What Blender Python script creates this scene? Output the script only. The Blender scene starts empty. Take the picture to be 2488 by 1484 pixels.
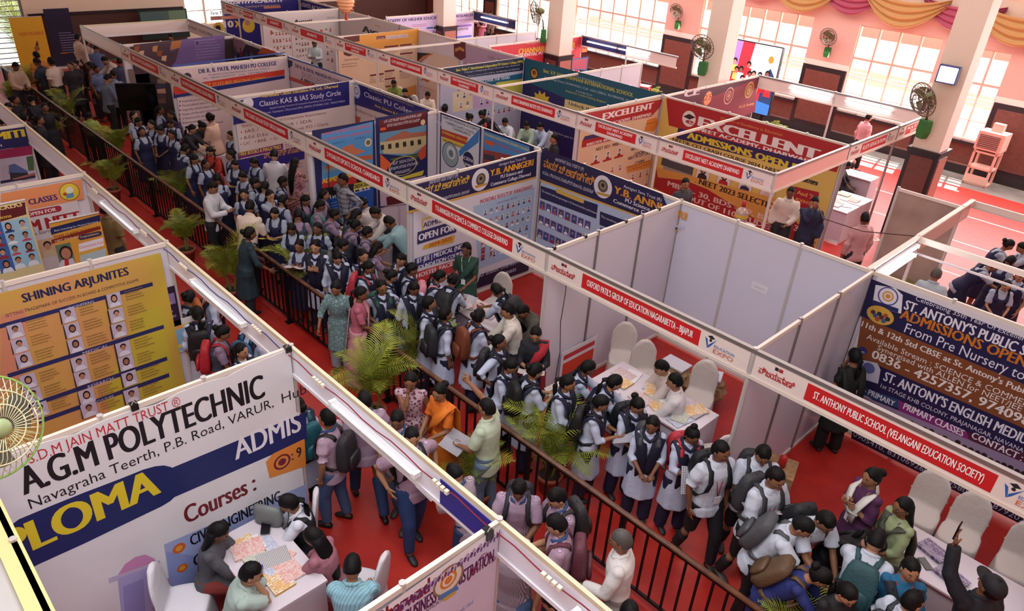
import bpy, bmesh, math, random
from mathutils import Vector, Matrix
import numpy as np
S=bpy.context.scene; C=S.collection
R=random.Random(7); PI=math.pi
W,H,F=2488,1484,1784.96
# ---------------- camera ----------------
CO=Vector((5.715,-6.497,6.530))
RM=Matrix(((0.692,0.719,0.061),(0.392,-0.304,-0.868),(-0.606,0.625,-0.492)))
z_=Vector(RM[2]).normalized(); x_=Vector(RM[0]); x_=(x_-z_*x_.dot(z_)).normalized(); y_=z_.cross(x_)
RM=Matrix((x_,y_,z_))
cam=bpy.data.objects.new('camera',bpy.data.cameras.new('camera')); C.objects.link(cam)
cam.matrix_world=Matrix.Translation(CO)@Matrix((x_,-y_,-z_)).transposed().to_4x4()
cam.data.sensor_width=36; cam.data.lens=F/W*36; cam.data.clip_end=200; cam.data.clip_start=.05
S.camera=cam
# ---------------- world, lights, exposure ----------------
S.view_settings.view_transform='Standard'; S.view_settings.look='None'; S.view_settings.gamma=1
S.view_settings.use_curve_mapping=False; S.view_settings.exposure=0.0
wd=bpy.data.worlds.new('world'); S.world=wd; wd.use_nodes=True
bg=wd.node_tree.nodes['Background']; bg.inputs[0].default_value=(.93,.97,1,1); bg.inputs[1].default_value=1.25
def area(name,loc,rot,sx,sy,power,col):
    l=bpy.data.lights.new(name,'AREA'); l.shape='RECTANGLE'; l.size=sx; l.size_y=sy; l.energy=power; l.color=col
    o=bpy.data.objects.new(name,l); C.objects.link(o); o.location=loc; o.rotation_euler=rot; return o
sl=bpy.data.lights.new('sun','SUN'); sl.energy=40; sl.angle=.01; sl.color=(1,.96,.9)
so=bpy.data.objects.new('sun',sl); C.objects.link(so); so.rotation_euler=(math.radians(-33),0,math.radians(12))
area('window_daylight_fill',(-4,17.2,3.6),(math.radians(-58),0,0),26,3,2300,(1,.92,.90))  # added area lamp inside the windows, strengthens their daylight on the far side
area('overhead_fill_rear',(-5,11,8.6),(0,0,0),24,6,1300,(1,.96,.95))  # added overhead fill for the rear rows, not a known hall lamp
area('overhead_fill_middle',(-3,2.5,8.6),(0,0,0),26,4,450,(.93,.96,1))  # added fill above the middle row, an assumed source
area('overhead_fill_front',(3,-5.5,8.6),(0,0,0),10,5,820,(.90,.95,1))  # added fill above the near booths, an assumed source
# ---------------- helpers ----------------
def ray(px,py): return Vector((x_*((px-W/2)/F)+y_*((py-H/2)/F)+z_))
def atZ(px,py,z=0): d=ray(px,py); return CO+d*((z-CO.z)/d.z)
def atX(px,py,v): d=ray(px,py); return CO+d*((v-CO.x)/d.x)
def atY(px,py,v): d=ray(px,py); return CO+d*((v-CO.y)/d.y)
def proj(p): d=RM@(Vector(p)-CO); return W/2+F*d.x/d.z, H/2+F*d.y/d.z, d.z
def lin(c): return c/12.92 if c<=.04045 else ((c+.055)/1.055)**2.4
def col(h): h=h.lstrip('#'); return tuple(lin(int(h[i:i+2],16)/255) for i in (0,2,4))+(1,)
M={}
def mat(c,rough=.6,metal=0,pat=None,c2=None,sc=1.,bump=0,emit=0,spec=None):
    k=(c,rough,metal,pat,c2,sc,bump,emit,spec)
    if k in M: return M[k]
    m=bpy.data.materials.new('m_'+c.strip('#')); m.use_nodes=True; n=m.node_tree.nodes; L=m.node_tree.links
    b=n['Principled BSDF']; b.inputs['Base Color'].default_value=col(c); b.inputs['Roughness'].default_value=rough
    b.inputs['Metallic'].default_value=metal; b.inputs['Specular IOR Level'].default_value=.4 if spec is None else spec
    m.diffuse_color=col(c)
    if pat or bump:
        tc=n.new('ShaderNodeTexCoord')
    if pat:
        mx=n.new('ShaderNodeMix'); mx.data_type='RGBA'; mx.inputs[6].default_value=col(c); mx.inputs[7].default_value=col(c2)
        L.new(mx.outputs[2],b.inputs['Base Color'])
        if pat in('check','plaid','stripe','hstripe'):
            sep=n.new('ShaderNodeSeparateXYZ'); L.new(tc.outputs['Object'],sep.inputs[0])
            def line(sock,th):
                a=n.new('ShaderNodeMath'); a.operation='MULTIPLY'; a.inputs[1].default_value=sc; L.new(sock,a.inputs[0])
                f=n.new('ShaderNodeMath'); f.operation='FRACT'; L.new(a.outputs[0],f.inputs[0])
                g=n.new('ShaderNodeMath'); g.operation='GREATER_THAN'; g.inputs[1].default_value=th; L.new(f.outputs[0],g.inputs[0]); return g.outputs[0]
            add=n.new('ShaderNodeMath'); add.operation='ADD'; L.new(sep.outputs[1],add.inputs[0]); L.new(sep.outputs[0],add.inputs[1])
            if pat=='stripe': L.new(line(add.outputs[0],.6),mx.inputs[0])
            elif pat=='hstripe': L.new(line(sep.outputs[2],.5),mx.inputs[0])
            else:
                th=.55 if pat=='check' else .7
                o=n.new('ShaderNodeMath'); o.operation='ADD'; L.new(line(add.outputs[0],th),o.inputs[0]); L.new(line(sep.outputs[2],th),o.inputs[1])
                h=n.new('ShaderNodeMath'); h.operation='MULTIPLY'; h.inputs[1].default_value=.5; L.new(o.outputs[0],h.inputs[0]); L.new(h.outputs[0],mx.inputs[0])
        elif pat=='dots' or pat=='floral':
            v=n.new('ShaderNodeTexVoronoi'); v.inputs['Scale'].default_value=sc; L.new(tc.outputs['Object'],v.inputs['Vector'])
            g=n.new('ShaderNodeMath'); g.operation='LESS_THAN'; g.inputs[1].default_value=.3 if pat=='dots' else .42; L.new(v.outputs['Distance'],g.inputs[0]); L.new(g.outputs[0],mx.inputs[0])
        elif pat=='noise':
            v=n.new('ShaderNodeTexNoise'); v.inputs['Scale'].default_value=sc; v.inputs['Detail'].default_value=4; L.new(tc.outputs['Object'],v.inputs['Vector'])
            r=n.new('ShaderNodeMapRange'); r.inputs[1].default_value=.35; r.inputs[2].default_value=.65; L.new(v.outputs['Fac'],r.inputs[0]); L.new(r.outputs[0],mx.inputs[0])
        elif pat=='gradz':
            sep=n.new('ShaderNodeSeparateXYZ'); L.new(tc.outputs['Object'],sep.inputs[0])
            r=n.new('ShaderNodeMapRange'); r.inputs[1].default_value=sc; r.inputs[2].default_value=0; L.new(sep.outputs[2],r.inputs[0]); L.new(r.outputs[0],mx.inputs[0])
        elif pat=='faces':   # a printed sheet of many small mug shots
            br=n.new('ShaderNodeTexBrick'); br.inputs['Scale'].default_value=sc; br.offset=0; br.inputs['Mortar Size'].default_value=.09; br.inputs['Brick Width'].default_value=.5; br.inputs['Row Height'].default_value=.6
            br.inputs['Color1'].default_value=col(c2); br.inputs['Color2'].default_value=col(c2); br.inputs['Mortar'].default_value=col(c); L.new(tc.outputs['Object'],br.inputs['Vector']); L.new(br.outputs['Color'],b.inputs['Base Color'])
        elif pat=='print':   # a printed page: columns of coloured blocks and lines
            br=n.new('ShaderNodeTexBrick'); br.inputs['Scale'].default_value=sc; br.offset=.37; br.inputs['Mortar Size'].default_value=.06; br.inputs['Brick Width'].default_value=.8; br.inputs['Row Height'].default_value=.35; br.inputs['Bias'].default_value=-.2
            br.inputs['Color1'].default_value=col(c2); br.inputs['Color2'].default_value=col(c); br.inputs['Mortar'].default_value=col(c); L.new(tc.outputs['Object'],br.inputs['Vector']); L.new(br.outputs['Color'],b.inputs['Base Color'])
    if bump:
        v=n.new('ShaderNodeTexNoise'); v.inputs['Scale'].default_value=abs(bump)*1.; v.inputs['Detail'].default_value=3; L.new(tc.outputs['Object'],v.inputs['Vector'])
        bp=n.new('ShaderNodeBump'); bp.inputs['Strength'].default_value=.35; bp.inputs['Distance'].default_value=.02; L.new(v.outputs['Fac'],bp.inputs['Height']); L.new(bp.outputs[0],b.inputs['Normal'])
    if emit: b.inputs['Emission Color'].default_value=col(c); b.inputs['Emission Strength'].default_value=emit
    M[k]=m; return m
def mk(name,verts,faces,m=None,parent=None,smooth=False,mats=None,fm=None):
    me=bpy.data.meshes.new(name); me.from_pydata([tuple(v) for v in verts],[],faces)
    for x in (mats or [m]): me.materials.append(x)
    if fm is not None: me.polygons.foreach_set('material_index',fm)
    if smooth: me.polygons.foreach_set('use_smooth',[True]*len(faces))
    me.update(); o=bpy.data.objects.new(name,me); C.objects.link(o)
    if parent: o.parent=parent
    return o
def inst(name,me,parent=None,loc=None,m=None):
    o=bpy.data.objects.new(name,me); C.objects.link(o)
    if parent: o.parent=parent
    if loc is not None: o.location=loc
    if m is not None:
        ms=m if isinstance(m,(list,tuple)) else [m]
        for i,x in enumerate(ms):
            o.material_slots[i].link='OBJECT'; o.material_slots[i].material=x
    return o
def tag(o,label=None,cat=None,group=None,kind=None):
    if label:
        o['label']=label
        if cat: o['category']=cat
    if group: o['group']=group
    if kind: o['kind']=kind
    return o
def empty(name,loc=(0,0,0),rz=0,label=None,cat=None,group=None):
    o=bpy.data.objects.new(name,None); C.objects.link(o); o.location=loc; o.rotation_euler=(0,0,rz); o.empty_display_size=.1
    return tag(o,label,cat,group)
class G:
    def __init__(s): s.v=[]; s.f=[]; s.m=[]
    def add(s,vs,fs,mi=0):
        b=len(s.v); s.v+= [Vector(v) for v in vs]; s.f+=[tuple(i+b for i in f) for f in fs]; s.m+=[mi]*len(fs); return s
    def box(s,a,b,mi=0,bev=0):
        x0,y0,z0=a; x1,y1,z1=b
        vs=[(x0,y0,z0),(x1,y0,z0),(x1,y1,z0),(x0,y1,z0),(x0,y0,z1),(x1,y0,z1),(x1,y1,z1),(x0,y1,z1)]
        return s.add(vs,[(0,3,2,1),(4,5,6,7),(0,1,5,4),(1,2,6,5),(2,3,7,6),(3,0,4,7)],mi)
    def rings(s,rs,mi=0,caps=True):
        n=len(rs[0]); vs=[p for r in rs for p in r]; fs=[]
        for i in range(len(rs)-1):
            for j in range(n):
                fs.append((i*n+j,i*n+(j+1)%n,(i+1)*n+(j+1)%n,(i+1)*n+j))
        if caps: fs.append(tuple(range(n))[::-1]); fs.append(tuple((len(rs)-1)*n+j for j in range(n)))
        return s.add(vs,fs,mi)
    def tube(s,pts,rad,n=8,mi=0,flat=1.,up=(0,0,1),caps=True):
        pts=[Vector(p) for p in pts]; k=len(pts)
        rad=rad if isinstance(rad,(list,tuple)) else [rad]*k
        rs=[]
        for i,p in enumerate(pts):
            t=(pts[min(i+1,k-1)]-pts[max(i-1,0)]).normalized(); u=Vector(up)
            if abs(t.dot(u))>.95: u=Vector((1,0,0)) if abs(t.x)<.9 else Vector((0,1,0))
            a=t.cross(u).normalized(); b=a.cross(t)
            rs.append([p+a*(math.cos(q)*rad[i])+b*(math.sin(q)*rad[i]*flat) for q in [2*PI*j/n for j in range(n)]])
        return s.rings(rs,mi,caps)
    def ell(s,c,r,n=12,m=8,mi=0,rot=None):
        c=Vector(c); vs=[];fs=[]
        for i in range(m+1):
            th=PI*i/m
            for j in range(n):
                ph=2*PI*j/n; v=Vector((math.sin(th)*math.cos(ph)*r[0],math.sin(th)*math.sin(ph)*r[1],math.cos(th)*r[2]))
                if rot: v=rot@v
                vs.append(c+v)
        for i in range(m):
            for j in range(n): fs.append((i*n+j,(i+1)*n+j,(i+1)*n+(j+1)%n,i*n+(j+1)%n))
        return s.add(vs,fs,mi)
    def lathe(s,prof,n=20,mi=0,c=(0,0,0)):
        return s.rings([[Vector(c)+Vector((r*math.cos(2*PI*j/n),r*math.sin(2*PI*j/n),z)) for j in range(n)] for r,z in prof],mi)
    def xf(s,mtx): s.v=[mtx@v for v in s.v]; return s
    def obj(s,name,m=None,parent=None,smooth=False,mats=None): return mk(name,s.v,s.f,m,parent,smooth,mats,s.m if mats else None)
    def mesh(s,name,mats,smooth=False):
        me=bpy.data.meshes.new(name); me.from_pydata([tuple(v) for v in s.v],[],s.f)
        for x in mats: me.materials.append(x)
        me.polygons.foreach_set('material_index',s.m)
        if smooth: me.polygons.foreach_set('use_smooth',[True]*len(s.f))
        me.update(); return me
def bx(name,a,b,m,parent=None): return G().box(a,b).obj(name,m,parent)
# ---------------- structure ----------------
stone=mat('#7c7470',.35,pat='noise',c2='#66605c',sc=2)
pinkw=mat('#efc3b8',.7,bump=3); creamw=mat('#e2cfbc',.7); dado=mat('#6e3f37',.45,pat='noise',c2='#63382f',sc=9); blk=mat('#2a2224',.35)
def stru(o): o['kind']='structure'; return o
stru(bx('floor',(-25.6,-10,-.1),(14,18,0),stone))
stru(bx('floor_outside',(-60,18.4,-.6),(40,60,-.5),mat('#d9c9b4',.9)))
stru(bx('ceiling',(-25.8,-10.2,9),(14.2,18.4,9.2),mat('#e8ddd0',.8)))
stru(bx('wall_front',(-25.8,-10.2,0),(14.2,-10,9),creamw)); stru(bx('wall_right',(14,-10,0),(14.2,18.4,9),creamw))
ob=empty('neighbour_building',(-6,34,-.5),0,'pale buildings with reddish band seen blurred through the tall windows','building')
bx('facade',(-22,0,0),(24,6,5.5),mat('#e4e6ec',.9),ob); bx('red_band',(-22,-.1,1.6),(24,0,2.3),mat('#b5706a',.9),ob)
for q in range(14): bx('facade_window',(-20+q*3.1,-.12,2.8),(-18.4+q*3.1,0,4.4),mat('#5c6c7c',.3),ob)
WIN=[(-23.4,-21.2,1.0,3.5),(-20.3,-16.4,.9,3.5),(-15.6,-11.1,.9,3.5),(-9.6,-5.45,1.0,3.58),(-3.95,-1.5,1.0,3.55),(-.62,.32,1.0,3.46),(4.2,8.2,1.0,3.5),(9.5,13,1.0,3.5)]
def wall_with_holes(name,plane,a0,a1,holes,th,m):
    g=G()
    def b(u0,u1,z0,z1):
        if plane=='y': g.box((u0,18,z0),(u1,18+th,z1))
        else: g.box((-25.5-th,u0,z0),(-25.5,u1,z1))
    x=a0
    for (h0,h1,z0,z1) in holes:
        b(x,h0,0,9); b(h0,h1,0,z0); b(h0,h1,z1,9); x=h1
    b(x,a1,0,9); return stru(g.obj(name,m))
wb=wall_with_holes('wall_back','y',-25.5,14,WIN,.25,pinkw)
LWIN=[(-3.2,.35,.05,6.5),(5.9,8.4,1.0,6.5)]
wl=wall_with_holes('wall_left','x',-10,18,LWIN,.25,creamw)
# dado panels on the back wall, recessed maroon boards in a black border
x=-25.5
cuts=[(h[0],h[1]) for h in WIN]
for h0,h1 in cuts+[(14,14)]:
    if h0-x>.25:
        d=bx('dado_panel',(x+.02,17.94,.25),(h0-.02,18,2.15),blk,wb)
        bx('dado_board',(x+.16,17.925,.38),(h0-.16,17.945,2.0),dado,wb)
    if h1<14: bx('dado_board',(h0-.02,17.95,.3),(h1+.02,18,.86),dado,wb); bx('window_sill',(h0-.05,17.86,.86),(h1+.05,18.02,.95),blk,wb)
    x=h1
stru(bx('baseboard_back',(-25.5,17.9,0),(14,17.96,.25),blk))
ld=bx('dado_panel',(-25.5,.5,0),(-25.44,5.85,1.62),mat('#4d2f2a',.5),wl); bx('dado_cap',(-25.5,.45,1.62),(-25.4,5.85,1.72),blk,wl)
bx('dado_panel',(-25.5,8.45,0),(-25.44,18,1.62),mat('#4d2f2a',.5),wl)
frame_m=mat('#d8c6b4',.5); lou=mat('#7f8a94',.3,spec=.5)
slat_me=G().box((-.5,-.03,-.006),(.5,.03,.006)).xf(Matrix.Rotation(.5,4,'X')).mesh('louvre_slat',[lou])
for i,(h0,h1,z0,z1) in enumerate(WIN):
    w=stru(empty('window_%d'%(i+1),((h0+h1)/2,18.1,z0)))
    cx=(h0+h1)/2; n=max(2,round((h1-h0)/.62)); g=G(); zt=z0+(z1-z0)*.62
    for k in range(n+1): xx=h0+(h1-h0)*k/n-cx; g.box((xx-.03,-.04,0),(xx+.03,.04,z1-z0))
    for zz in (0,zt-z0,z1-z0,(zt-z0)*.33,(zt-z0)*.66): t=.035 if zz in(0,zt-z0,z1-z0) else .012; g.box((-(h1-h0)/2,-.045,zz-t),((h1-h0)/2,.045,zz+t))
    g.obj('window_frame',frame_m,w)
    for k in range(n):
        if k in (1,) and n>2: continue
        for q in range(11):
            s=inst('louvre_slat',slat_me,w,(h0+(h1-h0)*(k+.5)/n-cx,.09,.06+q*(zt-z0-.1)/11)); s.scale=((h1-h0)/n-.06,1,1)
stru_l=stru(empty('window_9',(-25.62,-1.4,0)))
g=G()
for yy in (-1.8,-.3,.55,1.72): g.box((-.04,yy-.05,0),(.04,yy+.05,6.5))
for q in range(22): g.box((-.03,-.3,.1+q*.17),(.03,1.7,.125+q*.17))
g.obj('window_frame',mat('#8f9288',.5),stru_l)
w=stru(empty('window_10',(-25.62,7.15,1))); g=G()
for yy in (-1.2,-.4,.4,1.2): g.box((-.04,yy-.03,0),(.04,yy+.03,5.5))
for q in range(10): g.box((-.03,-1.2,q*.5),(.03,1.2,q*.5+.03))
g.obj('window_frame',frame_m,w)
# columns
for i,cx in enumerate((.87,-4.8,-10.45,-16.1)):
    c=stru(empty('column_%d'%(i+1),(cx,11.47,0)))
    bx('column_shaft',(-.29,-.29,2.1),(.29,.29,9),creamw,c); bx('column_side',(.29,-.29,2.1),(.293,.29,9),pinkw,c)
    bx('column_base',(-.33,-.33,0),(.33,.33,2.06),blk,c); bx('column_cap',(-.36,-.36,2.06),(.36,.36,2.11),blk,c)
    bx('column_board',(-.24,-.345,.15),(.24,-.32,1.95),dado,c); bx('column_board',(.32,-.26,.15),(.345,.26,1.95),mat('#a5685c',.4),c)  # second board coloured lighter as the lit side of the base
# curtain swags along the top of the back wall
def swag(x0,x1,dep,ztop,m,name,lab,y=17.85,zl=0):
    g=G(); nu,nv=28,14; vs=[];fs=[]
    for j in range(nv+1):
        v=j/nv
        for i in range(nu+1):
            u=i/nu; sag=4*u*(1-u)
            z=ztop-.12*v-sag*dep*(.25+.75*v)+zl*u
            off=.05*math.sin(v*nv*1.6)+.12*sag
            vs.append((x0+(x1-x0)*u,y-off,z))
    for j in range(nv):
        for i in range(nu): a=j*(nu+1)+i; fs.append((a,a+1,a+nu+2,a+nu+1))
    g.add(vs,fs); o=g.obj(name,m,None,True); tag(o,lab,'curtain','draped ceiling swags along the window wall '+lab[:4]); return o
gold=mat('#c79a5e',.4,bump=0); rose=mat('#b2506c',.4)
xs=-14.5; k=0
names=['far left rose','pale']
while xs<8:
    w_=2.05 if k%2 else 1.75
    swag(xs-.25,xs+w_+.15,.80 if k%2 else .66,4.6,gold if k%2 else rose,'curtain_swag',('gold' if k%2 else 'rose')+' satin swag high over '+['the far end of the window wall','the far windows','the far windows, second of its colour','the first wide window','the second wide window','the wall left of the second column','the wall fan between windows','the wall right of the middle column','the led screen window','the wall beyond the led screen','the pink wall left of the widest window','the widest sunlit window','the column by the sunlit aisle','the narrow sunlit window','the air cooler','the dado right of the air cooler','the top right corner','the wall past the right edge','the far right wall'][min(k,18)],17.8-.1*(k%2))
    xs+=w_*.82; k+=1
stru(bx('trim_1',(-25.5,17.9,3.95),(14,18,4.75),creamw))
# red carpet laid over the stone floor
cm=mat('#ae261b',.46,spec=.5,pat='noise',c2='#9c1d15',sc=3,bump=6)
pk=mat('#c8403c',.7,pat='noise',c2='#b83432',sc=3)
o=bx('red_carpet',(-25,-9.5,0),(13.5,16.6,.008),cm); tag(o,'red carpet covering the hall floor under booths and aisles','carpet')
tape=mat('#e3cfc4',.5)
for i,(a,b) in enumerate((((-4,14.2),(7,14.2)),((-6,12.4),(.2,12.4)),((1.6,10.2),(10,10.2)),((1.5,12.2),(9,12.2)),((-12,9.2),(-7,9.2)))):
    o=bx('floor_tape',(a[0],a[1]-.025,.008),(b[0],b[1]+.025,.011),tape); tag(o,'long strip of pale tape on the red carpet, '+['right of the column base','beside the brochure counter','behind the schoolgirls at the right','between column and far beam','behind the third row'][i],'tape','tape strips on the carpet seams')
# ---------------- exhibition shell scheme ----------------
alu=mat('#c9c4c2',.35,.3); alud=mat('#8f8b89',.35,.6); rail_w=mat('#d9ccc0',.5); pan=mat('#cdc6d0',.35); pan2=mat('#cbc8d8',.22)
post_me=G().rings([[(.026*math.cos(PI/8+PI*j/4),.026*math.sin(PI/8+PI*j/4),z) for j in range(8)] for z in (0,2.52)]).mesh('post',[alu])
post_dk=post_me.copy(); post_dk.materials[0]=alud
def partition(axis,c,a0,a1,label,h=2.5,m=pan,n=None,group=None,dark=False):
    o=empty('booth_partition',(0,0,.008),0,label,'partition',group)
    n=n or max(1,round((a1-a0)/.985)); w=(a1-a0)/n
    def P(u,d,z): return (u,c+d,z) if axis=='y' else (c+d,u,z)
    for i in range(n):
        u0,u1=a0+i*w+.024,a0+(i+1)*w-.024
        p0,p1=P(u0,-.004,.08),P(u1,.004,h-.05); bx('panel',tuple(map(min,p0,p1)),tuple(map(max,p0,p1)),m,o)
    for i in range(n+1):
        inst('post',post_dk if (dark and 0<i<n) else post_me,o,P(a0+i*w,0,0)).scale=(1,1,h/2.5)
    p0,p1=P(a0,-.018,h-.05),P(a1,.018,h); bx('top_rail',tuple(map(min,p0,p1)),tuple(map(max,p0,p1)),rail_w,o)
    p0,p1=P(a0,-.018,.04),P(a1,.018,.09); bx('bottom_rail',tuple(map(min,p0,p1)),tuple(map(max,p0,p1)),rail_w,o)
    return o
# text -> triangles
_tc={}
def glyphs(s,bold=0,res=2,shear=0):
    k=(s,bold,shear,res)
    if k in _tc: return _tc[k]
    cu=bpy.data.curves.new('t','FONT'); cu.body=s; cu.size=1; cu.resolution_u=res; cu.offset=bold; cu.shear=shear; cu.fill_mode='FRONT'
    o=bpy.data.objects.new('t',cu); me=bpy.data.meshes.new_from_object(o)
    n=len(me.vertices); a=np.empty(n*3); me.vertices.foreach_get('co',a); a=a.reshape(-1,3)
    f=[tuple(p.vertices) for p in me.polygons]
    bpy.data.objects.remove(o); bpy.data.curves.remove(cu); bpy.data.meshes.remove(me)
    if n==0: a=np.zeros((1,3))
    w=(a[:,0].min(),a[:,0].max()); _tc[k]=(a,f,w); return _tc[k]
CAP=glyphs('H')[0][:,1].max()
class Board:
    """flat printed sheet on a wall plane; marks are laid on it at their measured places"""
    def __init__(s,axis,c,name,label,cat,group=None,off=.034):
        s.ax=axis; s.c=c; s.off=off; s.root=empty(name,(0,0,0),0,label,cat,group)
        s.art=G(); s.let=G(); s.mats=[]; s.lm=[]; s.k=0
    def at(s,px,py):
        if s.ax=='x': p=atX(px,py,s.c); return p.y,p.z
        p=atY(px,py,s.c); return p.x,p.z
    def W(s,u,z,l=0):
        d=s.off+.0012*l
        return Vector((s.c+d,u,z)) if s.ax=='x' else Vector((u,s.c-d,z))
    def mi(s,c,lst):
        c=mat(c,.5) if isinstance(c,str) else c
        if c not in lst: lst.append(c)
        return lst.index(c)
    def sheet(s,u0,u1,z0,z1,c,th=.006,sag=0,name='sheet'):
        nu=12 if sag else 1; g=G(); vs=[]
        for f in (0,1):
            for zi in (0,1):
                for i in range(nu+1):
                    u=u0+(u1-u0)*i/nu; z=z1 if zi else z0
                    if zi and sag: z-=sag*4*(i/nu)*(1-i/nu)*(.6+.4*math.cos(i*2.1))
                    p=s.W(u,z,0); d=Vector((1,0,0)) if s.ax=='x' else Vector((0,-1,0)); vs.append(p-d*(th if f else 0))
        q=nu+1; fs=[]
        for i in range(nu):
            fs+=[(i,i+1,q+i+1,q+i),(2*q+i+1,2*q+i,3*q+i,3*q+i+1),(q+i,q+i+1,3*q+i+1,3*q+i),(i+1,i,2*q+i,2*q+i+1)]
        fs+=[(0,q,3*q,2*q),(nu,2*q+nu,3*q+nu,q+nu)]
        g.add(vs,fs); g.obj(name,mat(c,.45) if isinstance(c,str) else c,s.root); return s
    def poly(s,pts,c,px=True):
        s.k+=1; l=1+s.k*.02
        q=[s.at(*p) for p in pts] if px else pts
        s.art.add([s.W(u,z,l) for u,z in q],[tuple(range(len(q)))],s.mi(c,s.mats)); return s
    def rect(s,a,b,c):     # opposite corners in photo pixels, squared up on the wall
        (u0,z0),(u1,z1)=s.at(*a),s.at(*b); return s.poly([(u0,z0),(u1,z0),(u1,z1),(u0,z1)],c,False)
    def bar(s,a,x1,hp,c,rnd=False):   # a horizontal band whose top left is a
        u0,z0=s.at(*a); u1=s.ux(x1,z0); h=hp/s.pz(u0,z0)
        if rnd:
            r=h/2; pts=[(u0+r*(1-math.cos(t)) -0,z0-r+r*math.sin(t)) for t in [PI/2+PI*i/6 for i in range(7)]]
            pts=[(u0+r+r*math.cos(t),z0-r+r*math.sin(t)) for t in [PI/2+PI*i/6 for i in range(7)]]+[(u1-r+r*math.cos(t),z0-r+r*math.sin(t)) for t in [-PI/2+PI*i/6 for i in range(7)]]
            return s.poly(pts,c,False)
        return s.poly([(u0,z0),(u1,z0),(u1,z0-h),(u0,z0-h)],c,False)
    def disc(s,a,rp,c,n=20,fx=1.):
        u,z=s.at(*a); r=rp/s.pz(u,z); return s.poly([(u+r*fx*math.cos(2*PI*i/n),z+r*math.sin(2*PI*i/n)) for i in range(n)],c,False)
    def pz(s,u,z):
        a=proj(s.W(u,z)); b=proj(s.W(u,z-.05)); return abs(b[1]-a[1])/.05
    def ux(s,x1,z):
        lo,hi=-40.,20.
        # projected x is monotonic along the wall in front of the camera
        a=RM@(s.W(0,z)-CO); b=RM@(s.W(1,z)-CO)-a; k=(x1-W/2)/F
        return (k*a.z-a.x)/(b.x-k*b.z)
    def text(s,t,x,y,x1,hp,c,bold=.02,shear=0,lead=0):
        s.k+=1; a,f,w=glyphs(t,0,5 if hp>=30 else 2,shear); u0,z0=s.at(x,y); u1=s.ux(x1,z0); h=hp/s.pz((u0+u1)/2,z0)
        sx=(u1-u0)/max(w[1]-w[0],1e-6); sz=h/CAP; l=1+s.k*.02
        for e in ((-1,0,1) if bold>=.03 else (0,)): s.let.add([s.W(u0+(p[0]-w[0]+e*bold*.9)*sx,z0+p[1]*sz,l+e*.005) for p in a],f,s.mi(c,s.lm))
        return s
    def lines(s,x,y,x1,dy,n,c,hp=1.6,seed=1):    # rows of print too small to read
        r=random.Random(seed)
        for i in range(n):
            u0,z0=s.at(x,y); z=z0-i*dy/s.pz(u0,z0); u1=s.ux(x1,z0); L=(u1-u0)
            q=u0; e=u0+L*r.uniform(.6,1)
            while q<e:
                w_=L*r.uniform(.05,.14); hh=hp/s.pz(u0,z0); s.poly([(q,z),(min(q+w_,e),z),(min(q+w_,e),z-hh),(q,z-hh)],c,False); q+=w_+L*.02
        return s
    def face(s,a,wp,seed=0,bgc=None,shirt=None,frame=None):   # small printed portrait, a = centre
        r=random.Random(seed*13+5); u,z=s.at(*a); k=s.pz(u,z); w=wp/k/2; h=w*1.2
        bgc=bgc or r.choice(['#a9b3c6','#c2c6d0','#b7a9b5','#8fa6c4','#b8c7d3']); skin=r.choice(['#a87860','#966a52','#b98a70']); shirt=shirt or r.choice(['#e0dcdc','#d3d8e2','#8b2d3c','#31406e','#c9b8a0','#b34b5a'])
        if frame: s.poly([(u-w*1.12,z-h*1.1),(u+w*1.12,z-h*1.1),(u+w*1.12,z+h*1.1),(u-w*1.12,z+h*1.1)],frame,False)
        s.poly([(u-w,z-h),(u+w,z-h),(u+w,z+h),(u-w,z+h)],bgc,False)
        s.poly([(u-.8*w,z-h),(u+.8*w,z-h),(u+.62*w,z-.45*h),(u+.2*w,z-.28*h),(u-.2*w,z-.28*h),(u-.62*w,z-.45*h)],shirt,False)
        if r.random()<.35: s.poly([(u+.5*w*math.cos(t),z+.2*h+.62*h*math.sin(t)) for t in [2*PI*i/10 for i in range(10)]],'#1d1514',False)
        else: s.poly([(u+.44*w*math.cos(t),z+.38*h+.38*h*math.sin(t)) for t in [2*PI*i/10 for i in range(10)]],'#1d1514',False)
        s.poly([(u+.34*w*math.cos(t),z+.16*h+.4*h*math.sin(t)) for t in [2*PI*i/10 for i in range(10)]],skin,False)
        return s
    def faces(s,a,b,c,nx,ny,wp,seed=0,**k):   # grid: a top-left centre, b top-right centre, c bottom-left centre
        (ua,za),(ub,_),(uc,zc)=s.at(*a),s.at(*b),s.at(*c)
        for j in range(ny):
            for i in range(nx):
                u=ua+(ub-ua)*i/max(nx-1,1)+(uc-ua)*0; z=za+(zc-za)*j/max(ny-1,1); p=proj(s.W(u,z)); s.face(p[:2],wp,seed+j*nx+i,**k)
        return s
    def seal(s,a,rp,rim,inn,core):
        s.disc(a,rp,rim); s.disc(a,rp*.86,inn); s.disc(a,rp*.55,core); s.disc(a,rp*.4,inn); s.disc(a,rp*.26,core); return s
    def done(s):
        if s.art.v: s.art.obj('printed_artwork',None,s.root,mats=s.mats)
        if s.let.v: s.let.obj('lettering',None,s.root,mats=s.lm)
        return s
KV='ವಿಜಯವಾಣಿ'
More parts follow.
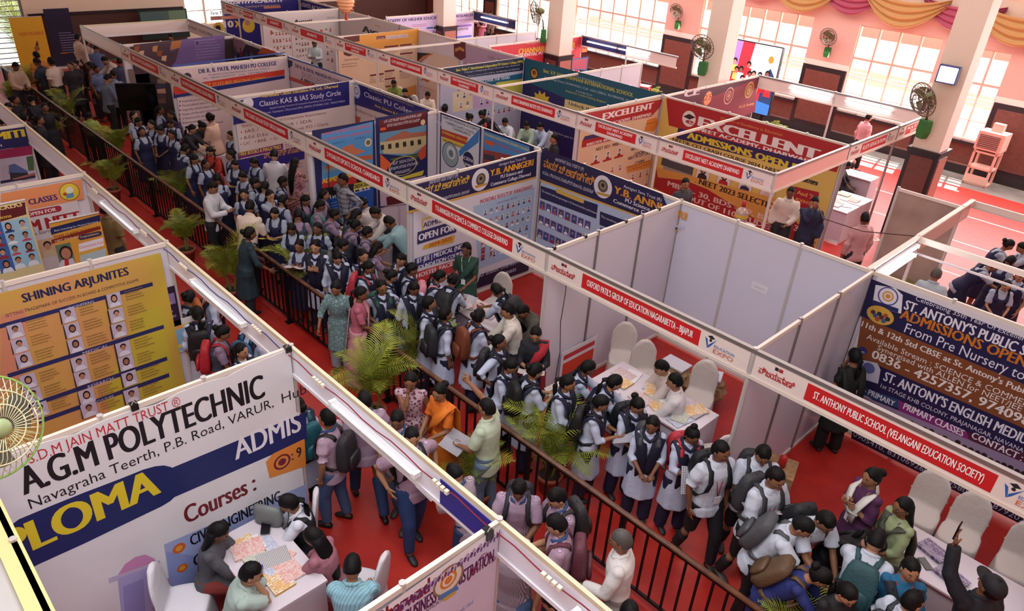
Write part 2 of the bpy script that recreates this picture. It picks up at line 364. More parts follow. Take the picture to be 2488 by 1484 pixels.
def fascia(axis,c,a0,a1,txt,label,back=False,two=False,plain=False,strip='#c01f22',bc='#ddd0ca'):
    b=Board(axis,c,'fascia_board',label,'fascia','printed fascia boards over the booths',.016)
    z0,z1=2.17,2.5
    g=G(); p0=b.W(a0+.03,z0+.02); p1=b.W(a1-.03,z1-.02); d=Vector((.01,0,0)) if axis=='x' else Vector((0,.01,0))
    sg=-1 if axis=='x' else 1
    q0=p0+d*sg; lo=[min(p0[i],p1[i],q0[i]) for i in range(3)]; hi=[max(p0[i],p1[i],q0[i]) for i in range(3)]
    lo[2]=z0+.02; hi[2]=z1-.02; g.box(lo,hi); g.obj('board',mat(bc,.4),b.root)
    for nm,za,zb in (('top_edge',z1-.03,z1+.012),('bottom_edge',z0-.01,z0+.03)):
        g=G(); e_=.017 if (c<-3 and nm[0]=='t') else .028; q0=(c-e_,a0,za) if axis=='x' else (a0,c-e_,za); q1=(c+e_,a1,zb) if axis=='x' else (a1,c+e_,zb); g.box(q0,q1); g.obj(nm,(mat('#cdc2a6',.5) if c<-3 else alud) if nm[0]=='t' else (mat('#dedbe0',.5) if c<-3 else rail_w),b.root)
    if not plain:
        L=a1-a0; k=min(1,3/L)
        def put(t,u0,u1,z,h,cc,bold=.02,sh=0):
            b.k+=1; a,f,w=glyphs(t,0,2,sh); sx=(u1-u0)/(w[1]-w[0]); sz=h/CAP; l=6+b.k*.05
            for q in ((-1,0,1) if bold>.025 else (0,)): b.let.add([b.W(u0+(p[0]-w[0]+q*.03)*sx,z+p[1]*sz,l+q*.01) for p in a],f,b.mi(cc,b.lm))
        e=min(.5,L*.19); zl=z0+.07
        put(KV,a0+.1,a0+.1+e*.8,zl+.04,.075,'#b3262c',.03)
        um=a0+.1+e*.4; b.poly([(um-.04,zl+.15),(um+.0,zl+.15),(um+.0,zl+.19),(um-.04,zl+.19)],'#26262c',False); b.poly([(um+.005,zl+.15),(um+.05,zl+.15),(um+.05,zl+.19),(um+.005,zl+.19)],'#a32a2a',False)
        s0,s1=a0+.12+e,a1-.14-e
        b.poly([(s0,z0+.06),(s1,z0+.06),(s1,z1-.07),(s0,z1-.07)],strip,False)
        if two:
            w1,w2=two; m_=(s0+s1)/2; q=(s1-s0)*.42
            put(w1,m_-q,m_+q,z0+.175,.06,'#f3ecea',.03); put(w2,m_-q*.45,m_+q*.45,z0+.085,.06,'#f3ecea',.03)
        else:
            m_=(s0+s1)/2; q=min((s1-s0)*.45,len(txt)*.045); put(txt,m_-q,m_+q,z0+.125,.085,'#f3ecea',.035)
        x=s1+.06; zc=z0+.14
        b.poly([(x,zc+.08),(x+.035,zc+.06),(x+.055,zc-.01),(x+.05,zc-.05)],'#2a5da8',False); b.poly([(x+.05,zc-.05),(x+.06,zc+.0),(x+.15,zc+.1),(x+.085,zc-.01)],'#2a5da8',False)
        b.poly([(x+.03,zc+.1),(x+.08,zc+.125),(x+.125,zc+.095),(x+.075,zc+.075)],'#20242c',False); b.poly([(x+.075+.018*math.cos(t),zc+.06+.018*math.sin(t)) for t in [2*PI*i/8 for i in range(8)]],'#20242c',False)
        put('EDUCATION',x+.13,x+.13+e*.5,zc+.0,.035,'#3a6cb0',.02); put('EXPO',x+.13,x+.13+e*.5,zc-.065,.05,'#c9694a',.0)
    return b.done()
# --- row nearest the camera (front line y=-3.67) ---
YL=-3.67
def batten(loc,L,ax,label,on=False,group='tube lights fixed inside the fascia boards'):
    o=empty('tube_light',loc,0 if ax=='x' else PI/2,label,'tube light',group)
    G().box((-L/2,-.02,-.02),(L/2,.02,.02)).obj('batten_housing',mat('#d8d6da',.4),o)
    G().tube([(-L/2+.03,-.035,0),(L/2-.03,-.035,0)],.016,10).obj('tube',mat('#f4f7ff',.3,emit=24 if on else .35),o)  # unlit tubes also get a faint glow in their material
    for q in (-1,1): G().box((q*(L/2)-.02,-.055,-.024),(q*(L/2)+.02,.02,.024)).obj('end_cap',mat('#eceae6',.5),o)
    return o
for i,x0 in enumerate((-12,-9,-6,-3,0,3)):
    b=fascia('y',YL,x0,x0+3,'',['plain back of the fascia over the farthest booth left of the railing','plain white fascia back beside the navy school society banner','white fascia back over the booth with the crackers standee','white fascia back over the booth of the orange results board','long white fascia back with tube light over the polytechnic booth','white fascia back running out at the lower edge beside the business school banner'][i],plain=True,bc='#e6e6f2')
    if i>1:
        batten((x0+1.45,YL-.04,2.33),1.25,'x','unlit white tube light inside the '+['','','crackers standee','orange results board','polytechnic','business school'][i]+' booth fascia')
        # cable with white connectors
        g=G(); pts=[(x0+3*t/14,YL-.05+.0*t,2.43+.018*math.sin(t*1.7)) for t in range(15)]; g.tube(pts,.006,5)
        o=g.obj('power_cable',mat('#7c2430' if i!=3 else '#2a2f6e',.5)); tag(o,'thin '+('dark blue' if i==3 else 'maroon')+' cable along the inside of the '+['','','crackers standee','orange results board','polytechnic','business school'][i]+' booth fascia','cable')
        for q in (.5,2.3):
            cc=G(); 
            for d in range(4): cc.box((x0+q+d*.05,YL-.075,2.41),(x0+q+d*.05+.035,YL-.045,2.445))
            o=cc.obj('cable_connector',mat('#e8dcc8',.5)); tag(o,'cream cable connector block on the %s half of the %s fascia'%('far' if q<1 else 'near',['','','crackers standee','orange results board','polytechnic','business school'][i]),'connector')
b=Board('y',YL,'blue_sticker','deep blue printed sheet inside the polytechnic booth fascia near its post','sticker',off=.03)
b.sheet(2.35,2.95,2.2,2.46,'#2a2288'); b.done()
for x in (-12,-9,-6,-3,0,3,6):
    partition('x',x,-6.3,YL,{-12:'side wall of the farthest booth at the left picture edge',-9:'side wall behind the navy school society banner',-6:'side wall carrying the orange coaching classes poster',-3:'side wall carrying the orange results board',0:'side wall behind the polytechnic banner',3:'side wall behind the lilac business school banner',6:'side wall at the end of the near row out past the lower edge'}[x],n=3)
for x in (-12,-9,-6,-3,0,3):
    partition('y',-6.3,x,x+3,'back wall of the near row, '+{-12:'farthest booth left',-9:'booth of the navy banner',-6:'booth of the crackers standee',-3:'booth of the orange results board',0:'polytechnic booth, top rail in the lower left corner',3:'business school booth below the picture edge'}[x],n=3)
# --- middle row (front y=0, back y=3) ---
ROWA=[(-18,'',None),(-15,'SRI UDYOGASINDHU','plain'),(-12,'DR R B PATIL MAHESH PU SCIENCE COLLEGE HUBBALLI',0),(-9,'THE CLASSIC KAS & IAS STUDY CIRCLE DHARWAD',0),(-6,'S M KALUTI SPORTS SCHOOL CHANDARGI',0),(-3,'Y B ANNIGERI PU SCIENCE & COMMERCE COLLEGE DHARWAD',0),(0,"OXFORD PATIL'S GROUP OF EDUCATION NAGARABETTA – BIJAPUR",0),(3,'ST. ANTHONY PUBLIC SCHOOL (VELANGANI EDUCATION SOCIETY)',0)]
FL=['far left plain white fascia over the crowd of officials','fascia with a short red strip before the purple poster booth','red and white fascia over the pale pu college booth','red and white fascia over the navy study circle booth','red and white fascia over the sports school booth','red and white fascia over the commerce college booth','red and white fascia over the empty white booth','red and white fascia over the public school booth at right']
NM=['far left','purple poster','pale pu college','navy study circle','sports school','navy commerce college','empty white','public school']
for (x0,t,q),l,n_ in zip(ROWA,FL,NM):
    fascia('y',0,x0,x0+3,t,l,plain=(not t))
    if x0>-18: partition('x',x0,0,3,'left side wall of the %s booth'%n_,m=pan2 if x0==3 else pan,dark=x0 in(0,3))
    if x0>-18: partition('y',3,x0,x0+3,'back wall of the %s booth'%n_,m=pan2 if x0==0 else pan)
partition('x',6,0,3,'right side wall of the public school booth, outside the picture')
G_=empty('booth_post',(-18,0,0),0,'slanting white post at the far left end of the main fascia','post'); inst('post',post_me,G_); inst('base_plate',G().box((-.06,-.06,0),(.06,.06,.01)).mesh('base_plate',[alu]),G_,(0,0,.008))
fascia('x',-18,0,3,'','short cream fascia turning the far left corner',plain=True); fascia('y',3,-18,-15,'','back fascia of the far left booth with faint marks',plain=True)
# --- third row (front y=5.5, back y=8.5) ---
XB=[-21.1,-19.9,-18.35,-16.35,-13.8,-11.7,-9.07,-7.0,-4.37,-2.24,.25]
TB=[('SRUSHTI ACADEMY',0),('SRUSHTI ACADEMY',0),('AVANTI',0),('AVANTI',0),('',('G M UNIVERSITY','DAVANGERE')),('G M UNIVERSITY DAVANGERE',0),('',('HANCHINAMANI INSTITUTES','DHARWAD')),('HANCHINAMANI INSTITUTES DHARWAD',0),('',('EXCELLENT NEET ACADEMY','DHARWAD')),('EXCELLENT NEET ACADEMY DHARWAD',0)]
LB=['farthest fascia of the third row at the top edge','second farthest small fascia with a red strip','narrow fascia over the white portrait booth','wider fascia over the white portrait booth','two line fascia over the cream university booth','one line fascia over the cream university booth','two line fascia over the teal school booth','one line fascia over the teal school booth','two line fascia over the medical academy booth','one line fascia over the medical academy booth']
for i,((t,tw),l) in enumerate(zip(TB,LB)): fascia('y',5.5,XB[i],XB[i+1],t,l,two=tw)
for x in XB[1:10:2]:
    o=empty('booth_post',(x,5.5,.008),0,'slim white fascia post %s'%{-19.9:'under the farthest fascia',-16.35:'in front of the white portrait banner',-11.7:'in front of the cream university poster',-7.0:'in front of the teal school booth',-2.24:'in front of the medical academy booth'}[x],'post'); inst('post',post_me,o)
    inst('foot',G().box((-.05,-.05,0),(.05,.05,.012)).mesh('foot',[alu]),o)
for x,l in ((-21.1,'far navy academy'),(-18.35,'white portrait'),(-13.8,'cream university'),(-9.07,'navy institute'),(-4.37,'medical academy')): partition('x',x,5.5,8.5,'left side wall of the %s booth'%l)
for i in range(0,10,2): partition('y',8.5,XB[i],XB[i+2],'back wall of the %s booth'%['far navy academy','white portrait','cream university','teal school','medical academy'][i//2])
o=empty('booth_post',(.25,5.5,.008),0,'white corner post right of the medical academy fascia','post'); inst('post',post_me,o); inst('foot',G().box((-.05,-.05,0),(.05,.05,.012)).mesh('foot',[alu]),o)
# tie bars across the third row booths
for x,l in ((-11.7,'cream university'),(-7,'teal school'),(-2.24,'medical academy'),(-16.35,'white portrait')):
    o=bx('tie_bar',(x-.018,5.5,2.45),(x+.018,8.5,2.5),rail_w); tag(o,'white tie bar spanning the top of the %s booth'%l,'bar')
# side fascia of the third and fourth row corner
fascia('x',.25,5.5,8.5,'','pinkish plain fascia turning the corner by the medical academy booth',plain=True,bc='#e2aea4')
fascia('x',.25,8.5,11.0,"KLE'S EDUCATION",'side fascia with red strip facing the sunlit aisle'); fascia('x',.25,11.0,12.9,'','short end of the side fascia with a small red strip',two=("KLE'S",'GROUP'))
for y in (8.5,11.0,12.9):
    o=empty('booth_post',(.25,y,.008),0,{8.5:'corner post at the end of the medical academy back wall',11.0:'grey post under the side fascia by the sunlit aisle',12.9:'post at the far corner of the side fascia'}[y],'post'); inst('post',post_dk,o); inst('foot',G().box((-.05,-.05,0),(.05,.05,.012)).mesh('foot',[alu]),o)
# --- fourth row (back to back, y 8.5 to 12.9) ---
for x0,x1,l in ((-4.3,-2.1,'over the booth beside the maroon banner, left half'),(-2.1,.25,'over the booth beside the maroon banner, right half'),(-10.8,-8.9,'navy edged, behind the red pu college banner'),(-8.9,-7.0,'grey, behind the stack of red chairs'),(-16.2,-13.9,'navy edged, right of the academy of higher education board')):
    fascia('y',12.95,x0,x1,'','plain fascia '+l,plain=True,bc='#1e2450' if 'navy' in l else '#ddd0ca')
for x,y0,y1,l in ((-4.3,8.5,12.95,'behind the maroon banner'),(-7.0,8.5,11.2,'plain grey, under the second window'),(-10.8,8.8,12.95,'behind the red pu college banner'),(-12,8.5,12,'plain grey, beside the lilac university banner'),(-16.2,9,12.95,'behind the academy of higher education board')): partition('x',x,y0,y1,'partition '+l)
for x,l in ((-2.1,'thin post between the two lit fascia halves'),(-8.9,'thin post by the stack of red chairs')):
    o=empty('booth_post',(x,12.95,.008),0,l,'post'); inst('post',post_me,o); inst('foot',G().box((-.05,-.05,0),(.05,.05,.012)).mesh('foot',[alu]),o)
for x,l in ((-2.75,'left'),(-1.2,'right')): batten((x,12.922,2.36),1.2,'x','glowing %s tube light inside the fascia below the tall windows'%l,True)
for x,l in ((-9.9,'left'),(-8.6,'right')): batten((x,12.922,2.36),1.2,'x','glowing %s tube light above the dark dado and red chairs'%l,True)
batten((-15,12.922,2.36),1.4,'x','glowing tube light beyond the academy of higher education board',True)
# --- right foreground frames (x 2.95.., y 3..7.2) ---
acr=mat('#b7a59c',.25); 
b=bx('side_beam',(2.93,3,2.2),(2.96,4.75,2.5),mat('#a09a9c',.4)); tag(b,'grey beam carrying two lit tube lights behind the public school booth','beam')
bx('beam_edge',(2.91,3,2.49),(2.98,4.75,2.52),rail_w,b); bx('beam_edge',(2.91,3,2.18),(2.98,4.75,2.21),rail_w,b)
for z,l in ((2.42,'upper'),(2.27,'lower')):
    o=batten((2.982,3.85,z),1.5,'y','%s of two glowing tube lights behind the public school booth'%l,True)
    o.rotation_euler=(0,0,PI/2)
fb=bx('cross_beam',(2.95,4.73,2.42),(7,4.78,2.5),rail_w); tag(fb,'long white beam above the schoolgirls at the right edge','beam')
bx('beam_lip',(2.95,4.72,2.24),(7,4.74,2.27),alu,fb)
fc=bx('side_beam',(2.92,4.75,2.2),(2.94,7.2,2.5),mat('#b79c94',.4)); tag(fc,'pale beam running back from the lit tube corner to a far post','beam'); bx('beam_edge',(2.9,4.75,2.49),(2.97,7.2,2.52),rail_w,fc)
fd=bx('cross_beam',(2.95,7.18,2.4),(7.5,7.22,2.5),rail_w); tag(fd,'thin far beam crossing the sunlit carpet at the right','beam'); bx('beam_lip',(2.95,7.17,2.38),(7.5,7.19,2.4),alu,fd)
partition('y',6.7,1.9,2.93,'brown tinted panel wall beside the palm at the right',m=mat('#8e776b',.4,pat='noise',c2='#a58d80',sc=2),n=1)
for x,y,l in ((2.95,4.75,'post under the tube light corner'),):
    o=empty('booth_post',(x,y,.008),0,l,'post'); inst('post',post_me,o); inst('foot',G().box((-.05,-.05,0),(.05,.05,.012)).mesh('foot',[alu]),o)
# ---------------- printed banners ----------------
CR='#d9d2d6'; NV='#262247'
B=Board('x',0,'polytechnic_banner','large white polytechnic banner with black title and yellow lettering','banner',off=.03)
B.sheet(-6.28,-3.7,.25,2.5,mat('#dcdade',.5,bump=4),sag=.06)
B.text('S.D.M JAIN MATT TRUST ®',70,1122,440,22,'#b5303a',.0)
B.text('A.G.M POLYTECHNIC',58,1197,643,56,'#17121a',.045)
B.text('Navagraha Teerth, P.B. Road, VARUR,',72,1232,665,22,'#1d1a20',.01); B.text('Hubli',682,976,760,22,'#2a282c',.0)
B.poly([(395,1140),(740,997),(742,1064),(400,1212)],'#1b2660')
B.text('ADMIS',570,1113,731,46,'#e4e2e8',.03)
B.poly([(-60,1335),(43,1256),(120,1224),(200,1192),(290,1158),(345,1136),(374,1128),(395,1126),(412,1130),(424,1139),(432,1152),(435,1168),(432,1184),(424,1200),(410,1213),(390,1225),(300,1268),(200,1316),(98,1362),(0,1410)],'#16235e')
B.text('PLOMA',18,1359,388,62,'#dcc62c',.05); B.text('DI',-100,1406,8,62,'#dcc62c',.05)
B.text('Courses :',450,1268,622,38,'#6c1a24',.04)
B.poly([(395,1318),(740,1172),(760,1484),(430,1560)],'#9aa6d2')
B.poly([(400,1335),(505,1350),(520,1560),(430,1560)],'#8795c8')
B.text('CIVIL ENGINEERING',462,1322,682,24,'#16151c',.04)
B.text('COMPUTER SCIENCE',470,1372,735,24,'#16151c',.04); B.text('MECHANICAL',480,1424,660,24,'#16151c',.04)
for q in ((432,1327,11),(440,1375,9),(455,1450,13)): B.disc(q[:2],q[2],'#c9622c'); B.disc(q[:2],q[2]*.55,'#dd9a35')
B.poly([(642,1118),(660,1098),(736,1062),(740,1128),(700,1142),(652,1158)],'#d8863a'); B.disc((682,1118),17,'#6c2030'); B.disc((682,1118),13,'#d8863a'); B.disc((682,1118),8,'#6c2030')
B.text(': 9',706,1114,733,22,'#1d1a20',.03)
B.poly([(283,1392),(300,1366),(325,1348),(350,1342),(372,1352),(378,1362)],'#c98ab8')
B.poly([(260,1400),(385,1356),(386,1366),(262,1412)],'#b9b2cf'); B.poly([(283,1400),(360,1372),(372,1500),(296,1530)],'#a9a3d2'); B.poly([(296,1420),(345,1400),(352,1500),(302,1520)],'#938dc6')
for q in ((375,1398),(380,1452),(205,1480)): B.poly([(q[0],q[1]+14),(q[0]+34,q[1]),(q[0]+36,q[1]+14),(q[0]+2,q[1]+28)],'#a989b4')
B.done()
for q,l in (((325,990),'middle'),((697,850),'right end')):
    p=atX(q[0],q[1],0); o=G().box((-.02,-.03,-.03),(.045,.03,.03)).obj('binder_clip',mat('#151515',.3)); o.location=(0,p.y,2.5); tag(o,'black binder clip on the polytechnic banner top, %s'%l,'clip'); G().tube([(.03,-.02,.03),(.04,0,.07),(.03,.02,.03)],.004,5).obj('wire_handle',alu,o)
B=Board('x',-3,'results_board','orange and yellow results board of portraits with navy bars','poster')
B.sheet(-6.2,B.at(387,612)[0],.15,B.at(385,612)[1],mat('#c9925a',.5,pat='noise',c2='#bfa43e',sc=.9))
B.poly([(0,765),(60,745),(60,900),(0,960)],'#c98466'); B.poly([(330,760),(392,740),(432,980),(280,1030),(250,960)],'#b9a93a')
B.text('SHINING ARJUNITES',55,732,313,19,'#23264e',.05)
B.text('SETTING TRADEMARK OF SUCCESS IN BOARD & COMPETITIVE EXAMS',12,768,337,7,'#3a2c40',.02)
for a,x1,t,tx in (((-30,792),370,'ENGINEERING',165),((15,905),397,'MEDICAL',200),((60,980),405,'RESEARCH',212),((90,1016),410,'AGRICULTURE',213),((105,1058),330,'ARCHITECTURE',218)):
    B.bar(a,x1,10,'#262b5e')
    u,z=B.at(*a); uu=B.ux(tx,z); pp=proj(B.W(uu,z)); B.text(t,tx,pp[1]+8,tx+64,6.5,'#c9c3d6',.02)
for i,(x,y) in enumerate(((36,800),(46,835),(57,871),(164,762),(174,798),(182,835),(275,725),(281,762),(287,798),(67,922),(79,956),(190,879),(198,913),(297,843),(304,877),(312,915),(208,958),(317,956),(214,990),(95,990))):
    B.poly([(x-24,y-10),(x-21,y-12),(x-14,y+22),(x-17,y+24)],'#2c2430'); B.face((x,y),27,i+3,bgc='#b9aec0',shirt='#cfd0dc')
    B.lines(x+24,y-20,x+75,6.5,4,'#8a6a3e',2,i)
B.done()
B=Board('x',-3,'timetable_poster','dark purple competition poster pinned over the orange results board','poster',off=.03); (u0,z0),(u1,z1)=B.at(362,712),B.at(436,770)
B.sheet(u0,u1,z0-.62,z0+.02,'#2a1a38'); B.rect((372,722),(425,734),'#7a6a9a'); B.disc((396,722),8,'#c7b83c')
for r_ in range(4): B.lines(374,742+r_*11,420,6,1,'#8f8a9a',5,r_)
B.text('DEBUQUOSU',373,783,428,6,'#cfc6dc'); B.done()
B=Board('x',-3,'colour_chart','small pastel chart pinned below the purple poster','poster',off=.03); (u0,z0)=B.at(376,792)
B.sheet(u0,u0+.5,z0-.48,z0,'#d9d3d6')
for j in range(7):
    for i in range(3): 
        ua=u0+.04+i*.14; B.poly([(ua,z0-.08-j*.055),(ua+.14,z0-.08-j*.055),(ua+.14,z0-.135-j*.055),(ua,z0-.135-j*.055)],R.choice(['#7fa9c4','#d99a5a','#c97a9a','#c9b45a','#8fb0c9','#cf8a6a']),False)
B.done()
B=Board('x',-6,'coaching_banner','orange and white coaching classes banner for medical entrance','banner')
B.sheet(-6.25,-3.85,.1,2.44,'#cbc3c8'); B.poly([(0,468),(196,433),(202,482),(0,522)],'#d88a5a'); B.poly([(0,510),(70,499),(70,512),(0,523)],'#c99a8a')
B.text('CLASSES',70,496,140,13,'#3b2c6e',.06); B.disc((167,464),21,'#6b5a2a',fx=1); B.disc((167,464),19.5,'#d9bf3a'); B.disc((167,460),8,'#d9d6cc'); B.poly([(158,470),(176,466),(178,477),(160,481)],'#5a8fb0'); B.disc((156,470),4,'#a04a30'); 
B.bar((20,521),148,15,'#9a2a3c',True); B.text('OPEN FOR',66,524,137,8,'#e0d2d2',.04); B.text('M NEET',76,562,196,26,'#9a2028',.07)
B.text('Exam Starts',60,575,125,8,'#2a2a30',.01); B.face((115,600),36,91,bgc='#c9a88a'); B.done()
B=Board('x',-5.6,'crackers_standee','dark red and cream roll up standee with rows of student portraits','standee',off=.01); (u1,z1)=B.at(60,484)
B.sheet(u1-.9,u1,.1,z1,'#cdbf8e'); B.poly([(0,504),(60,490),(64,520),(0,538)],'#5c1a20'); B.text('CRACKERS',-40,518,54,13,'#dcc88a',.04); B.text('tions',-5,533,28,8,'#d8b048',.03)
B.faces((20,552),(54,545),(20,640),2,4,27,31,bgc='#8fb6cc'); B.faces((-12,556),(10,552),(-12,650),1,4,27,47,bgc='#3b5fa0')
G().tube([B.W(u1-.9,z1,0),B.W(u1,z1,0)],.015,8).obj('top_bar',alu,B.root); G().box(B.W(u1-.92,.008,0)-Vector((.12,0,0)),B.W(u1+.02,.1,0)+Vector((.12,0,0))).obj('base',alu,B.root); B.done()
B=Board('x',-5.2,'selected_student_standee','standee with navy top, yellow bands and one large smiling student portrait','standee',off=.01); (u0,z0),(u1,z1)=B.at(122,552),B.at(240,520)
B.sheet(u0,u1,.1,z1+.03,'#c98f3a'); B.poly([(122,553),(242,521),(243,537),(124,570)],'#1d2350'); B.poly([(124,582),(243,548),(244,556),(125,592)],'#7a2418'); B.text('THARI CLASSES DHARWAD',130,579,240,6,'#7a2a18',.03); B.text('NEET (Medical) Selected Student',134,588,242,4.5,'#e0cdb0',.01); B.text('Best Coaching for Medical Entrance',132,562,238,4,'#c9c9d6',.01)
B.rect((133,596),(186,650),'#5c6b52'); B.rect((186,600),(246,640),'#c99a3a'); B.bar((188,572),246,12,'#3a2a4a',True); B.text('Congratulations',194,578,240,4.5,'#d8c48a'); B.poly([(190,592),(250,576),(252,596),(192,612)],'#d6cdd2'); B.text('Chennamma Patil',193,604,250,6,'#c03a4a',.02); B.poly([(194,620),(256,602),(258,640),(198,656)],'#9fb0b4')
u,z=B.at(160,615); k=B.pz(u,z)
for dz,ru,rz,c in ((.01,13,17,'#1c1716'),(-.0,9.5,13,'#a8705a')): B.poly([(u+ru/k*math.cos(t),z+dz+rz/k*math.sin(t)) for t in [2*PI*i/16 for i in range(16)]],c,False)
B.poly([(140,650),(148,632),(176,626),(186,645)],'#b9b4be'); B.poly([(156,630),(166,628),(168,650),(157,652)],'#b02a30'); 
G().tube([B.W(u0,z1+.03,0),B.W(u1,z1+.03,0)],.015,8).obj('top_bar',alu,B.root); G().box(B.W(u0,.008,0)-Vector((.12,0,0)),B.W(u1,.1,0)+Vector((.12,0,0))).obj('base',alu,B.root); B.done()
B=Board('x',-9,'school_society_banner','navy and magenta school society banner with a building photograph','banner')
B.sheet(-6.25,-3.95,.9,2.42,'#cbc3c8'); B.poly([(-80,326),(63,306),(76,351),(-80,374)],'#221f52'); B.text('SAMITI',-60,347,60,18,'#c9b52e',.07); B.text('2023 - 24',-45,362,6,6,'#d0cdd8',.02)
B.poly([(-80,374),(76,352),(78,374),(-80,398)],'#8a1f4a'); B.poly([(-80,396),(78,374),(84,432),(-80,450)],'#a8a0b0')
B.poly([(0,402),(20,396),(24,432),(4,436)],'#a39aa8'); B.poly([(20,400),(34,396),(66,414),(66,424),(20,420)],'#4a5a8a'); B.poly([(22,418),(66,418),(68,428),(24,434)],'#2c2a34'); B.poly([(62,380),(78,376),(82,412),(68,414)],'#3f5a3a'); B.poly([(0,438),(84,424),(85,430),(0,445)],'#2a2340'); B.poly([(30,432),(84,418),(84,424),(30,436)],'#8f5a50'); B.done()
B=Board('x',3,'business_school_banner','lilac business administration banner with ornate border and round crest','banner',off=.03)
B.sheet(-6.28,-3.7,.4,2.42,mat('#c9bccf',.45,bump=4),sag=.02); 
B.poly([(905,1484),(1218,1262),(1222,1276),(930,1484)],'#e4e0e4')
B.text('BUSINESS ADMINISTRATION',980,1506,1198,30,'#4a1d4e',.05); B.text('Dharwad',905,1520,1043,34,'#7a1f2c',.05); B.text('DHARWAD & AFFILIATED UNITI',960,1530,1112,9,'#2c2430',.02); B.text('Recognised, ided',1075,1508,1149,9,'#3d7fc0',.02)
B.seal((1083,1402),33,'#8a7050','#d9cdbd','#cf7a30'); B.poly([(1060,1440),(1104,1415),(1108,1424),(1064,1450)],'#4a7ab0'); B.poly([(1070,1447),(1100,1428),(1102,1434),(1073,1455)],'#c9a040')
r=random.Random(3)
for i in range(19):   # leaf border under the top edge
    t=i/18; x,y=1208-285*t,1283+ (1484-1270)*t*.98
    B.disc((x,y),3.4,'#8a6aa0',8); B.disc((x,y),1.8,'#c9bccf',8)
    B.poly([(x-6,y+4),(x-1,y+7),(x-7,y+19),(x-10,y+16)],'#5a3a78'); B.poly([(x+1,y+5),(x+5,y+4),(x+3,y+15),(x-1,y+16)],'#6a4a88')
for k_,(cx,cy,rr) in enumerate(((1165,1355,17),(1150,1375,10),(1190,1350,9),(1180,1340,6),(1137,1378,6))):   # red scroll ornament
    u,z=B.at(cx,cy); q=B.pz(u,z); pts=[]
    for i in range(22):
        t=i*.33; rad=rr/q*(1-i/30); pts.append((u+rad*math.cos(t+k_),z+rad*math.sin(t+k_)))
    for a_,b_ in zip(pts,pts[1:]): B.poly([a_,b_,(b_[0]+.006,b_[1]-.008),(a_[0]+.006,a_[1]-.008)],'#8f2c4c',False)
B.poly([(1128,1402),(1145,1372),(1148,1374),(1131,1404)],'#8f2c4c'); B.done()
o=G().box((-.02,-.03,-.04),(.05,.03,.04)).obj('binder_clip',mat('#151515',.3)); o.location=(3,-3.8,2.47); tag(o,'black binder clip at the top corner of the lilac business school banner','clip'); G().tube([(.03,-.02,.03),(.04,0,.08),(.03,.02,.03)],.004,5).obj('wire_handle',alu,o)
# St Antony
B=Board('y',3,'public_school_banner','huge navy and brown public school admissions banner','banner',off=.03)
B.sheet(3.08,6.9,.3,2.46,'#d2cdd6'); nv='#1d1a44'; 
B.poly([(2120,676),(2680,892),(2680,1130),(2092,765)],nv); B.poly([(2097,767),(2680,1010),(2680,1215),(2080,868)],'#7a4426'); B.poly([(2082,862),(2680,1120),(2680,1330),(2070,935)],nv)
B.poly([(2182,968),(2350,1045),(2360,1075),(2186,995)],'#7d2a72'); B.poly([(2350,1045),(2680,1170),(2680,1235),(2360,1076)],'#4c1d34')
B.poly([(2098,938),(2184,968),(2186,990),(2096,956)],'#25446e'); B.poly([(2096,958),(2680,1200),(2680,1330),(2086,1020)],'#8a7a96'); 
for i in range(26): B.disc((2105+i*16,976+i*7+R.uniform(-3,8)),5,'#2a2026'); B.poly([(2098+i*16,988+i*7),(2112+i*16,990+i*7),(2112+i*16,1006+i*7.2),(2098+i*16,1001+i*7.2)],R.choice(['#5a6aa0','#a0a8c8','#a8606a']))
B.poly([(2076,1030),(2680,1290),(2680,1370),(2070,1062)],'#17132c')
T=lambda *a,**k: B.text(*a,**k)
T("Celebrating 35th Year Of Excellence In Education",2226,727,2625,10,'#d8d4e0',.01)
T("ST. ANTONY'S PUBLIC SCHOOL",2198,748,2600,22,'#dcd8e4',.04); T("ADMISSIONS OPEN 2024-25",2188,770,2640,22,'#c0701f',.04); T("From Pre Nursery to 12th",2198,804,2565,22,'#d8d4e0',.01)
T("11th & 12th Std CBSE at St. Antony's Public School",2095,790,2585,13,'#d8d2d0',.03); T("Available Stream : SCIENCE & COMMERCE",2107,820,2530,12,'#d8d2d0',.02); T("Synergised with ALLEN for NEET/JEE",2133,847,2480,12,'#d8d2d0',.02)
T("0836 - 4257357, 9740983567",2119,866,2590,19,'#dcd6d4',.03); T("ST. ANTONY'S ENGLISH MEDIUM SCHOOL",2148,921,2640,21,'#d8d4e0',.04); T("1st STAGE KHB COLONY, PRAJANAGAR, NAVANAGAR",2141,938,2520,9,'#cfcbd8',.02)
T("- PRIMARY",2101,951,2171,12,'#d8d4e0',.03); T("PRIMARY CLASSES",2196,990,2338,14,'#dcd6e0',.04); T("CONTACT : 63648 01122",2361,1060,2620,14,'#dcd6e0',.03); T("RAJEEV NAGAR EAST",2106,1048,2300,8,'#5a5570',.02); T("0905410, 8310692603, 8095809903, 8792020",2074,1056,2500,11,'#a7a2b4',.02)
B.poly([(2130,690),(2178,698),(2196,715),(2192,760),(2180,757),(2122,738)],'#d6d4de'); B.seal((2160,718),21,'#4a4f8a','#d6d4de','#c98a2a'); B.poly([(2122,726),(2186,748),(2184,758),(2122,738)],'#23265a')
B.disc((2141,764),20,'#c9a040',fx=1.4); 
for i in range(8): B.disc((2124+i*5,756+(i%3)*7+i*1.5),5,['#5a2a2a','#3a5a8a','#a04a3a','#2a2a3a'][i%4])
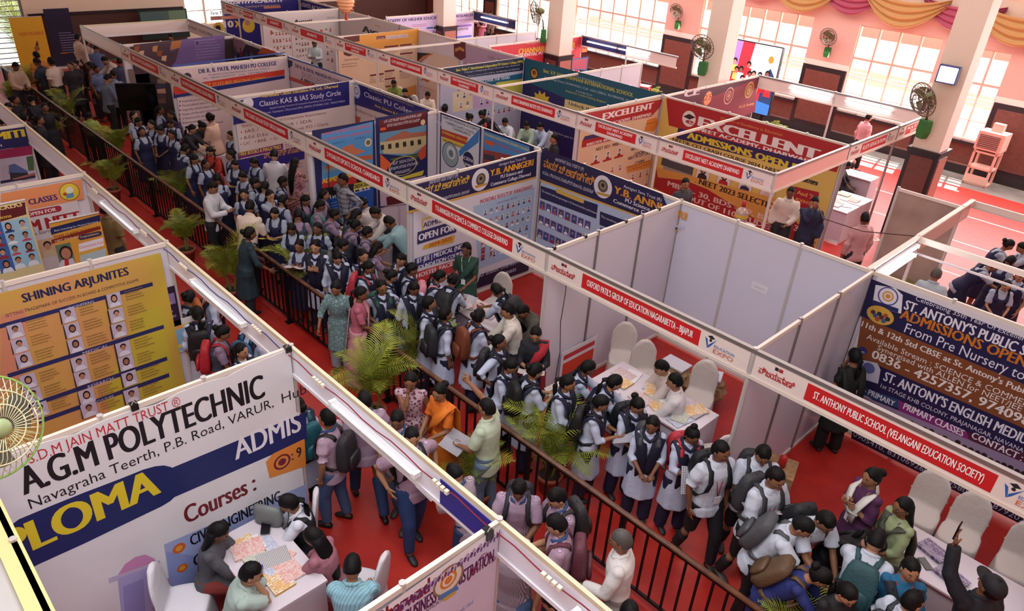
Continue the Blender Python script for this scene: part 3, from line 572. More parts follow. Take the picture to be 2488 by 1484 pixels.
B.poly([(2100,872),(2134,880),(2142,896),(2136,930),(2092,916)],'#b9b9cc'); B.disc((2113,892),12,'#5a5f96'); B.disc((2098,850),9,'#2c2c6a'); B.text('c',2095,854,2101,6,'#dcdce8')
B.done()
# Annigeri booth
B=Board('x',-3,'college_results_banner','navy headed commerce college banner with admission details','banner'); YE='#d99a2a'
B.sheet(.08,2.9,.25,2.45,'#cdc6cf'); B.poly([(990,452),(1302,366),(1299,430),(990,514)],NV); B.poly([(985,512),(1299,427),(1299,432),(985,518)],'#c99a4a')
B.text('ಅಣ್ಣಿಗೇರಿ ಸೇವಾ ಟ್ರಸ್ಟ್ (ರಿ)',1040,446,1113,9,'#c9c4d0',.02); B.text('ವಾಯ್.ಬಿ.ಅಣ್ಣಿಗೇರಿ',1012,474,1140,17,'#cfa636',.03); B.text('ಮಹಾವಿದ್ಯಾಲಯ. ಧಾರವಾಡ',1072,484,1140,7,'#c9c4d0',.02)
B.disc((1164,435),27,'#cfc9d2'); B.disc((1165,434),15,'#5a5048'); B.disc((1165,433),9,'#8a7a60'); B.disc((1165,432),5,'#2c2622'); B.poly([(1150,450),(1180,442),(1178,448),(1152,456)],'#b58a34')
B.text('Annigeri Seva Trust (R)',1209,402,1277,6,'#d3cdd8'); B.text('Y.B. ANNIGERI',1188,427,1295,15,YE,.05); B.text('PU Science and',1213,432,1269,8,'#d3cdd8',.03); B.text('Commerce College Dharwad',1189,451,1289,8,'#d3cdd8',.03)
B.poly([(1146,500),(1296,452),(1283,606),(1160,652)],'#9fb2cc'); B.text("INCREDIBLE RESULTS BY ANNIGERIAN'S",1163,493,1293,9,'#a82430',.03); B.text('Science Stream 2022-23',1204,494,1255,4.5,'#2c2a44',.01)
B.faces((1173,513),(1280,475),(1173,560),9,3,11,200); B.faces((1240,560),(1273,548),(1240,578),3,2,11,240); B.faces((1168,588),(1190,582),(1166,622),2,3,12,260,bgc='#b04a60'); B.faces((1195,588),(1245,570),(1195,612),4,2,11,280)
B.poly([(1022,530),(1100,505),(1100,540),(1022,560)],'#d0a83c'); B.poly([(1025,533),(1100,509),(1100,540),(1025,558)],'#cdc6cf'); B.text('ADMISSIONS',1025,551,1108,11,'#2c2452',.04)
B.poly([(1011,562),(1104,533),(1105,562),(1010,592)],'#33305f'); B.text('OPEN FOR',1014,584,1103,16,'#dcd8e2',.06); B.poly([(1026,594),(1102,568),(1098,586),(1024,604)],'#cf9a34'); B.text('2024-2025',1038,599,1097,9,'#a8401f',.03)
B.poly([(1004,627),(1130,585),(1130,618),(1004,652)],'#2f2d66'); B.text('IIT-JEE | MEDICAL (NEET)',1010,638,1135,11,'#dcd8e2',.04); B.text('FOUNDATION COURSE',1010,655,1125,10,'#dcd8e2',.04)
B.poly([(1004,660),(1130,622),(1130,660),(1004,700)],'#b5383a'); B.text('HOSTEL FACILITY',1008,674,1122,10,'#dcd0d2',.04); B.text('IS SEPARATE',1030,692,1112,9,'#dcd0d2',.04)
B.poly([(1165,664),(1284,624),(1280,655),(1150,700)],'#231d38'); B.text('Saptapur Bhavan, Dharwad-580001',1135,682,1285,9,'#bcb6c4',.02); B.text('9035725025',1199,675,1253,7,'#bcb6c4',.03)
B.done()
B=Board('y',3,'college_stream_banner','navy headed commerce college banner on the back wall with portrait grid','banner')
B.sheet(-2.92,-.05,.25,2.45,'#a6b4cc'); B.poly([(1318,358),(1612,470),(1650,560),(1315,436)],NV); B.poly([(1315,434),(1650,558),(1650,562),(1315,439)],'#c99a4a')
B.text('ಅಣ್ಣಿಗೇರಿ ಸೇವಾ ಟ್ರಸ್ಟ್ (ರಿ)',1352,389,1418,8,'#c9c4d0',.02); B.text('ವಾಯ್.ಬಿ.ಅಣ್ಣಿಗೇರಿ',1324,404,1442,19,'#cf8a30',.03); B.text('ಪ.ಪೂ. ವಿಜ್ಞಾನ ಮಹಾವಿದ್ಯಾಲಯ, ಧಾರವಾಡ',1321,421,1441,8,'#c9c4d0',.02)
B.disc((1468,453),27,'#cfc9d2'); B.disc((1468,451),15,'#5a5048'); B.disc((1468,450),9,'#8a7a60'); B.disc((1468,449),5,'#2c2622'); B.poly([(1452,464),(1484,472),(1482,478),(1454,470)],'#b58a34')
B.text('Annigeri Seva Trust (R)',1518,454,1607,7,'#d3cdd8'); B.text('Y.B. ANNIGERI',1495,467,1665,17,'#cf8a30',.05); B.text('PU Science and',1522,489,1602,9,'#d3cdd8',.03); B.text('Commerce College Dharwad',1493,490,1660,9,'#d3cdd8',.03)
B.poly([(1317,450),(1456,496),(1452,530),(1316,480)],'#27244a'); B.text('The students with less percentage in 10 showed excellent performance',1319,464,1450,5,'#cfcbd8',.01); B.bar((1354,456),1420,10,'#c9a24a',True); B.poly([(1461,512),(1560,548),(1556,580),(1460,545)],'#27244a'); B.text('The students with scholarship',1463,526,1550,5,'#cfcbd8',.01)
B.faces((1324,497),(1434,541),(1324,568),8,3,15,300,bgc='#3b4f90',frame='#a0304a'); B.faces((1470,560),(1500,572),(1470,600),3,2,14,340,bgc='#3b4f90')
B.done()
# Kaluti posters
def poster4(ax,c,q,label,fn):
    b=Board(ax,c,'school_poster',label,'poster'); (u0,z0),(u1,z1)=b.at(*q[0]),b.at(*q[1]); b.sheet(u0,u1,z0,z1,'#1e2350'); fn(b); b.done()
def k1(b):
    b.poly([(778,324),(903,294),(904,420),(780,440)],'#4a86b8'); b.poly([(780,440),(904,400),(905,525),(783,545)],'#241c22'); b.text('S.M.KALUTI COMPOSITE SPORTS RESIDENTIAL',780,328,900,6,'#c03a40',.03); b.text('C.B.S.E HIGH SCHOOL, CHANDARGI-591123',783,342,900,6,'#c03a40',.03); b.text('TQ:RAMDURG 591114',805,350,838,4,'#2a2a40'); b.text('DIST: BELGAVI',861,338,887,4,'#2a2a40')
    b.disc((892,345),10,'#c9b890'); b.disc((892,345),6,'#6a6048'); b.poly([(831,356),(856,348),(856,356),(885,366),(860,376),(828,362)],'#b86a48'); b.poly([(858,380),(902,374),(902,386),(850,390)],'#a85a3c'); b.poly([(783,405),(835,385),(835,392),(790,412)],'#b5603c'); b.poly([(783,412),(830,398),(830,405),(785,420)],'#7a8a8a')
    b.poly([(779,436),(862,420),(864,444),(780,456)],'#b02a2a'); b.text('ADMISSIONS',781,445,857,11,'#d0b43a',.05); b.poly([(858,445),(904,434),(903,452),(856,462)],'#b5aa3a'); b.text('2024-2025',859,457,902,9,'#22202a',.05)
    b.poly([(782,485),(905,453),(905,522),(783,542)],'#1f4f9c'); b.text('1st to 9th C.B.S.E',800,482,899,9,'#d6d6e0',.03); b.lines(800,492,898,7,4,'#8f9ac0',2,4)
poster4('x',-6,((774,560),(907,290)),'sports school poster with sky, red roofed buildings and yellow ribbon',k1)
def k2(b):
    b.poly([(918,292),(1034,268),(1033,306),(985,312),(920,322)],'#5c1a22'); b.text('ಎಸ್.ಎಮ್.ಕಲೂತಿ ಸಂಯುಕ್ತ ಕ್ರೀಡಾ ವಸತಿ',930,298,1024,7,'#cfc4c8',.02); b.text('ಕನ್ನಡ ಮಾಧ್ಯಮ ಪ್ರೌಢ ಶಾಲೆ, ಚಂದರಗಿ',938,308,1020,7,'#cfc4c8',.02); b.disc((1025,296),7,'#c9b890'); b.bar((921,310),938,7,'#c9552c',True)
    b.poly([(920,322),(985,312),(1033,302),(1033,350),(1000,380),(920,372)],'#5f8aa8'); b.poly([(934,338),(960,326),(978,316),(995,322),(1033,318),(1033,328),(934,344)],'#a0604a'); b.poly([(920,345),(1033,328),(1033,350),(1000,372),(930,372)],'#b5a47c')
    for i in range(6): b.poly([(922+i*18,352-i*2.6),(930+i*18,350-i*2.6),(931+i*18,362-i*2.6),(923+i*18,364-i*2.6)],'#2a2622')
    b.poly([(921,372),(948,396),(935,415),(922,410)],'#c9582a'); b.poly([(1033,348),(1010,372),(1020,388),(1032,380)],'#b8482c'); b.poly([(945,385),(1015,370),(1010,384),(950,390)],'#4a5a2c')
    b.disc((977,402),23,'#c9b45a',fx=1.75); b.disc((977,402),21.5,'#1f2148',fx=1.75); b.text('ಸನ್ 2024-25ನೇ',951,400,1005,7,'#d0cdd8',.02); b.text('ಶೈಕ್ಷಣಿಕ ವರ್ಷದ ಪ್ರವೇಶಗಳು',942,414,1016,7,'#d0cdd8',.02); b.text('ಪ್ರಾರಂಭವಾಗಿವೆ',957,423,997,7,'#d0cdd8',.02)
    b.poly([(970,430),(1028,412),(1024,424),(965,438)],'#c9b83c'); b.poly([(920,452),(1032,425),(1032,490),(922,500)],'#b9a3b4'); b.poly([(936,478),(1010,458),(1010,486),(938,498)],'#5c1a22')
poster4('x',-6,((917,505),(1037,264)),'sports school poster with maroon header, building photo and navy oval',k2)
def k3(b):
    b.poly([(1076,277),(1169,310),(1166,412),(1074,420)],'#c6c8d2'); b.text('COMPOSITE RESIDENTIAL PU SCIENCE',1079,286,1162,6,'#23264a',.03); b.text('COMMERCE & ARTS COLLEGE,',1086,299,1153,6,'#23264a',.03); b.text('CHANDARGI',1104,314,1142,6,'#23264a',.03); b.poly([(1075,312),(1140,333),(1137,352),(1075,330)],'#b03a30'); b.text('ADMISSIONS OPEN FOR',1077,322,1136,6,'#d0b43a',.04); b.poly([(1077,331),(1130,350),(1128,360),(1077,342)],'#d0b83c'); b.text('THE YEAR 2024-2025',1079,341,1128,5,'#2a2430',.03)
    b.disc((1097,375),30,'#1f2a50'); b.disc((1097,375),28,'#8fa0a6'); b.disc((1099,370),16,'#c9cdd0'); b.disc((1099,372),9,'#6a7a80'); b.poly([(1169,312),(1166,345),(1120,380),(1118,366)],'#3f78b8'); b.disc((1141,388),21,'#c9c4a0'); b.disc((1141,388),19.5,'#22244c'); b.text('SCIENCE',1126,384,1158,8,'#d0cdd8',.03); b.text('COMMERCE',1122,396,1166,7,'#d0cdd8',.03)
poster4('y',3,((1071,425),(1172,308)),'upright college poster with round building photograph and navy science disc',k3)
def k4(b):
    b.poly([(1179,316),(1290,355),(1290,440),(1177,420)],'#4a7fb5'); b.text('MAGADHA RESIDENTIAL DEGREE COLLEGE',1181,327,1285,5.5,'#c9b83c',.03); b.text('CHANDARGI - 591123',1195,345,1275,5,'#b03a3a',.03); b.bar((1181,338),1200,9,'#c9552c',True); b.poly([(1177,362),(1240,375),(1290,395),(1290,440),(1177,430)],'#8a4038'); b.poly([(1179,372),(1205,378),(1205,392),(1179,386)],'#3a3a4c')
poster4('y',3,((1174,430),(1300,355)),'upright degree college poster in sky blue and brick red',k4)
# Classic
B=Board('x',-9,'study_circle_banner','navy topped study circle banner listing exams in maroon','banner'); B.sheet(.06,2.92,.4,2.44,'#c9b8b4')
B.poly([(565,246),(846,196),(847,254),(566,302)],'#231f6a'); B.disc((601,250),14,'#c9c4cc'); B.text('Karnataka Classic Education Pvt. Ltd., Dharwad',636,236,821,7,'#cfae34',.03); B.text('Classic KAS & IAS Study Circle',629,258,828,12,'#d6d0dc',.02); B.text('Special Coaching Centre for all Competitive Examinations from 23 Years',654,264,806,4,'#b5b0c8',.01); B.text('Road, Saptapur, Dharwad (Ph) (0836) 2743066 Cell : 9663370865',640,276,838,4.5,'#b5b0c8',.01)
MR='#7c3238'; B.text('Special Coaching for all Competitive Examinations',586,308,792,6,MR,.01); B.text('• IAS / KAS  • FDA / SDA',583,324,758,7,MR,.02); B.text('• B.Ed. D.Ed. TET  • SBI Bank PO / Clerk',583,339,798,7,MR,.02); B.text('• LIC   • RRB   • SSC',583,353,682,7,MR,.02); B.poly([(577,370),(686,347),(686,362),(577,385)],'#6a2468'); B.text('FREE BOOKS & MAGAZINES',581,378,683,9,'#d0b43a',.04); B.poly([(575,388),(738,352),(738,385),(575,430)],'#2a2574'); B.text('ವಿದ್ಯಾರ್ಥಿ ಸ್ಪೂರ್ತಿ',640,384,738,11,'#c98a30',.03); B.lines(700,392,736,8,3,'#8f8ab0',3,5); B.lines(690,345,735,5,4,MR,1.6,6)
B.done()
B=Board('y',3,'classic_college_banner','navy classic college banner with round pale crest on the back wall','banner'); B.sheet(-8.92,-6.05,.4,2.44,'#c9b4b2')
B.poly([(856,198),(1045,266),(1040,310),(856,250)],'#231f6a'); B.disc((869,220),19,'#8fa6c4',fx=.9); B.disc((869,220),15,'#b9c4d4'); B.disc((869,220),9,'#7a4a6a'); B.disc((869,220),7,'#b9c4d4'); B.text("Classic Educational & Cultural Development Society's",897,218,1005,4.5,'#a89a4a',.02); B.text('Classic PU College, Dharwad',888,233,1085,12,'#d6d0dc',.02); B.text('Arts, Science & Commerce',914,258,1000,6,'#cfae34',.03); B.text('Foundation for Success',861,265,935,7,'#7c3238',.02); B.poly([(860,278),(880,285),(876,300),(860,296)],'#b0503a'); B.done()
# Patil
B=Board('x',-12,'college_features_banner','pale pu college banner with blue title, orange band and feature list','banner'); B.sheet(.06,2.92,.3,2.46,'#cbb6b8')
B.poly([(418,158),(690,126),(690,129),(418,162)],'#3a56a0'); B.disc((454,186),10,'#3a3048'); B.text('DR R. B. PATIL MAHESH PU COLLEGE',482,178,672,10,'#2c3468',.05); B.text('Priyadarshini Colony, Near Akshay Park, Gokul Road, Hubballi 30.',506,183,656,4,'#4a4a6a',.01); B.text('Ph : 0836-2332227  Cell : 7899889022',493,192,650,3.5,'#4a4a6a',.01)
B.poly([(420,210),(690,168),(690,181),(420,224)],'#c0392a'); B.text('A BRIGHT FUTURE BEGINS HERE!',452,217,644,9,'#cf8a34',.05); B.poly([(420,225),(690,182),(690,190),(420,238)],'#1f2a6c'); B.poly([(423,214),(475,206),(475,222),(423,230)],'#c0392a'); B.text('FEATURES:',438,236,490,6.5,'#33407c',.04)
for i,t in enumerate(('Experienced and qualified faculty','Personalized attention','Digitally aided smart teaching','State-of-the-art Science laboratory','2 Mentors for each class','Well-stocked library','Limited student size')):
    B.text(t,442,248+i*10.6,442+[95,72,98,118,76,62,100][i],5,'#4a3040',.02); B.poly([(434,243+i*10.6),(439,245+i*10.6),(434,249+i*10.6)],'#a83a3a')
B.done()
B=Board('y',3,'college_shield_banner','pale pu college banner with dark shield and red band on the back wall','banner'); B.sheet(-11.92,-9.05,.3,2.46,'#c4b0b8')
B.poly([(691,132),(860,190),(860,194),(691,136)],'#3a56a0'); B.poly([(697,143),(714,148),(713,160),(705,165),(697,158)],'#3a3048'); B.text('DR R. B. PATIL MAHESH PU COLLEGE',721,163,845,9,'#2c3468',.05); B.lines(735,173,820,5,3,'#6a5a7a',1.5,9); B.poly([(692,180),(860,238),(860,247),(692,189)],'#b5453c'); B.text('A BRIGHT FUTURE',734,194,810,7,'#2c2438',.05); B.done()
# purple / dark posters
B=Board('x',-15,'purple_poster','dark framed purple college poster with collage of photographs','poster'); B.sheet(.2,2.95,.4,2.44,'#3a2c2c'); B.poly([(324,108),(544,84),(546,160),(326,180)],'#6a5488'); B.poly([(324,108),(440,95),(425,150),(400,175),(326,180)],'#4a3440')
for i in range(9): B.poly([(326+i*11,112+(i%4)*12),(338+i*11,110+(i%4)*12),(336+i*11,126+(i%4)*11),(325+i*11,124+(i%4)*11)],['#8a4a2c','#c9a07a','#5a2c3a','#3a4a70','#b57a4a'][i%5])
B.poly([(415,100),(440,97),(436,115),(412,122)],'#a86a3a'); B.lines(470,98,535,7,7,'#8f86a8',1.5,11); B.disc((478,104),3,'#3a2440'); B.done()
B=Board('x',-15,'pale_poster','narrow photo poster hanging under the purple poster behind the television','poster'); B.sheet(.05,.55,.3,1.9,'#7a6460'); 
for i in range(6): B.poly([(380,180+i*12),(400,178+i*12),(402,190+i*12),(382,190+i*12)],['#3a2c30','#8a6a5a','#2c3450','#a8806a','#4a3440','#6a4a40'][i])
B.done()
B=Board('y',3,'dark_event_poster','dark poster with silhouettes and orange corner on the back wall','poster'); B.sheet(-14.92,-12.05,.4,2.42,'#2a2226'); B.poly([(565,92),(590,98),(600,108),(590,130),(565,125)],'#8a6a7a'); B.poly([(640,115),(672,124),(670,130),(628,131)],'#b5502c'); 
for i in range(4): B.disc((575+i*13,118+i*2),4,'#4a2a3a'); B.poly([(571+i*13,122+i*2),(580+i*13,124+i*2),(579+i*13,136+i*2),(571+i*13,135+i*2)],['#3a4a70','#6a2c3a','#2c3a60','#5a4a6a'][i])
B.done()
B=Board('y',3,'narayana_strip','pale strip with faint blue lettering at the far left back','sign'); B.sheet(-17.9,-15.1,2.15,2.45,'#c9beb8'); B.text('NARAYANA  COACHING',448,62,518,7,'#4a5a88',.03); B.done()
# third row banners
B=Board('x',-18.35,'portrait_banner','white coaching banner covered with rows of topper portraits','banner'); B.sheet(5.55,8.45,.2,2.46,'#c9c0c0'); B.text('Avanti',714,57,758,9,'#23262c',.05); B.text('2023',793,45,813,4,'#4a4a50',.02)
B.faces((661,81),(700,79),(661,116),6,3,7.5,400,bgc='#c9b8b4'); B.faces((717,92),(745,88),(717,137),5,4,7,430,bgc='#c9b8b4'); B.faces((790,72),(800,71),(790,146),2,5,8,460,bgc='#c9b8b4'); B.bar((655,74),661,10,'#b5453c'); B.bar((776,72),783,6,'#b5453c'); B.done()
B=Board('y',8.5,'title_banner','white coaching banner with large black title on the back wall','banner'); B.sheet(-18.25,-13.9,.2,2.46,'#c6bebc'); B.text('Avanti',883,77,952,16,'#23262c',.05); B.bar((912,60),925,2,'#c98a3a'); B.face((972,66),8,4,bgc='#c6bebc'); B.done()
B=Board('x',-13.8,'programmes_banner','cream and orange university programmes banner with maroon headings','banner'); B.sheet(5.55,8.45,.2,2.46,'#d0b295'); B.poly([(832,90),(1016,68),(1016,106),(832,130)],'#cf9244'); B.poly([(833,90),(872,85),(872,100),(833,104)],'#5c2a2a'); B.bar((913,88),936,8,'#6a2a34'); B.bar((937,87),992,8,'#c9b8b8'); B.text('UG & PG',915,96,934,5,'#d8c8b0'); B.text('PROGRAMMES OFFERED',938,94,990,5,'#8a6a70',.02)
for q in ((932,112,968),(970,108,1000),(970,129,1002),(897,181,914),(918,178,932),(933,171,958),(969,170,1002),(933,190,960),(935,208,950)): B.bar(q[:2],q[2],4,'#6a3038'); B.lines(q[0],q[1]+7,q[2],4,4,'#8a7468',1.3,q[0])
B.poly([(834,121),(865,121),(863,130),(846,136),(834,132)],'#5c2a2a'); B.text('Admission Contacts',835,147,872,3.5,'#6a4a40'); B.lines(828,156,885,6,2,'#8a7468',1.3,8); B.poly([(940,226),(1010,205),(1010,260),(940,280)],'#bf8644'); B.done()
B=Board('y',8.5,'university_banner','lilac university banner with maroon book emblem','banner'); B.sheet(-11.55,-9.15,.2,2.46,'#a58fa6'); B.poly([(1104,100),(1133,103),(1134,140),(1121,146),(1106,136)],'#5c2630'); B.poly([(1108,118),(1119,113),(1130,119),(1130,126),(1119,121),(1108,126)],'#b5804a'); B.text('GM UNIVERSITY',1187,141,1262,7,'#6a4050',.02); B.done()
B=Board('y',8.5,'curve_poster','cream poster with black and orange curves and an open book','poster'); B.sheet(-13.3,-11.75,.2,1.95,'#d0bcab'); B.poly([(1013,127),(1050,130),(1030,136),(1015,150)],'#2a2a30'); B.poly([(1015,150),(1030,136),(1050,130),(1056,131),(1036,140),(1016,156)],'#bf7a48'); B.poly([(1022,196),(1032,188),(1040,193),(1050,188),(1060,198),(1050,194),(1040,199),(1031,193)],'#a8583c'); B.text('GM UNIVERSITY',1020,210,1062,5,'#a8806a',.02); B.text('www.gmu.ac.in',1028,218,1054,3,'#7a6458'); B.done()
B=Board('x',-9.07,'institute_results_banner','navy headed institute banner with yellow title and pastel portrait blocks','banner'); B.sheet(5.55,8.45,.2,2.46,'#a9adc2'); B.poly([(1075,166),(1274,138),(1272,170),(1076,196)],'#1f2a44'); B.text('Smt. Vidya P. Hanchinmani Independent PU Science College (VPH)',1106,173,1270,6,'#c2bc3a',.03); B.text('Vidyagiri, Kalaghatagi Road, Dharwad, Dist. Dharwad',1126,177,1262,3.5,'#a8a8b8'); B.text('Please Contact 6361120616, 9019806928, 9019806928',1135,186,1262,3.5,'#a8a8b8'); B.poly([(1110,206),(1272,176),(1272,192),(1110,220)],'#1f5a7a'); B.text('PERFORMANCE OVER THE YEARS',1118,208,1238,6.5,'#c9ccd6',.03)
B.poly([(1098,224),(1146,216),(1146,264),(1098,272)],'#c9bc9c'); B.poly([(1148,220),(1192,212),(1192,256),(1148,264)],'#b59ac0'); B.poly([(1204,200),(1272,190),(1272,225),(1204,240)],'#b0b04a'); B.faces((1108,232),(1140,226),(1108,232),3,1,11,500); B.faces((1116,254),(1132,252),(1116,254),2,1,11,510); B.faces((1166,246),(1180,244),(1166,246),2,1,11,520); B.faces((1183,272),(1245,262),(1183,272),6,1,10,530)
B.done()
B=Board('y',8.5,'international_school_banner','teal and navy international school banner with gold starburst','banner'); B.sheet(-8.98,-4.45,.2,2.46,'#262058'); B.poly([(1278,140),(1612,228),(1560,250),(1500,250),(1430,262),(1277,196)],'#1f5568'); B.disc((1300,178),14,'#1a2a34'); B.disc((1300,178),11,'#c98a34'); B.disc((1300,176),6,'#6a4420')
B.text('Smt. V.P. HANCHINMANI INTERNATIONAL SCHOOL',1322,175,1538,9,'#bdb33c',.03); B.text("Kamalesh Education Society's",1391,184,1462,4,'#a9bcc4'); B.text('Kalaghatagi Road, DHARWAD | Cell : 6361120816, 9019806928, 9019806928',1325,189,1560,5.5,'#a9bcc4',.02); B.text('Knowledge Partner',1402,222,1440,4,'#a9bcc4'); B.text('Academy for Creative Teaching, Bangalore',1376,222,1472,5,'#bdb33c',.02)
u,z=B.at(1317,250); q=30/B.pz(u,z); B.poly([(u+(q if i%2 else q*.68)*1.2*math.cos(PI*i/12),z+(q if i%2 else q*.68)*math.sin(PI*i/12)) for i in range(24)],'#cfb034',False); B.poly([(1375,240),(1460,262),(1452,300),(1440,312),(1370,285)],'#cdbd80'); B.text('Unlock the',1384,254,1440,8,'#3a3450',.03); B.text('within',1378,300,1404,7,'#3a3450',.03); B.text('Registrations open for Grades 1',1335,318,1420,5,'#b9b4cc',.02)
B.done()
B=Board('x',-4.37,'medical_selection_banner','cream and red medical academy banner with portraits on the side wall','banner'); B.sheet(5.6,8.44,.2,2.45,'#d3b596'); B.poly([(1412,276),(1608,240),(1598,262),(1580,282),(1412,316)],'#a5282c'); B.text('27 Years of Excellence in Education',1485,265,1553,4,'#c9a24a'); B.text('EXCELLENT',1462,290,1585,15,'#dcd0cc',.08); B.text('ACADEMY, DHARWAD.',1485,302,1583,8,'#dcd0cc',.05)
B.poly([(1418,330),(1500,312),(1498,322),(1412,342)],'#3a3464'); B.poly([(1412,340),(1500,322),(1500,336),(1410,358)],'#a5282c'); B.text('8088573878, 8861794',1422,354,1490,6.5,'#dcd0cc',.03); B.text('NEET 2023 - MBBS SELECTION',1445,366,1540,7.5,'#5a2a2c',.04); B.poly([(1570,290),(1592,284),(1597,300),(1586,318),(1562,318)],'#cf7a34'); B.text('Hostels For',1568,302,1592,4,'#3a2a24')
for i,t in enumerate(('NEET LONGTERM','COACHING','NEET /K-CET CRASH','COURSE')): B.text(t,1530-[0,-8,7,-10][i],366+i*11,1530+[44,40,56,36][i],7,'#3a2450',.05)
B.text('ADMISSIONS',1522,356,1562,6,'#a5282c',.03); B.poly([(1518,404),(1586,384),(1582,404),(1520,420)],'#cf8a44'); B.text('Attractive Scholarship',1522,408,1580,4.5,'#5a2c24',.02); B.text('for Meritorious Students',1524,414,1580,4.5,'#5a2c24',.02)
for i,(x,y) in enumerate(((1445,384),(1474,376),(1502,368))): B.face((x,y),17,600+i,bgc='#cdc4c0',shirt='#8f2430'); B.bar((x-12,y+12),x+12,5,'#a5282c')
for i,(x,y) in enumerate(((1485,410),(1504,405),(1535,428),(1553,423),(1570,418),(1568,442))): B.face((x,y),11,620+i,bgc='#cdc4c0',shirt='#9f3440')
B.done()
B=Board('y',8.5,'excellent_academy_banner','large red and yellow medical academy admissions banner','banner'); B.sheet(-4.28,.18,.2,2.46,'#cfb460')
B.poly([(1621,237),(2058,355),(2034,418),(1627,304)],'#a1262a'); B.disc((1676,288),19,'#d8d2cc'); B.text('e',1669,298,1683,12,'#a1262a',.06); B.poly([(1662,282),(1677,276),(1692,285),(1677,290)],'#3a2024'); B.text('27 Years of Excellence in Education',1752,289,1900,6,'#cf9a4a',.02)
B.text('EXCELLENT',1700,305,1984,23,'#dcd6d2',.09); B.text('NEET ACADEMY, DHARWAD',1699,317,1968,8.5,'#dcd6d2',.06); B.poly([(1650,310),(1990,398),(1985,424),(1645,335)],'#2a2454'); B.text('ADMISSIONS OPEN FOR',1672,335,1982,16,'#cdb934',.07); B.text('NEET/K-CET CRASH COURSE 2024 | NEET LONGTERM',1636,341,1985,8,'#2c2a2e',.04); B.text('2025',1952,440,1983,9,'#2c2a2e',.04)
B.rect((1612,376),(1684,425),'#4a4a50'); B.rect((1628,382),(1668,402),'#8a8fa0'); B.rect((1612,412),(1684,425),'#8f8a84'); 
for i,(x,y) in enumerate(((1711,415),(1762,430),(1814,445),(1868,462))): B.face((x,y),34,650+i,bgc='#cfcac6',shirt=['#2a2624','#a5282c','#2c3050','#c9b0a8'][i],frame='#c98a5a'); B.bar((x-20,y+18),x+22,9,'#a5282c')
B.poly([(1597,410),(1980,560),(1980,640),(1590,455)],'#a1262a'); B.poly([(1597,405),(1930,492),(1900,530),(1860,545),(1690,440),(1600,430)],'#cf9a4c'); B.text('NEET 2023 SELECTION',1700,446,1895,13,'#2c2826',.05); B.text('MBBS - 30, BDS - 09, BAMS',1624,450,1905,12,'#d3c4bc',.04); B.text('OUT OF 110 STUDENTS',1670,484,1910,12,'#d3c4bc',.04); B.poly([(1932,452),(1992,466),(1985,560),(1925,545)],'#9c2030'); B.text("And '24",1938,470,1982,9,'#cf9a4a',.04); B.text('IDENTS',1935,486,1975,7,'#cf9a4a',.04); B.text('REPEATERS',1905,520,1985,12,'#d3c4bc',.04); B.disc((1948,533),12,'#c9b04a'); B.text('34',1930,558,1952,13,'#d3c4bc',.04)
B.done()
# fourth row banners
B=Board('x',-10.8,'red_college_banner','red residential pu science college banner with yellow title','banner'); B.sheet(8.9,12.9,.2,2.46,'#b8303c'); B.text('CHANNABASAVESHWAR',1258,131,1397,12,'#cfa834',.05); B.text('RESIDENTIAL PU SCIENCE COLLEGE',1250,140,1394,7.5,'#d8ccd0',.04); B.text('Viswaguru Basavanna Vidyapeetha Trust',1275,108,1390,3.5,'#c9a0a4'); B.face((1419,112),24,9,bgc='#b8303c',shirt='#cf7a34'); B.poly([(1330,150),(1428,137),(1424,172),(1330,160)],'#3a5a90'); B.poly([(1334,153),(1425,140),(1422,168),(1334,162)],'#a04a5c'); B.text("84%",1362,160,1378,7,'#dcd0d4',.05); B.done()
B=Board('x',-16.2,'research_academy_board','lilac white academy of higher education board with colour bars','banner'); B.sheet(9.0,12.9,.2,2.46,'#b9a8cc'); B.text('ACADEMY OF HIGHER EDUCATION AND RESEARCH',925,56,1148,7,'#2c2a4c',.05); B.text('BELAGAVI, KARNATAKA',1110,51,1148,3,'#3a3860'); B.bar((1035,66),1052,4,'#2f5aa0'); B.bar((1052,65),1086,5,'#2a4a3a'); B.bar((1087,63),1146,5,'#7a5aa8'); B.text('HOMOEOPATHIC',1091,76,1139,6,'#2c2a4c',.03); B.text('KLE BMK',1050,80,1078,6,'#2c2a4c',.03); B.bar((1108,88),1146,5,'#4a5ab0'); B.lines(1000,60,1050,4,2,'#a0506a',1.2,3); B.done()
B=Board('x',-4.3,'society_crest_banner','maroon society banner with three round crests','banner'); B.sheet(8.58,12.9,.2,2.46,'#4c2030'); B.poly([(1700,245),(1838,190),(1832,270),(1780,290),(1720,280)],'#7a2c3c'); B.text('CE',1660,236,1697,17,'#c9b0b4',.08); B.disc((1717,238),17,'#cf8a5a'); B.text('25',1707,244,1728,13,'#8a2a34',.02); B.seal((1768,232),21,'#c09a90','#7a3038','#b8887a'); B.seal((1818,218),20,'#c9a060','#8a5a34','#c9a878'); B.text('K.L.E. Society',1793,262,1832,6,'#c99a5a',.03); B.done()
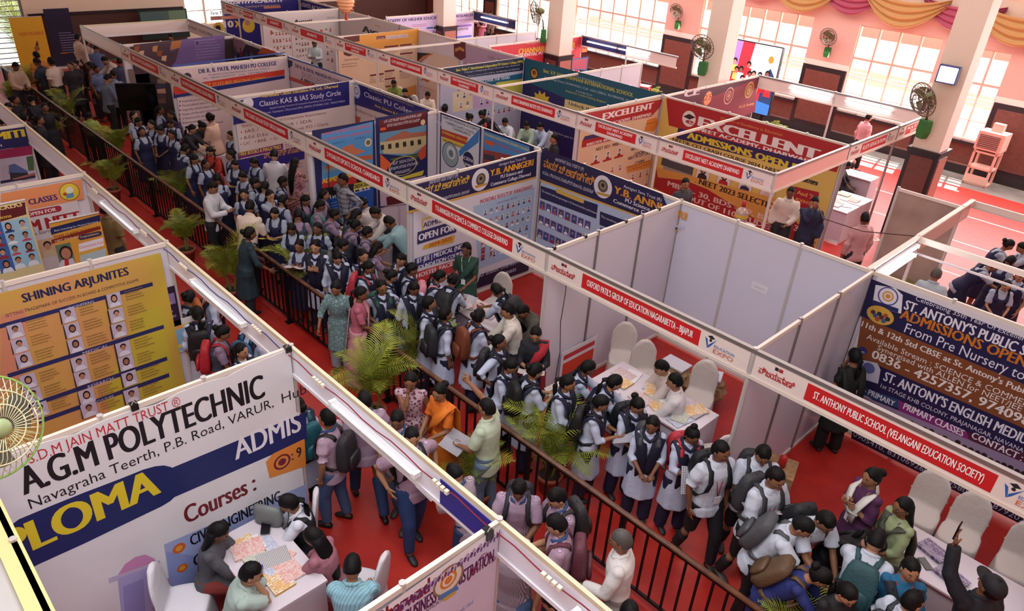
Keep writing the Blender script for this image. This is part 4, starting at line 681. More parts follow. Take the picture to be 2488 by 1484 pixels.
B=Board('x',-21.1,'memory_banner','navy banner about memory training with big ten times lettering','banner'); B.sheet(5.55,8.45,.3,2.46,'#2a2470'); B.text('SRUSHTI ACADEMY',540,11,688,11,'#c9c4cc',.06); B.text('Coaching & Training Institute',596,18,680,4,'#c9a83a',.02); B.bar((640,16),682,5,'#b5705c'); B.text('First Time in',512,36,564,8,'#c9c4cc',.04); B.bar((510,40),585,9,'#b5705c'); B.text('Indian Memory',512,47,560,6,'#d8c4bc',.02); B.text('10',545,67,567,16,'#d6d0cc',.06); B.text('X',571,66,584,16,'#c9a83a',.08); B.disc((530,68),14,'#c9a83a'); B.disc((529,68),7,'#2a2024'); B.disc((603,62),17,'#c9a83a'); B.disc((600,55),7,'#a87860'); B.done()
B=Board('y',8.5,'academy_title_banner','navy academy banner with white lettering at the top edge','banner'); B.sheet(-20.9,-18.5,.3,2.46,'#2a2470'); B.text('SRUSHTI ACADEMY',724,12,800,10,'#c9c4cc',.05); B.disc((713,10),8,'#b9b4cc'); B.done()
# ---------------- people ----------------
def basis(l): return Vector((math.sin(l),0,math.cos(l))),Vector((math.cos(l),0,-math.sin(l)))
YV=Vector((0,1,0))
ARM={'down':(.03,.05,-.5),'read':(.30,-.10,-.22),'low':(.27,-.08,-.36),'chest':(.17,-.13,-.16),'reach':(.42,-.06,-.28),'table':(.36,-.05,-.40),'point':(.50,.02,.06),'raise':(.24,.05,.44),'face':(.12,-.13,.10),'pside':(.16,.46,.02),'rail':(.25,.10,-.40),'hip':(.02,.12,-.34),'pointup':(.40,.12,.22),'back':(-.12,.02,-.42),'strap':(.10,-.04,-.12)}
def skel(ps,fem):
    l=ps['lean']; t,f=basis(l); sit=ps.get('sit'); hip=Vector((0,0,.50 if sit else .92))
    pt=lambda h,fw=0,la=0: hip+t*h+f*fw+YV*la
    d=dict(t=t,f=f,hip=hip,pt=pt)
    sw=.148 if fem else .172; hl=l*.55+ps['pitch']; 
    nb=pt(.50); nt,_=basis(min(hl,l*.8+ps['pitch']*.4)); d['nb']=nb; d['hc']=nb+nt*.145+basis(hl)[1]*.012; d['hl']=hl
    d['hm']=Matrix.Translation(d['hc'])@Matrix.Rotation(ps['yaw'],4,'Z')@Matrix.Rotation(hl,4,'Y')
    arms=[]
    for sgn,key in ((1,ps['L']),(-1,ps['R'])):
        S_=pt(.445,0,sgn*sw); a=ARM[key]; T=S_+Vector((a[0],sgn*a[1],a[2])); l1,l2=.275,.245
        v=T-S_; D=min(v.length,(l1+l2)*.985); u=v.normalized(); T=S_+u*D
        c=(l1*l1-l2*l2+D*D)/(2*D); hh=math.sqrt(max(l1*l1-c*c,0)); hint=Vector((-.35,sgn*.55,-.75)); 
        if key in('raise','pointup'): hint=Vector((.3,sgn*.8,-.5))
        hint=(hint-u*hint.dot(u)).normalized(); E=S_+u*c+hint*hh; arms.append((S_,E,T,sgn,key))
    d['arms']=arms; legs=[]
    for sgn in (1,-1):
        st=ps['step']*sgn
        Hj=hip+Vector((0,sgn*.092,-.02))
        if sit: K=Vector((.43,sgn*.11,.50)); A=Vector((.42,sgn*.11,.09))
        else: K=Vector((st*.55+abs(ps['step'])*.25+.02,sgn*.10,.49)); A=Vector((st,sgn*.105,.09))
        legs.append((Hj,K,A))
    d['legs']=legs; return d
def ering(c,a,b,f,y=YV,n=14,px=2.3,pl=0,pk=0):
    out=[]
    for i in range(n):
        q=2*PI*i/n; cx,sx=math.cos(q),math.sin(q); r=(abs(cx)**px+abs(sx)**px)**(-1/px)
        r*=1+pl*math.cos(pk*q); out.append(c+f*(a*r*cx)+y*(b*r*sx))
    return out
TR_M=[(-.10,.10,.155),(0,.105,.160),(.12,.095,.142),(.26,.11,.155),(.38,.112,.178),(.45,.085,.165),(.49,.06,.09),(.53,.052,.055)]
TR_F=[(-.10,.11,.165),(0,.11,.165),(.14,.088,.125),(.27,.115,.138),(.37,.112,.150),(.44,.082,.142),(.48,.055,.085),(.52,.045,.048)]
def torso(g,d,fem,ex=0,h0=-9,h1=9,sc=1):
    rs=[]
    for h,a,b in (TR_F if fem else TR_M):
        if h0<=h<=h1: rs.append(ering(d['pt'](h),(a+ex)*sc,(b+ex)*sc,d['f']))
    g.rings(rs)
def body_raw(d,fem):
    g=G(); torso(g,d,fem,-.008); g.tube([d['pt'](.46),d['nb']+d['t']*.02,d['hc']-Vector((.01,0,.03))],[.062,.052,.05],12)
    for S_,E,T,sgn,k in d['arms']:
        k_=.9 if fem else 1; g.ell(S_,(.055*k_,.055*k_,.055*k_),10,6)
        g.tube([S_,S_.lerp(E,.4),E,E.lerp(T,.3),T,T+(T-E).normalized()*.03],[.05*k_,.046*k_,.036*k_,.038*k_,.025*k_,.024],10)
    for Hj,K,A in d['legs']:
        g.tube([Hj,Hj.lerp(K,.5),K,K.lerp(A,.3),A,A-Vector((0,0,.05))],[.085,.072,.052,.054,.034,.036],10)
        g.tube([A+Vector((-.04,0,-.05)),A+Vector((.06,0,-.06)),A+Vector((.15,0,-.07))],[.036,.036,.025],8,flat=.7)
    return g
def hand(g,E,T,sgn,key):
    u=(T-E).normalized(); n=Vector((0,-sgn,0)) if key in('down','hip','back') else Vector((0,-sgn*.3,.9)) if key in('read','low','reach','table') else Vector((-.5,-sgn*.6,.3))
    n=(n-u*n.dot(u)).normalized(); s=u.cross(n)*(-sgn)   # s: towards the thumb side
    W_=T+u*.0
    g.rings([[W_+u*l+s*(w*cx)+n*(t*sx) for cx,sx in [(math.cos(2*PI*i/8),math.sin(2*PI*i/8)) for i in range(8)]] for l,w,t in ((-.02,.022,.018),(.02,.032,.016),(.06,.040,.015),(.092,.038,.012))])
    curl=.25 if key in('down','hip','back','point','raise','pointup') else .7
    for i in range(4):
        w=.029-.0195*i; L=(.068,.076,.070,.055)[i]; cc=curl*(1+.12*i)
        if key in('point','pointup') : cc=.05 if i==0 else 1.25
        p=[W_+u*.085+s*w]; dirv=u
        for j in range(3):
            a=cc*(j+.4); dirv=u*math.cos(a)+n*math.sin(a); p.append(p[-1]+dirv*(L/3))
        g.tube(p,[.0095,.009,.0085,.006],6)
    p0=W_+u*.015+s*.026; g.tube([p0,p0+u*.028+s*.028+n*.008,p0+u*.052+s*.034+n*.022,p0+u*.072+s*.03+n*.034],[.013,.011,.010,.007],6)
def headm(fem):
    g=G(); n,m=26,20; vs=[];fs=[]
    for i in range(m+1):
        th=PI*i/m
        for j in range(n):
            ph=2*PI*j/n; x,y,z=math.sin(th)*math.cos(ph),math.sin(th)*math.sin(ph),math.cos(th)
            X,Y_,Z_=.096*x,.074*y,.118*z
            if z<0: k=1-.30*z*z-(.1 if fem else 0)*z*z; Y_*=k; X*=(1-.12*z*z) if x>0 else (1-.45*z*z)
            if x>.2:
                X+=.024*math.exp(-(y/.13)**2)*max(0,1-abs((z+.14)/.26))**.8+(-.007)*math.exp(-((abs(y)-.36)/.16)**2-((z-.06)/.10)**2)
                X+=.007*math.exp(-(y/.26)**2-((z+.46)/.09)**2)+.008*math.exp(-(y/.25)**2-((z+.78)/.14)**2)
            vs.append((X,Y_,Z_))
    for i in range(m):
        for j in range(n): fs.append((i*n+j,(i+1)*n+j,(i+1)*n+(j+1)%n,i*n+(j+1)%n))
    g.add(vs,fs)
    for s in (1,-1): g.ell((-.008,s*.074,-.004),(.018,.009,.03),8,6,rot=Matrix.Rotation(s*.25,3,'Z'))
    return g
def hair_mesh(kind):
    g=G(); n,m=28,20; vs=[];fs=[]; male=kind in('short','thin','cap')
    for i in range(m+1):
        th=PI*i/m
        for j in range(n):
            ph=2*PI*j/n; x,y,z=math.sin(th)*math.cos(ph),math.sin(th)*math.sin(ph),math.cos(th)
            if male: face=(x>-.05 and z<.50+ -.12*abs(y) and not(x<.25 and z>.05)) or z<-.32
            else: face=(x>.12 and z<.62-.55*y*y) or z<-.5
            k=.80 if face else 1.0
            r=Vector((.104*x-.010,.084*y,.126*z+.006))*(.975 if male else 1.0)
            if not face and male and kind=='short' and z>.5: r.z+=.006; r+=Vector((R.uniform(-1,1),R.uniform(-1,1),R.uniform(-1,1)))*.003
            vs.append(r*k)
    for i in range(m):
        for j in range(n): fs.append((i*n+j,(i+1)*n+j,(i+1)*n+(j+1)%n,i*n+(j+1)%n))
    g.add(vs,fs)
    if kind=='bun': g.ell((-.125,0,.03),(.042,.05,.045),12,8)
    if kind=='topbun': g.ell((-.07,0,.12),(.04,.045,.035),12,8)
    return g
def tail_mesh(kind):
    g=G()
    if kind=='pony': g.tube([(-.10,0,.03),(-.145,0,0),(-.155,0,-.10),(-.14,0,-.22),(-.13,.01,-.34)],[.03,.035,.04,.035,.012],10,flat=.8)
    if kind=='braid':
        pts=[(-.10,0,-.02)]+[(-.125-.01*math.sin(k*.5),.006*math.sin(k*2),-.05-.032*k) for k in range(13)]
        g.tube(pts,[.034]+[.021+.006*math.sin(k*2.1) for k in range(12)]+[.008],8)
    if kind=='braids':
        for s in (1,-1):
            pts=[(-.04,s*.07,-.03)]+[(-.03+.012*k,s*(.088+.01*math.sin(k*.4)),-.06-.028*k) for k in range(11)]
            g.tube(pts,[.026]+[.017+.005*math.sin(k*2.1) for k in range(10)]+[.007],8); g.ell((-.02,s*.092,-.07),(.018,.018,.014),6,4)
    if kind=='long': g.rings([[Vector((x0+a*math.cos(q),b*math.sin(q),z0)) for q in [2*PI*j/14 for j in range(14)]] for x0,z0,a,b in ((-.035,.04,.075,.084),(-.06,-.06,.062,.092),(-.095,-.16,.045,.10),(-.13,-.28,.035,.10),(-.15,-.42,.03,.085),(-.15,-.56,.022,.06),(-.145,-.66,.01,.03))])
    return g
def cap_mesh():
    g=G(); g.ell((-.012,0,.035),(.108,.09,.10),20,10); g.v=[v if v.z>.02 else Vector((v.x,v.y,.02)) for v in g.v]
    g.rings([[Vector((.07+a*math.cos(q),b*math.sin(q),z0)) for q in [2*PI*j/16 for j in range(16)]] for z0,a,b in ((.028,.10,.07),(.04,.098,.068))]); return g
_queue=[];_mc={}
def remesh(key,g,vox,sm=3):
    """queued: closed lofts are fused into one continuous surface"""
    if key in _mc: return key
    me=bpy.data.meshes.new('raw'); me.from_pydata([tuple(v) for v in g.v],[],g.f)
    o=bpy.data.objects.new('raw',me); m=o.modifiers.new('r','REMESH'); m.mode='VOXEL'; m.voxel_size=vox; m.use_smooth_shade=True
    s=o.modifiers.new('s','SMOOTH'); s.factor=.5; s.iterations=sm
    _queue.append((key,o)); _mc[key]=None; return key
def flush():
    tc=bpy.data.collections.new('tmp'); C.children.link(tc)
    for k,o in _queue: tc.objects.link(o)
    dg=bpy.context.evaluated_depsgraph_get(); dg.update()
    for k,o in _queue: _mc[k]=bpy.data.meshes.new_from_object(o.evaluated_get(dg))
    for k,o in _queue: bpy.data.objects.remove(o)
    bpy.data.collections.remove(tc); _queue.clear()
def addraw(me,g):   # append exact geometry (head, hands) to the fused body
    n=len(me.vertices); co=np.empty(n*3); me.vertices.foreach_get('co',co); nl=len(me.loops); npol=len(me.polygons)
    vi=np.empty(nl,int); me.loops.foreach_get('vertex_index',vi); ls=np.empty(npol,int); me.polygons.foreach_get('loop_start',ls); lt=np.append(ls[1:],nl)-ls
    out=bpy.data.meshes.new('body'); V=np.concatenate([co.reshape(-1,3),np.array([tuple(v) for v in g.v])])
    gl=np.array([i+n for f in g.f for i in f]); gt=np.array([len(f) for f in g.f]); T=np.concatenate([lt,gt]); Lp=np.concatenate([vi,gl])
    out.vertices.add(len(V)); out.vertices.foreach_set('co',V.ravel()); out.loops.add(len(Lp)); out.loops.foreach_set('vertex_index',Lp)
    out.polygons.add(len(T)); st=np.concatenate([[0],np.cumsum(T)[:-1]]); out.polygons.foreach_set('loop_start',st); out.polygons.foreach_set('loop_total',T)
    out.polygons.foreach_set('use_smooth',np.ones(len(T),bool)); out.update(calc_edges=True); out.validate(); return out
def mset(me,m):
    if not me.materials: me.materials.append(m)
    return me
# garments (raw closed lofts, fused later)
def g_sleeves(g,d,end,ex,fem):
    for S_,E,T,sgn,k in d['arms']:
        k_=.9 if fem else 1; r=[.058,.056,.050,.044,.038]; P=[S_-Vector((0,sgn*.03,0)),S_.lerp(E,.45),E,E.lerp(T,.45),T]
        g.ell(S_,(.062,.06,.06),10,6)
        if end=='long': g.tube(P,[x*k_+ex for x in r],10)
        elif end=='half': g.tube(P[:2]+[S_.lerp(E,.8)],[.06*k_+ex,.06*k_+ex,.058*k_+ex],10)
        elif end=='three': g.tube(P[:3]+[E.lerp(T,.35)],[x*k_+ex for x in r[:4]],10)
        else: g.tube([P[0],S_.lerp(E,.18)],[.055*k_+ex]*2,10)
def g_legs(g,d,ex,hem=.10,wide=0):
    g.rings([ering(d['pt'](h),a+ex,b+ex,d['f']) for h,a,b in ((-.09,.09,.13),(-.05,.105,.158),(.03,.105,.16),(.07,.10,.155))])
    for Hj,K,A in d['legs']:
        e=A+Vector((0,0,hem-.09)); g.tube([Hj,Hj.lerp(K,.5),K,K.lerp(e,.5),e],[.095+ex,.085+ex+wide*.3,.066+ex+wide*.6,.058+ex+wide,.050+ex+wide*1.1],12)
def g_skirt(g,d,z1,r0,r1,pl,pk,top=.06,n=26,sh=0):
    tp=d['pt'](top); hp=d['hip']; rs=[ering(tp,r0[0]*.96,r0[1]*.96,d['f'],n=n,px=2)]
    cx=sum((A.x for _,_,A in d['legs']))/2
    for i in range(6):
        k=i/5; z=hp.z-.04+(z1-hp.z+.04)*k; c=Vector((hp.x*(1-k)+cx*k+sh*k,0,z)); sp=abs(d['legs'][0][2].x-d['legs'][1][2].x)*.4*k
        rs.append(ering(c,r0[0]+(r1[0]-r0[0])*k+sp,r0[1]+(r1[1]-r0[1])*k,Vector((1,0,0)),n=n,px=2,pl=pl*k,pk=pk))
    g.rings(rs)
def g_lap(g,d,z1,ex):     # skirt of a seated figure
    g.rings([ering(d['hip']+Vector((0,0,.05)),.13,.18,Vector((1,0,0))),ering(d['hip']+Vector((.02,0,-.06)),.16,.20,Vector((1,0,0)))])
    g.tube([d['hip']+Vector((0,0,0)),Vector((.25,0,.52)),Vector((.44,0,.50)),Vector((.47,0,.3)),Vector((.46,0,z1))],[.17,.19,.18,.17,.19],16,flat=.62)
def strips(g,paths,w,th):
    for p in paths: g.tube(p,[w]*len(p),8,flat=th/w,up=(0,1,0) if False else (0,0,1))
def band(g,pts,wd,th):   # flat ribbon along torso-space points, wd: width vectors
    vs=[];fs=[]
    for i,(p,w,nn) in enumerate(zip(pts,wd,[None]*len(pts))):
        p=Vector(p); w=Vector(w); t=Vector(pts[min(i+1,len(pts)-1)])-Vector(pts[max(i-1,0)]); nrm=t.cross(w).normalized()*th
        vs+=[p-w-nrm,p+w-nrm,p+w+nrm,p-w+nrm]
    n=len(pts); g.rings([vs[4*i:4*i+4] for i in range(n)])
# torso space: x forward, y left, z up along the spine from the hip
def tm(d): t,f=d['t'],d['f']; return Matrix.Translation(d['hip'])@Matrix((f,YV,t)).transposed().to_4x4()
def mesh_dupatta(kind):
    g=G()
    if kind=='vee':      # folded school scarf pinned at both shoulders, tails in front and back
        for s in (1,-1):
            band(g,[(.13,s*.05,-.12),(.145,s*.06,.05),(.15,s*.065,.22),(.135,s*.085,.36),(.06,s*.115,.475),(-.04,s*.115,.485),(-.115,s*.085,.38),(-.135,s*.06,.22),(-.145,s*.055,.05),(-.14,s*.05,-.1)],[(0,.055,0),(0,.06,0),(0,.062,0),(0,.066,0)]+[(0,.07,-.025)]*2+[(0,.062,0)]*4,.009)
        g.tube([(.03,.085,.50),(.085,.05,.47),(.10,0,.44),(.085,-.05,.47),(.03,-.085,.50),(-.04,-.07,.53),(-.06,0,.54),(-.04,.07,.53),(.03,.085,.50)],.022,8)
    elif kind=='front':  # scarf worn low across the chest, tails behind
        band(g,[(-.15,.12,-.05),(-.14,.12,.25),(-.05,.13,.46),(.06,.12,.46),(.14,.07,.36),(.165,0,.30),(.14,-.07,.36),(.06,-.12,.46),(-.05,-.13,.46),(-.14,-.12,.25),(-.15,-.12,-.05)],[(0,.05,0)]*2+[(.0,.05,.01)]*2+[(0,.02,.055)]*3+[(0,.05,.01)]*2+[(0,.05,0)]*2,.012)
    elif kind=='pallu':
        band(g,[(.05,-.17,-.05),(.14,-.10,.06),(.155,.0,.20),(.135,.08,.36),(.05,.125,.48),(-.06,.12,.48),(-.135,.09,.34),(-.15,.07,.1),(-.16,.06,-.2),(-.17,.05,-.42)],[(0,.03,.07),(0,.05,.07),(0,.075,.05),(0,.08,.02)]+[(0,.075,0)]*6,.008)
    elif kind=='neck':   # white scarf held in front
        band(g,[(.17,.06,.10),(.165,.075,.28),(.10,.105,.44),(-.01,.11,.51),(-.085,0,.53),(-.01,-.11,.51),(.10,-.11,.44),(.17,-.06,.30),(.19,.02,.22),(.17,.10,.24)],[(0,.04,0)]*3+[(.03,.02,0)]*3+[(0,.035,.02)]*4,.012)
    return g
def mesh_vest(d,fem,neck=.40,h0=-.10,ex=.03):
    g=G(); rs=[]
    for h,a,b in (TR_F if fem else TR_M):
        if h0-.01<=h<=neck: rs.append(ering(d['pt'](h),a+ex,b+ex,d['f']))
    g.rings(rs)
    for s in (1,-1): g.tube([d['pt'](.34,.10,s*.085),d['pt'](.43,.08,s*.09),d['pt'](.475,0,s*.095),d['pt'](.43,-.08,s*.09),d['pt'](.34,-.10,s*.085)],.042,10,flat=.8)
    return g
def lanyard(g):
    for s in (1,-1): g.tube([(-.03,s*.06,.515),(.055,s*.065,.49),(.125,s*.035,.34),(.15,s*.004,.16)],.006,5,flat=.5)
def pack_mesh():
    g=G(); b=bmesh.new(); bmesh.ops.create_cube(b,size=1); bmesh.ops.subdivide_edges(b,edges=b.edges[:],cuts=4,use_grid_fill=True)
    for v in b.verts:
        x,y,z=v.co*2; r=(abs(x)**5.5+abs(y)**5.5+abs(z)**5.5)**(1/5.5); x,y,z=x/r,y/r,z/r
        v.co=Vector((-.075+x*.075*(1-.25*max(z,0)),y*.155*(1-.16*max(z,0)),z*.235+.0))
    g.add([v.co.copy() for v in b.verts],[[v.index for v in f.verts] for f in b.faces]); b.free(); return g
def pocket_mesh():
    g=G(); b=bmesh.new(); bmesh.ops.create_cube(b,size=1); bmesh.ops.subdivide_edges(b,edges=b.edges[:],cuts=2,use_grid_fill=True)
    for v in b.verts:
        x,y,z=v.co*2; r=(abs(x)**5+abs(y)**5+abs(z)**5)**(1/5); v.co=Vector((-.172+x/r*.028,y/r*.115,z/r*.10-.095))
    g.add([v.co.copy() for v in b.verts],[[v.index for v in f.verts] for f in b.faces]); b.free(); return g
SHM={}
def shared(name,fn,smooth=True):
    if name not in SHM: SHM[name]=fn().mesh(name,[mat('#808080')],smooth)
    return SHM[name]
SKIN=['#80563c','#8f6347','#9c6f52','#724a34','#a87c5e']
HAIR=mat('#070506',.55,bump=90,spec=.22); HAIRG=mat('#4a4642',.5,bump=60)
POSES=dict(plaid=('hip','pside',.02,.1),stand=('down','down',.02,.1),read=('read','read',.06,.5),readlow=('low','low',.1,.55),chest=('chest','chest',.03,.15),reach=('reach','table',.35,.35),lookdown=('low','down',.12,.55),bend=('table','reach',.62,.45),hold=('low','chest',.05,.3),walk=('down','low',.05,.2),point=('point','hip',.02,.1),raise_=('raise','down',.05,-.3),face=('down','face',.05,.25),rail=('rail','rail',.22,.15),hip=('hip','hip',0,.1),strap=('strap','strap',.03,.15),sit=('table','table',.22,.5),sitread=('read','low',.32,.55),sitface=('table','face',.35,.2),back=('down','low',.1,.3),side=('down','reach',.12,.3),pointup=('pointup','low',.05,0))
PEOPLE=[]
def P(px,py,Hh,head,sty,pose,label,**o):
    PEOPLE.append((px,py,Hh,head,sty,pose,label,o))
NVY='#191b38'; WK='#b3bbd2'; PS='#969eb0'
# far left, officials and visitors
P(38,162,1.66,20,'m:#b39a86:#26222a','readlow','man in cream shirt and dark tie, leftmost by the rail end')
P(88,136,1.68,200,'mh:#b5742e:#2a2630','stand','man in orange shirt before the yellow standee')
P(91,152,1.66,225,'mh:#27323f:#20242c','readlow','man in dark teal shirt beside the orange shirted man')
P(135,150,1.72,-150,'mh:#c9b3a6:#15161c','stand','young man in untucked white shirt with phone pocket, far aisle',step=.12)
P(189,92,1.70,100,'m:#c2b0a4:#1a1a20','stand','man in white shirt behind the slanting end post')
P(181,156,1.56,-60,'k:#3a2c34:#241c26','chest','woman in dark dress left of the slanting post')
P(210,104,1.62,120,'m:#b09c92:#222228','stand','man in beige shirt half behind the slanting post')
P(234,118,1.74,150,'m:#4d5a86:#20222c','reach','big man in blue shirt leaning over the far left counter')
P(256,147,1.64,-100,'m:#b8a6a0:#23222a','bend','man in white shirt bowing in the far left booth')
P(234,168,1.56,30,'mh:#5a668c:#16171f','low1','woman in blue grey shirt and black trousers by the counter',fem=1,hair='bun')
P(262,192,1.74,95,'m:#5f6a7c:#101116','readlow','tall man in grey blue shirt seen from behind near the television',step=.1)
P(275,182,1.70,140,'m:#8a97ad:#16171d','read','man in pale blue shirt beside the tall grey shirted man')
P(217,281,1.25,150,'mh:#8c9a50:#2a2c30','stand','small boy in yellow green shirt leaning on the rail')
P(218,160,1.55,-120,'k:#7a4a50:#2a2028','stand','woman in dull rose dress at the far left crowd')
P(160,160,1.6,-20,'k:#2c2a30:#1c1a20','stand','woman in black between the standees')
P(290,150,1.62,170,'m:#3a3c58:#1c1c24','stand','man in dark blue at the inner edge of the far left booth')
for i,(x,y,h) in enumerate(((40,243,40),(72,243,200),(94,292,60),(20,262,-30),(110,262,10),(60,285,120))): P(x,y,1.55,h,'k:#16171f:#121318',['stand','readlow','stand','face','hip','stand'][i],'dark dressed student in the shade left of the rail, '+['back row by the left edge','back row right of centre','front, above the navy banner','far left, nearest the picture edge','right end by the rail palms','middle of the group'][i])
P(8,300,1.6,90,'mh:#b08466:#2a2428','bend','person in salmon shirt bowing at the left picture edge')
P(259,510,1.68,120,'mh:#6e5a34:#1c1a1e','stand','man in mustard shirt with white armband beside the crackers booth')
# pinafore schoolgirls of the far booths
pin=[(325,281,1.5,40,'stand','at the left end under the television'),(336,296,1.5,20,'readlow','second from the television, holding paper'),(375,304,1.5,-60,'stand','with her back turned below the black stand'),(397,315,1.5,-50,'readlow','facing the rail below the feature banner'),(417,327,1.5,-80,'stand','with both arms low beside the black scarfed girl'),(450,362,1.5,100,'reach','reaching over the printed tablecloth'),(472,387,1.5,30,'lookdown','with a bright phone light at her shoulder'),(559,377,1.52,-100,'stand','taller, left of the smiling girl'),(579,400,1.52,-50,'read','smiling broadly toward the rail'),(621,398,1.52,-70,'readlow','below the magazines sign, reading'),(528,434,1.5,160,'read','seen from behind beside the orange dress'),(592,434,1.5,-60,'readlow','front, arms crossed over a booklet'),(681,443,1.52,60,'read','with ribboned braid left of the plaid shirt'),(653,474,1.52,10,'face','hand at her mouth in the middle'),(706,488,1.52,110,'lookdown','seen from behind below the pink dress'),(560,330,1.5,-80,'stand','half hidden behind the peach shirt'),(640,455,1.5,120,'lookdown','bent low left of the hand-to-mouth girl'),(605,470,1.5,-20,'stand','right of the white shirted man'),(500,400,1.48,20,'stand','behind the orange dress'),(430,300,1.5,-40,'readlow','small, far side of the printed tablecloth'),(345,320,1.5,10,'stand','in front row under the television'),(388,268,1.54,60,'stand','tall, by the white banner edge'),(618,440,1.5,60,'lookdown','between two readers under the purple sign')]
for i,(x,y,h,hd,ps,l) in enumerate(pin): P(x,y,h,hd,'pin',ps,'schoolgirl in navy pinafore '+l,hair=['braids','braid','braids','bun'][i%4],book=['',1,''][i%3] if ps in('read','readlow') else 0)
P(415,280,1.54,-50,'k:#3a3048:#241f2e','stand','girl in mauve and dark blue against the white feature banner',hair='long')
P(455,314,1.54,40,'k:#24222a:#1a1a20','reach','girl with cream scarf bent toward the study table',hair='pony')
P(476,308,1.56,30,'k:#1c1a22:#16151a','bend','girl in black with violet sleeve bending over the table',hair='bun')
P(510,287,1.68,-150,'m:#c9a592:#15161c','hold_','teacher in peach shirt with dark scarf on hair behind the table',fem=1,hair='bun')
P(510,368,1.5,-50,'k:#a82f24:#7c2420','readlow','girl in orange red dress with cream scarf',hair='braids')
P(516,456,1.68,40,'m:#c2c2c8:#16171d','read','man in white shirt and lanyard using a phone by the rail',step=.05,lan='#1c2030')
P(666,377,1.70,140,'m:#b9b4ba:#24242c','read','man in white shirt seen from behind under the magazines sign')
P(706,396,1.58,100,'k:#a8787a:#5a3a44','chest','woman in pink floral dress at the sports booth corner',hair='long',pat='floral')
P(818,430,1.72,-95,'m:#8a8a94:#22242c','plaid','man in black and white plaid shirt pointing left',pat='plaid')
P(608,503,1.66,130,'m:#cfbcb0:#22242c','chest','man in cream white shirt bowing in the crowd, back turned',lean=.4)
P(672,513,1.5,-50,'pin','read','girl holding up a yellow page of portraits',hair='braids',book=2)
mv=[(738,489,'lookdown',20,'with looped braids near the booth post'),(782,504,'readlow',50,'in a green vest with a long braid'),(820,518,'reach',60,'with a gold hair clip'),(847,520,'reach',70,'beside the clip haired girl, long hair down'),(855,549,'reach',70,'stretching an arm toward the table'),(892,565,'read',60,'wearing a black face mask'),(728,527,'lookdown',150,'bowing behind the yellow page'),(906,610,'reach',70,'with purple sleeve under the open notebook'),(760,470,'stand',60,'half hidden behind the plaid shirt')]
for i,(x,y,ps,hd,l) in enumerate(mv): P(x,y,1.52,hd,'mv','stand' if ps=='x' else ps,'schoolgirl in mauve blouse and grey vest '+l,hair=['braids','braid','bun','long','bun','pony','braids','long','braid'][i],vest='#3f6e6c' if 'green' in l else None)
P(882,494,1.62,-150,'m:#c4bab4:#2a2830','sit','bearded man in open white shirt leaning in the sports booth')
P(913,517,1.66,-120,'m:#c2b8b2:#2a2830','bend','man in white shirt and grey vest leaning over the booth table',vest='#33343c')
P(947,541,1.68,-150,'m:#7f9ea2:#15161c','bend','man in mint shirt bending over an open notebook')
P(718,551,1.52,-40,'pin','readlow','girl with papers in front of the masked palm',hair='braids',book=1)
P(775,554,1.52,-45,'pin','stand','long haired girl looking straight at the camera',hair='braids')
P(607,568,1.62,80,'k:#1c2f38:#15202a','rail','woman in dark teal blouse behind the rail',hair='bun')
P(746,602,1.48,-50,'pin','chest','short girl clutching striped papers near the palm',hair='bun',book=1)
wk=[(783,593,1.58,-50,'chest','hands clasped under her chin by the palm','bun','#16171c'),(814,600,1.52,60,'lookdown','with grey backpack near the palm','pony','#4a4c50'),(836,622,1.55,-20,'lookdown','navy scarfed, looking down right','bun',''),(875,619,1.55,-10,'chest','raising a fist to her chin','bun',''),(908,650,1.55,30,'read','in profile with a red strap','pony','#a8303c'),(980,641,1.5,-70,'face','with a bracelet, resting face on hand','short',''),(936,666,1.52,60,'lookdown','behind the girl with glasses','bun',''),(941,692,1.55,-10,'hip','wearing glasses, looking down','bun','#1f4a3a'),(999,694,1.58,-10,'lookdown','long haired, hand on hip, beside the pink bag','long',''),(1013,658,1.52,50,'read','reading raised leaflets','bun',''),(1047,668,1.55,60,'reach','carrying the pink backpack','pony','#c9808c'),(1047,740,1.55,40,'stand','with sleeveless navy vest in front of the black bag','pony',''),(1098,680,1.58,110,'reach','with crossed black bag straps at the table','bun','#16171c'),(1090,762,1.58,70,'stand','carrying a big dark grey backpack','pony','#24262c'),(1152,767,1.6,75,'hold_','carrying a brown leather backpack','bun','#6a3420'),(1208,706,1.6,-170,'bend','leaning on the commerce booth table','pony','#1c1d22'),(1218,845,1.56,30,'hip','in dark navy jacket below the brown bag','bun','#1c1d24'),(1239,877,1.52,20,'lookdown','in profile below the red dupatta','pony',''),(1306,902,1.6,65,'read','with huge black backpack and pink bottle','bun','#0f1014'),(1375,922,1.58,20,'hold_','with folded newspaper and earrings','pony',''),(1427,901,1.56,45,'reach','taller, behind, reaching to the counter','braid',''),(1489,929,1.58,45,'reach','sleek haired at the counter of the empty booth','pony',''),(1460,979,1.56,30,'read','holding a leaflet forward, black backpack','pony','#131418'),(1557,993,1.56,-20,'lookdown','fifth from the moustached man, arm hanging','bun','#131418'),(1603,1032,1.56,-50,'hold_','long haired, carrying a portrait sheet low','long','#44464a'),(1654,1049,1.56,-30,'read','laughing, reading a large portrait sheet','topbun','#a82c38')]
for i,(x,y,h,hd,ps,l,hr,bag) in enumerate(wk): P(x,y,h,hd,'wk',ps,'schoolgirl in pale kurta '+l,hair=hr,bag=bag,book=1 if ps in('read','reach') and i>4 else 0,bs=1.5 if 'portrait sheet' in l else 1.25,bn='portrait sheet' in l)
P(818,702,1.58,-45,'k:#5f7a7c:#8f9aa0','railarm','woman in teal patterned kurta leaning her arm on the rail',hair='bun',pat='dots',lean=.15)
P(876,713,1.60,50,'sr:#a85a6c:#b9858a','hold_','woman in pink saree with a long ponytail by the rail',hair='pony')
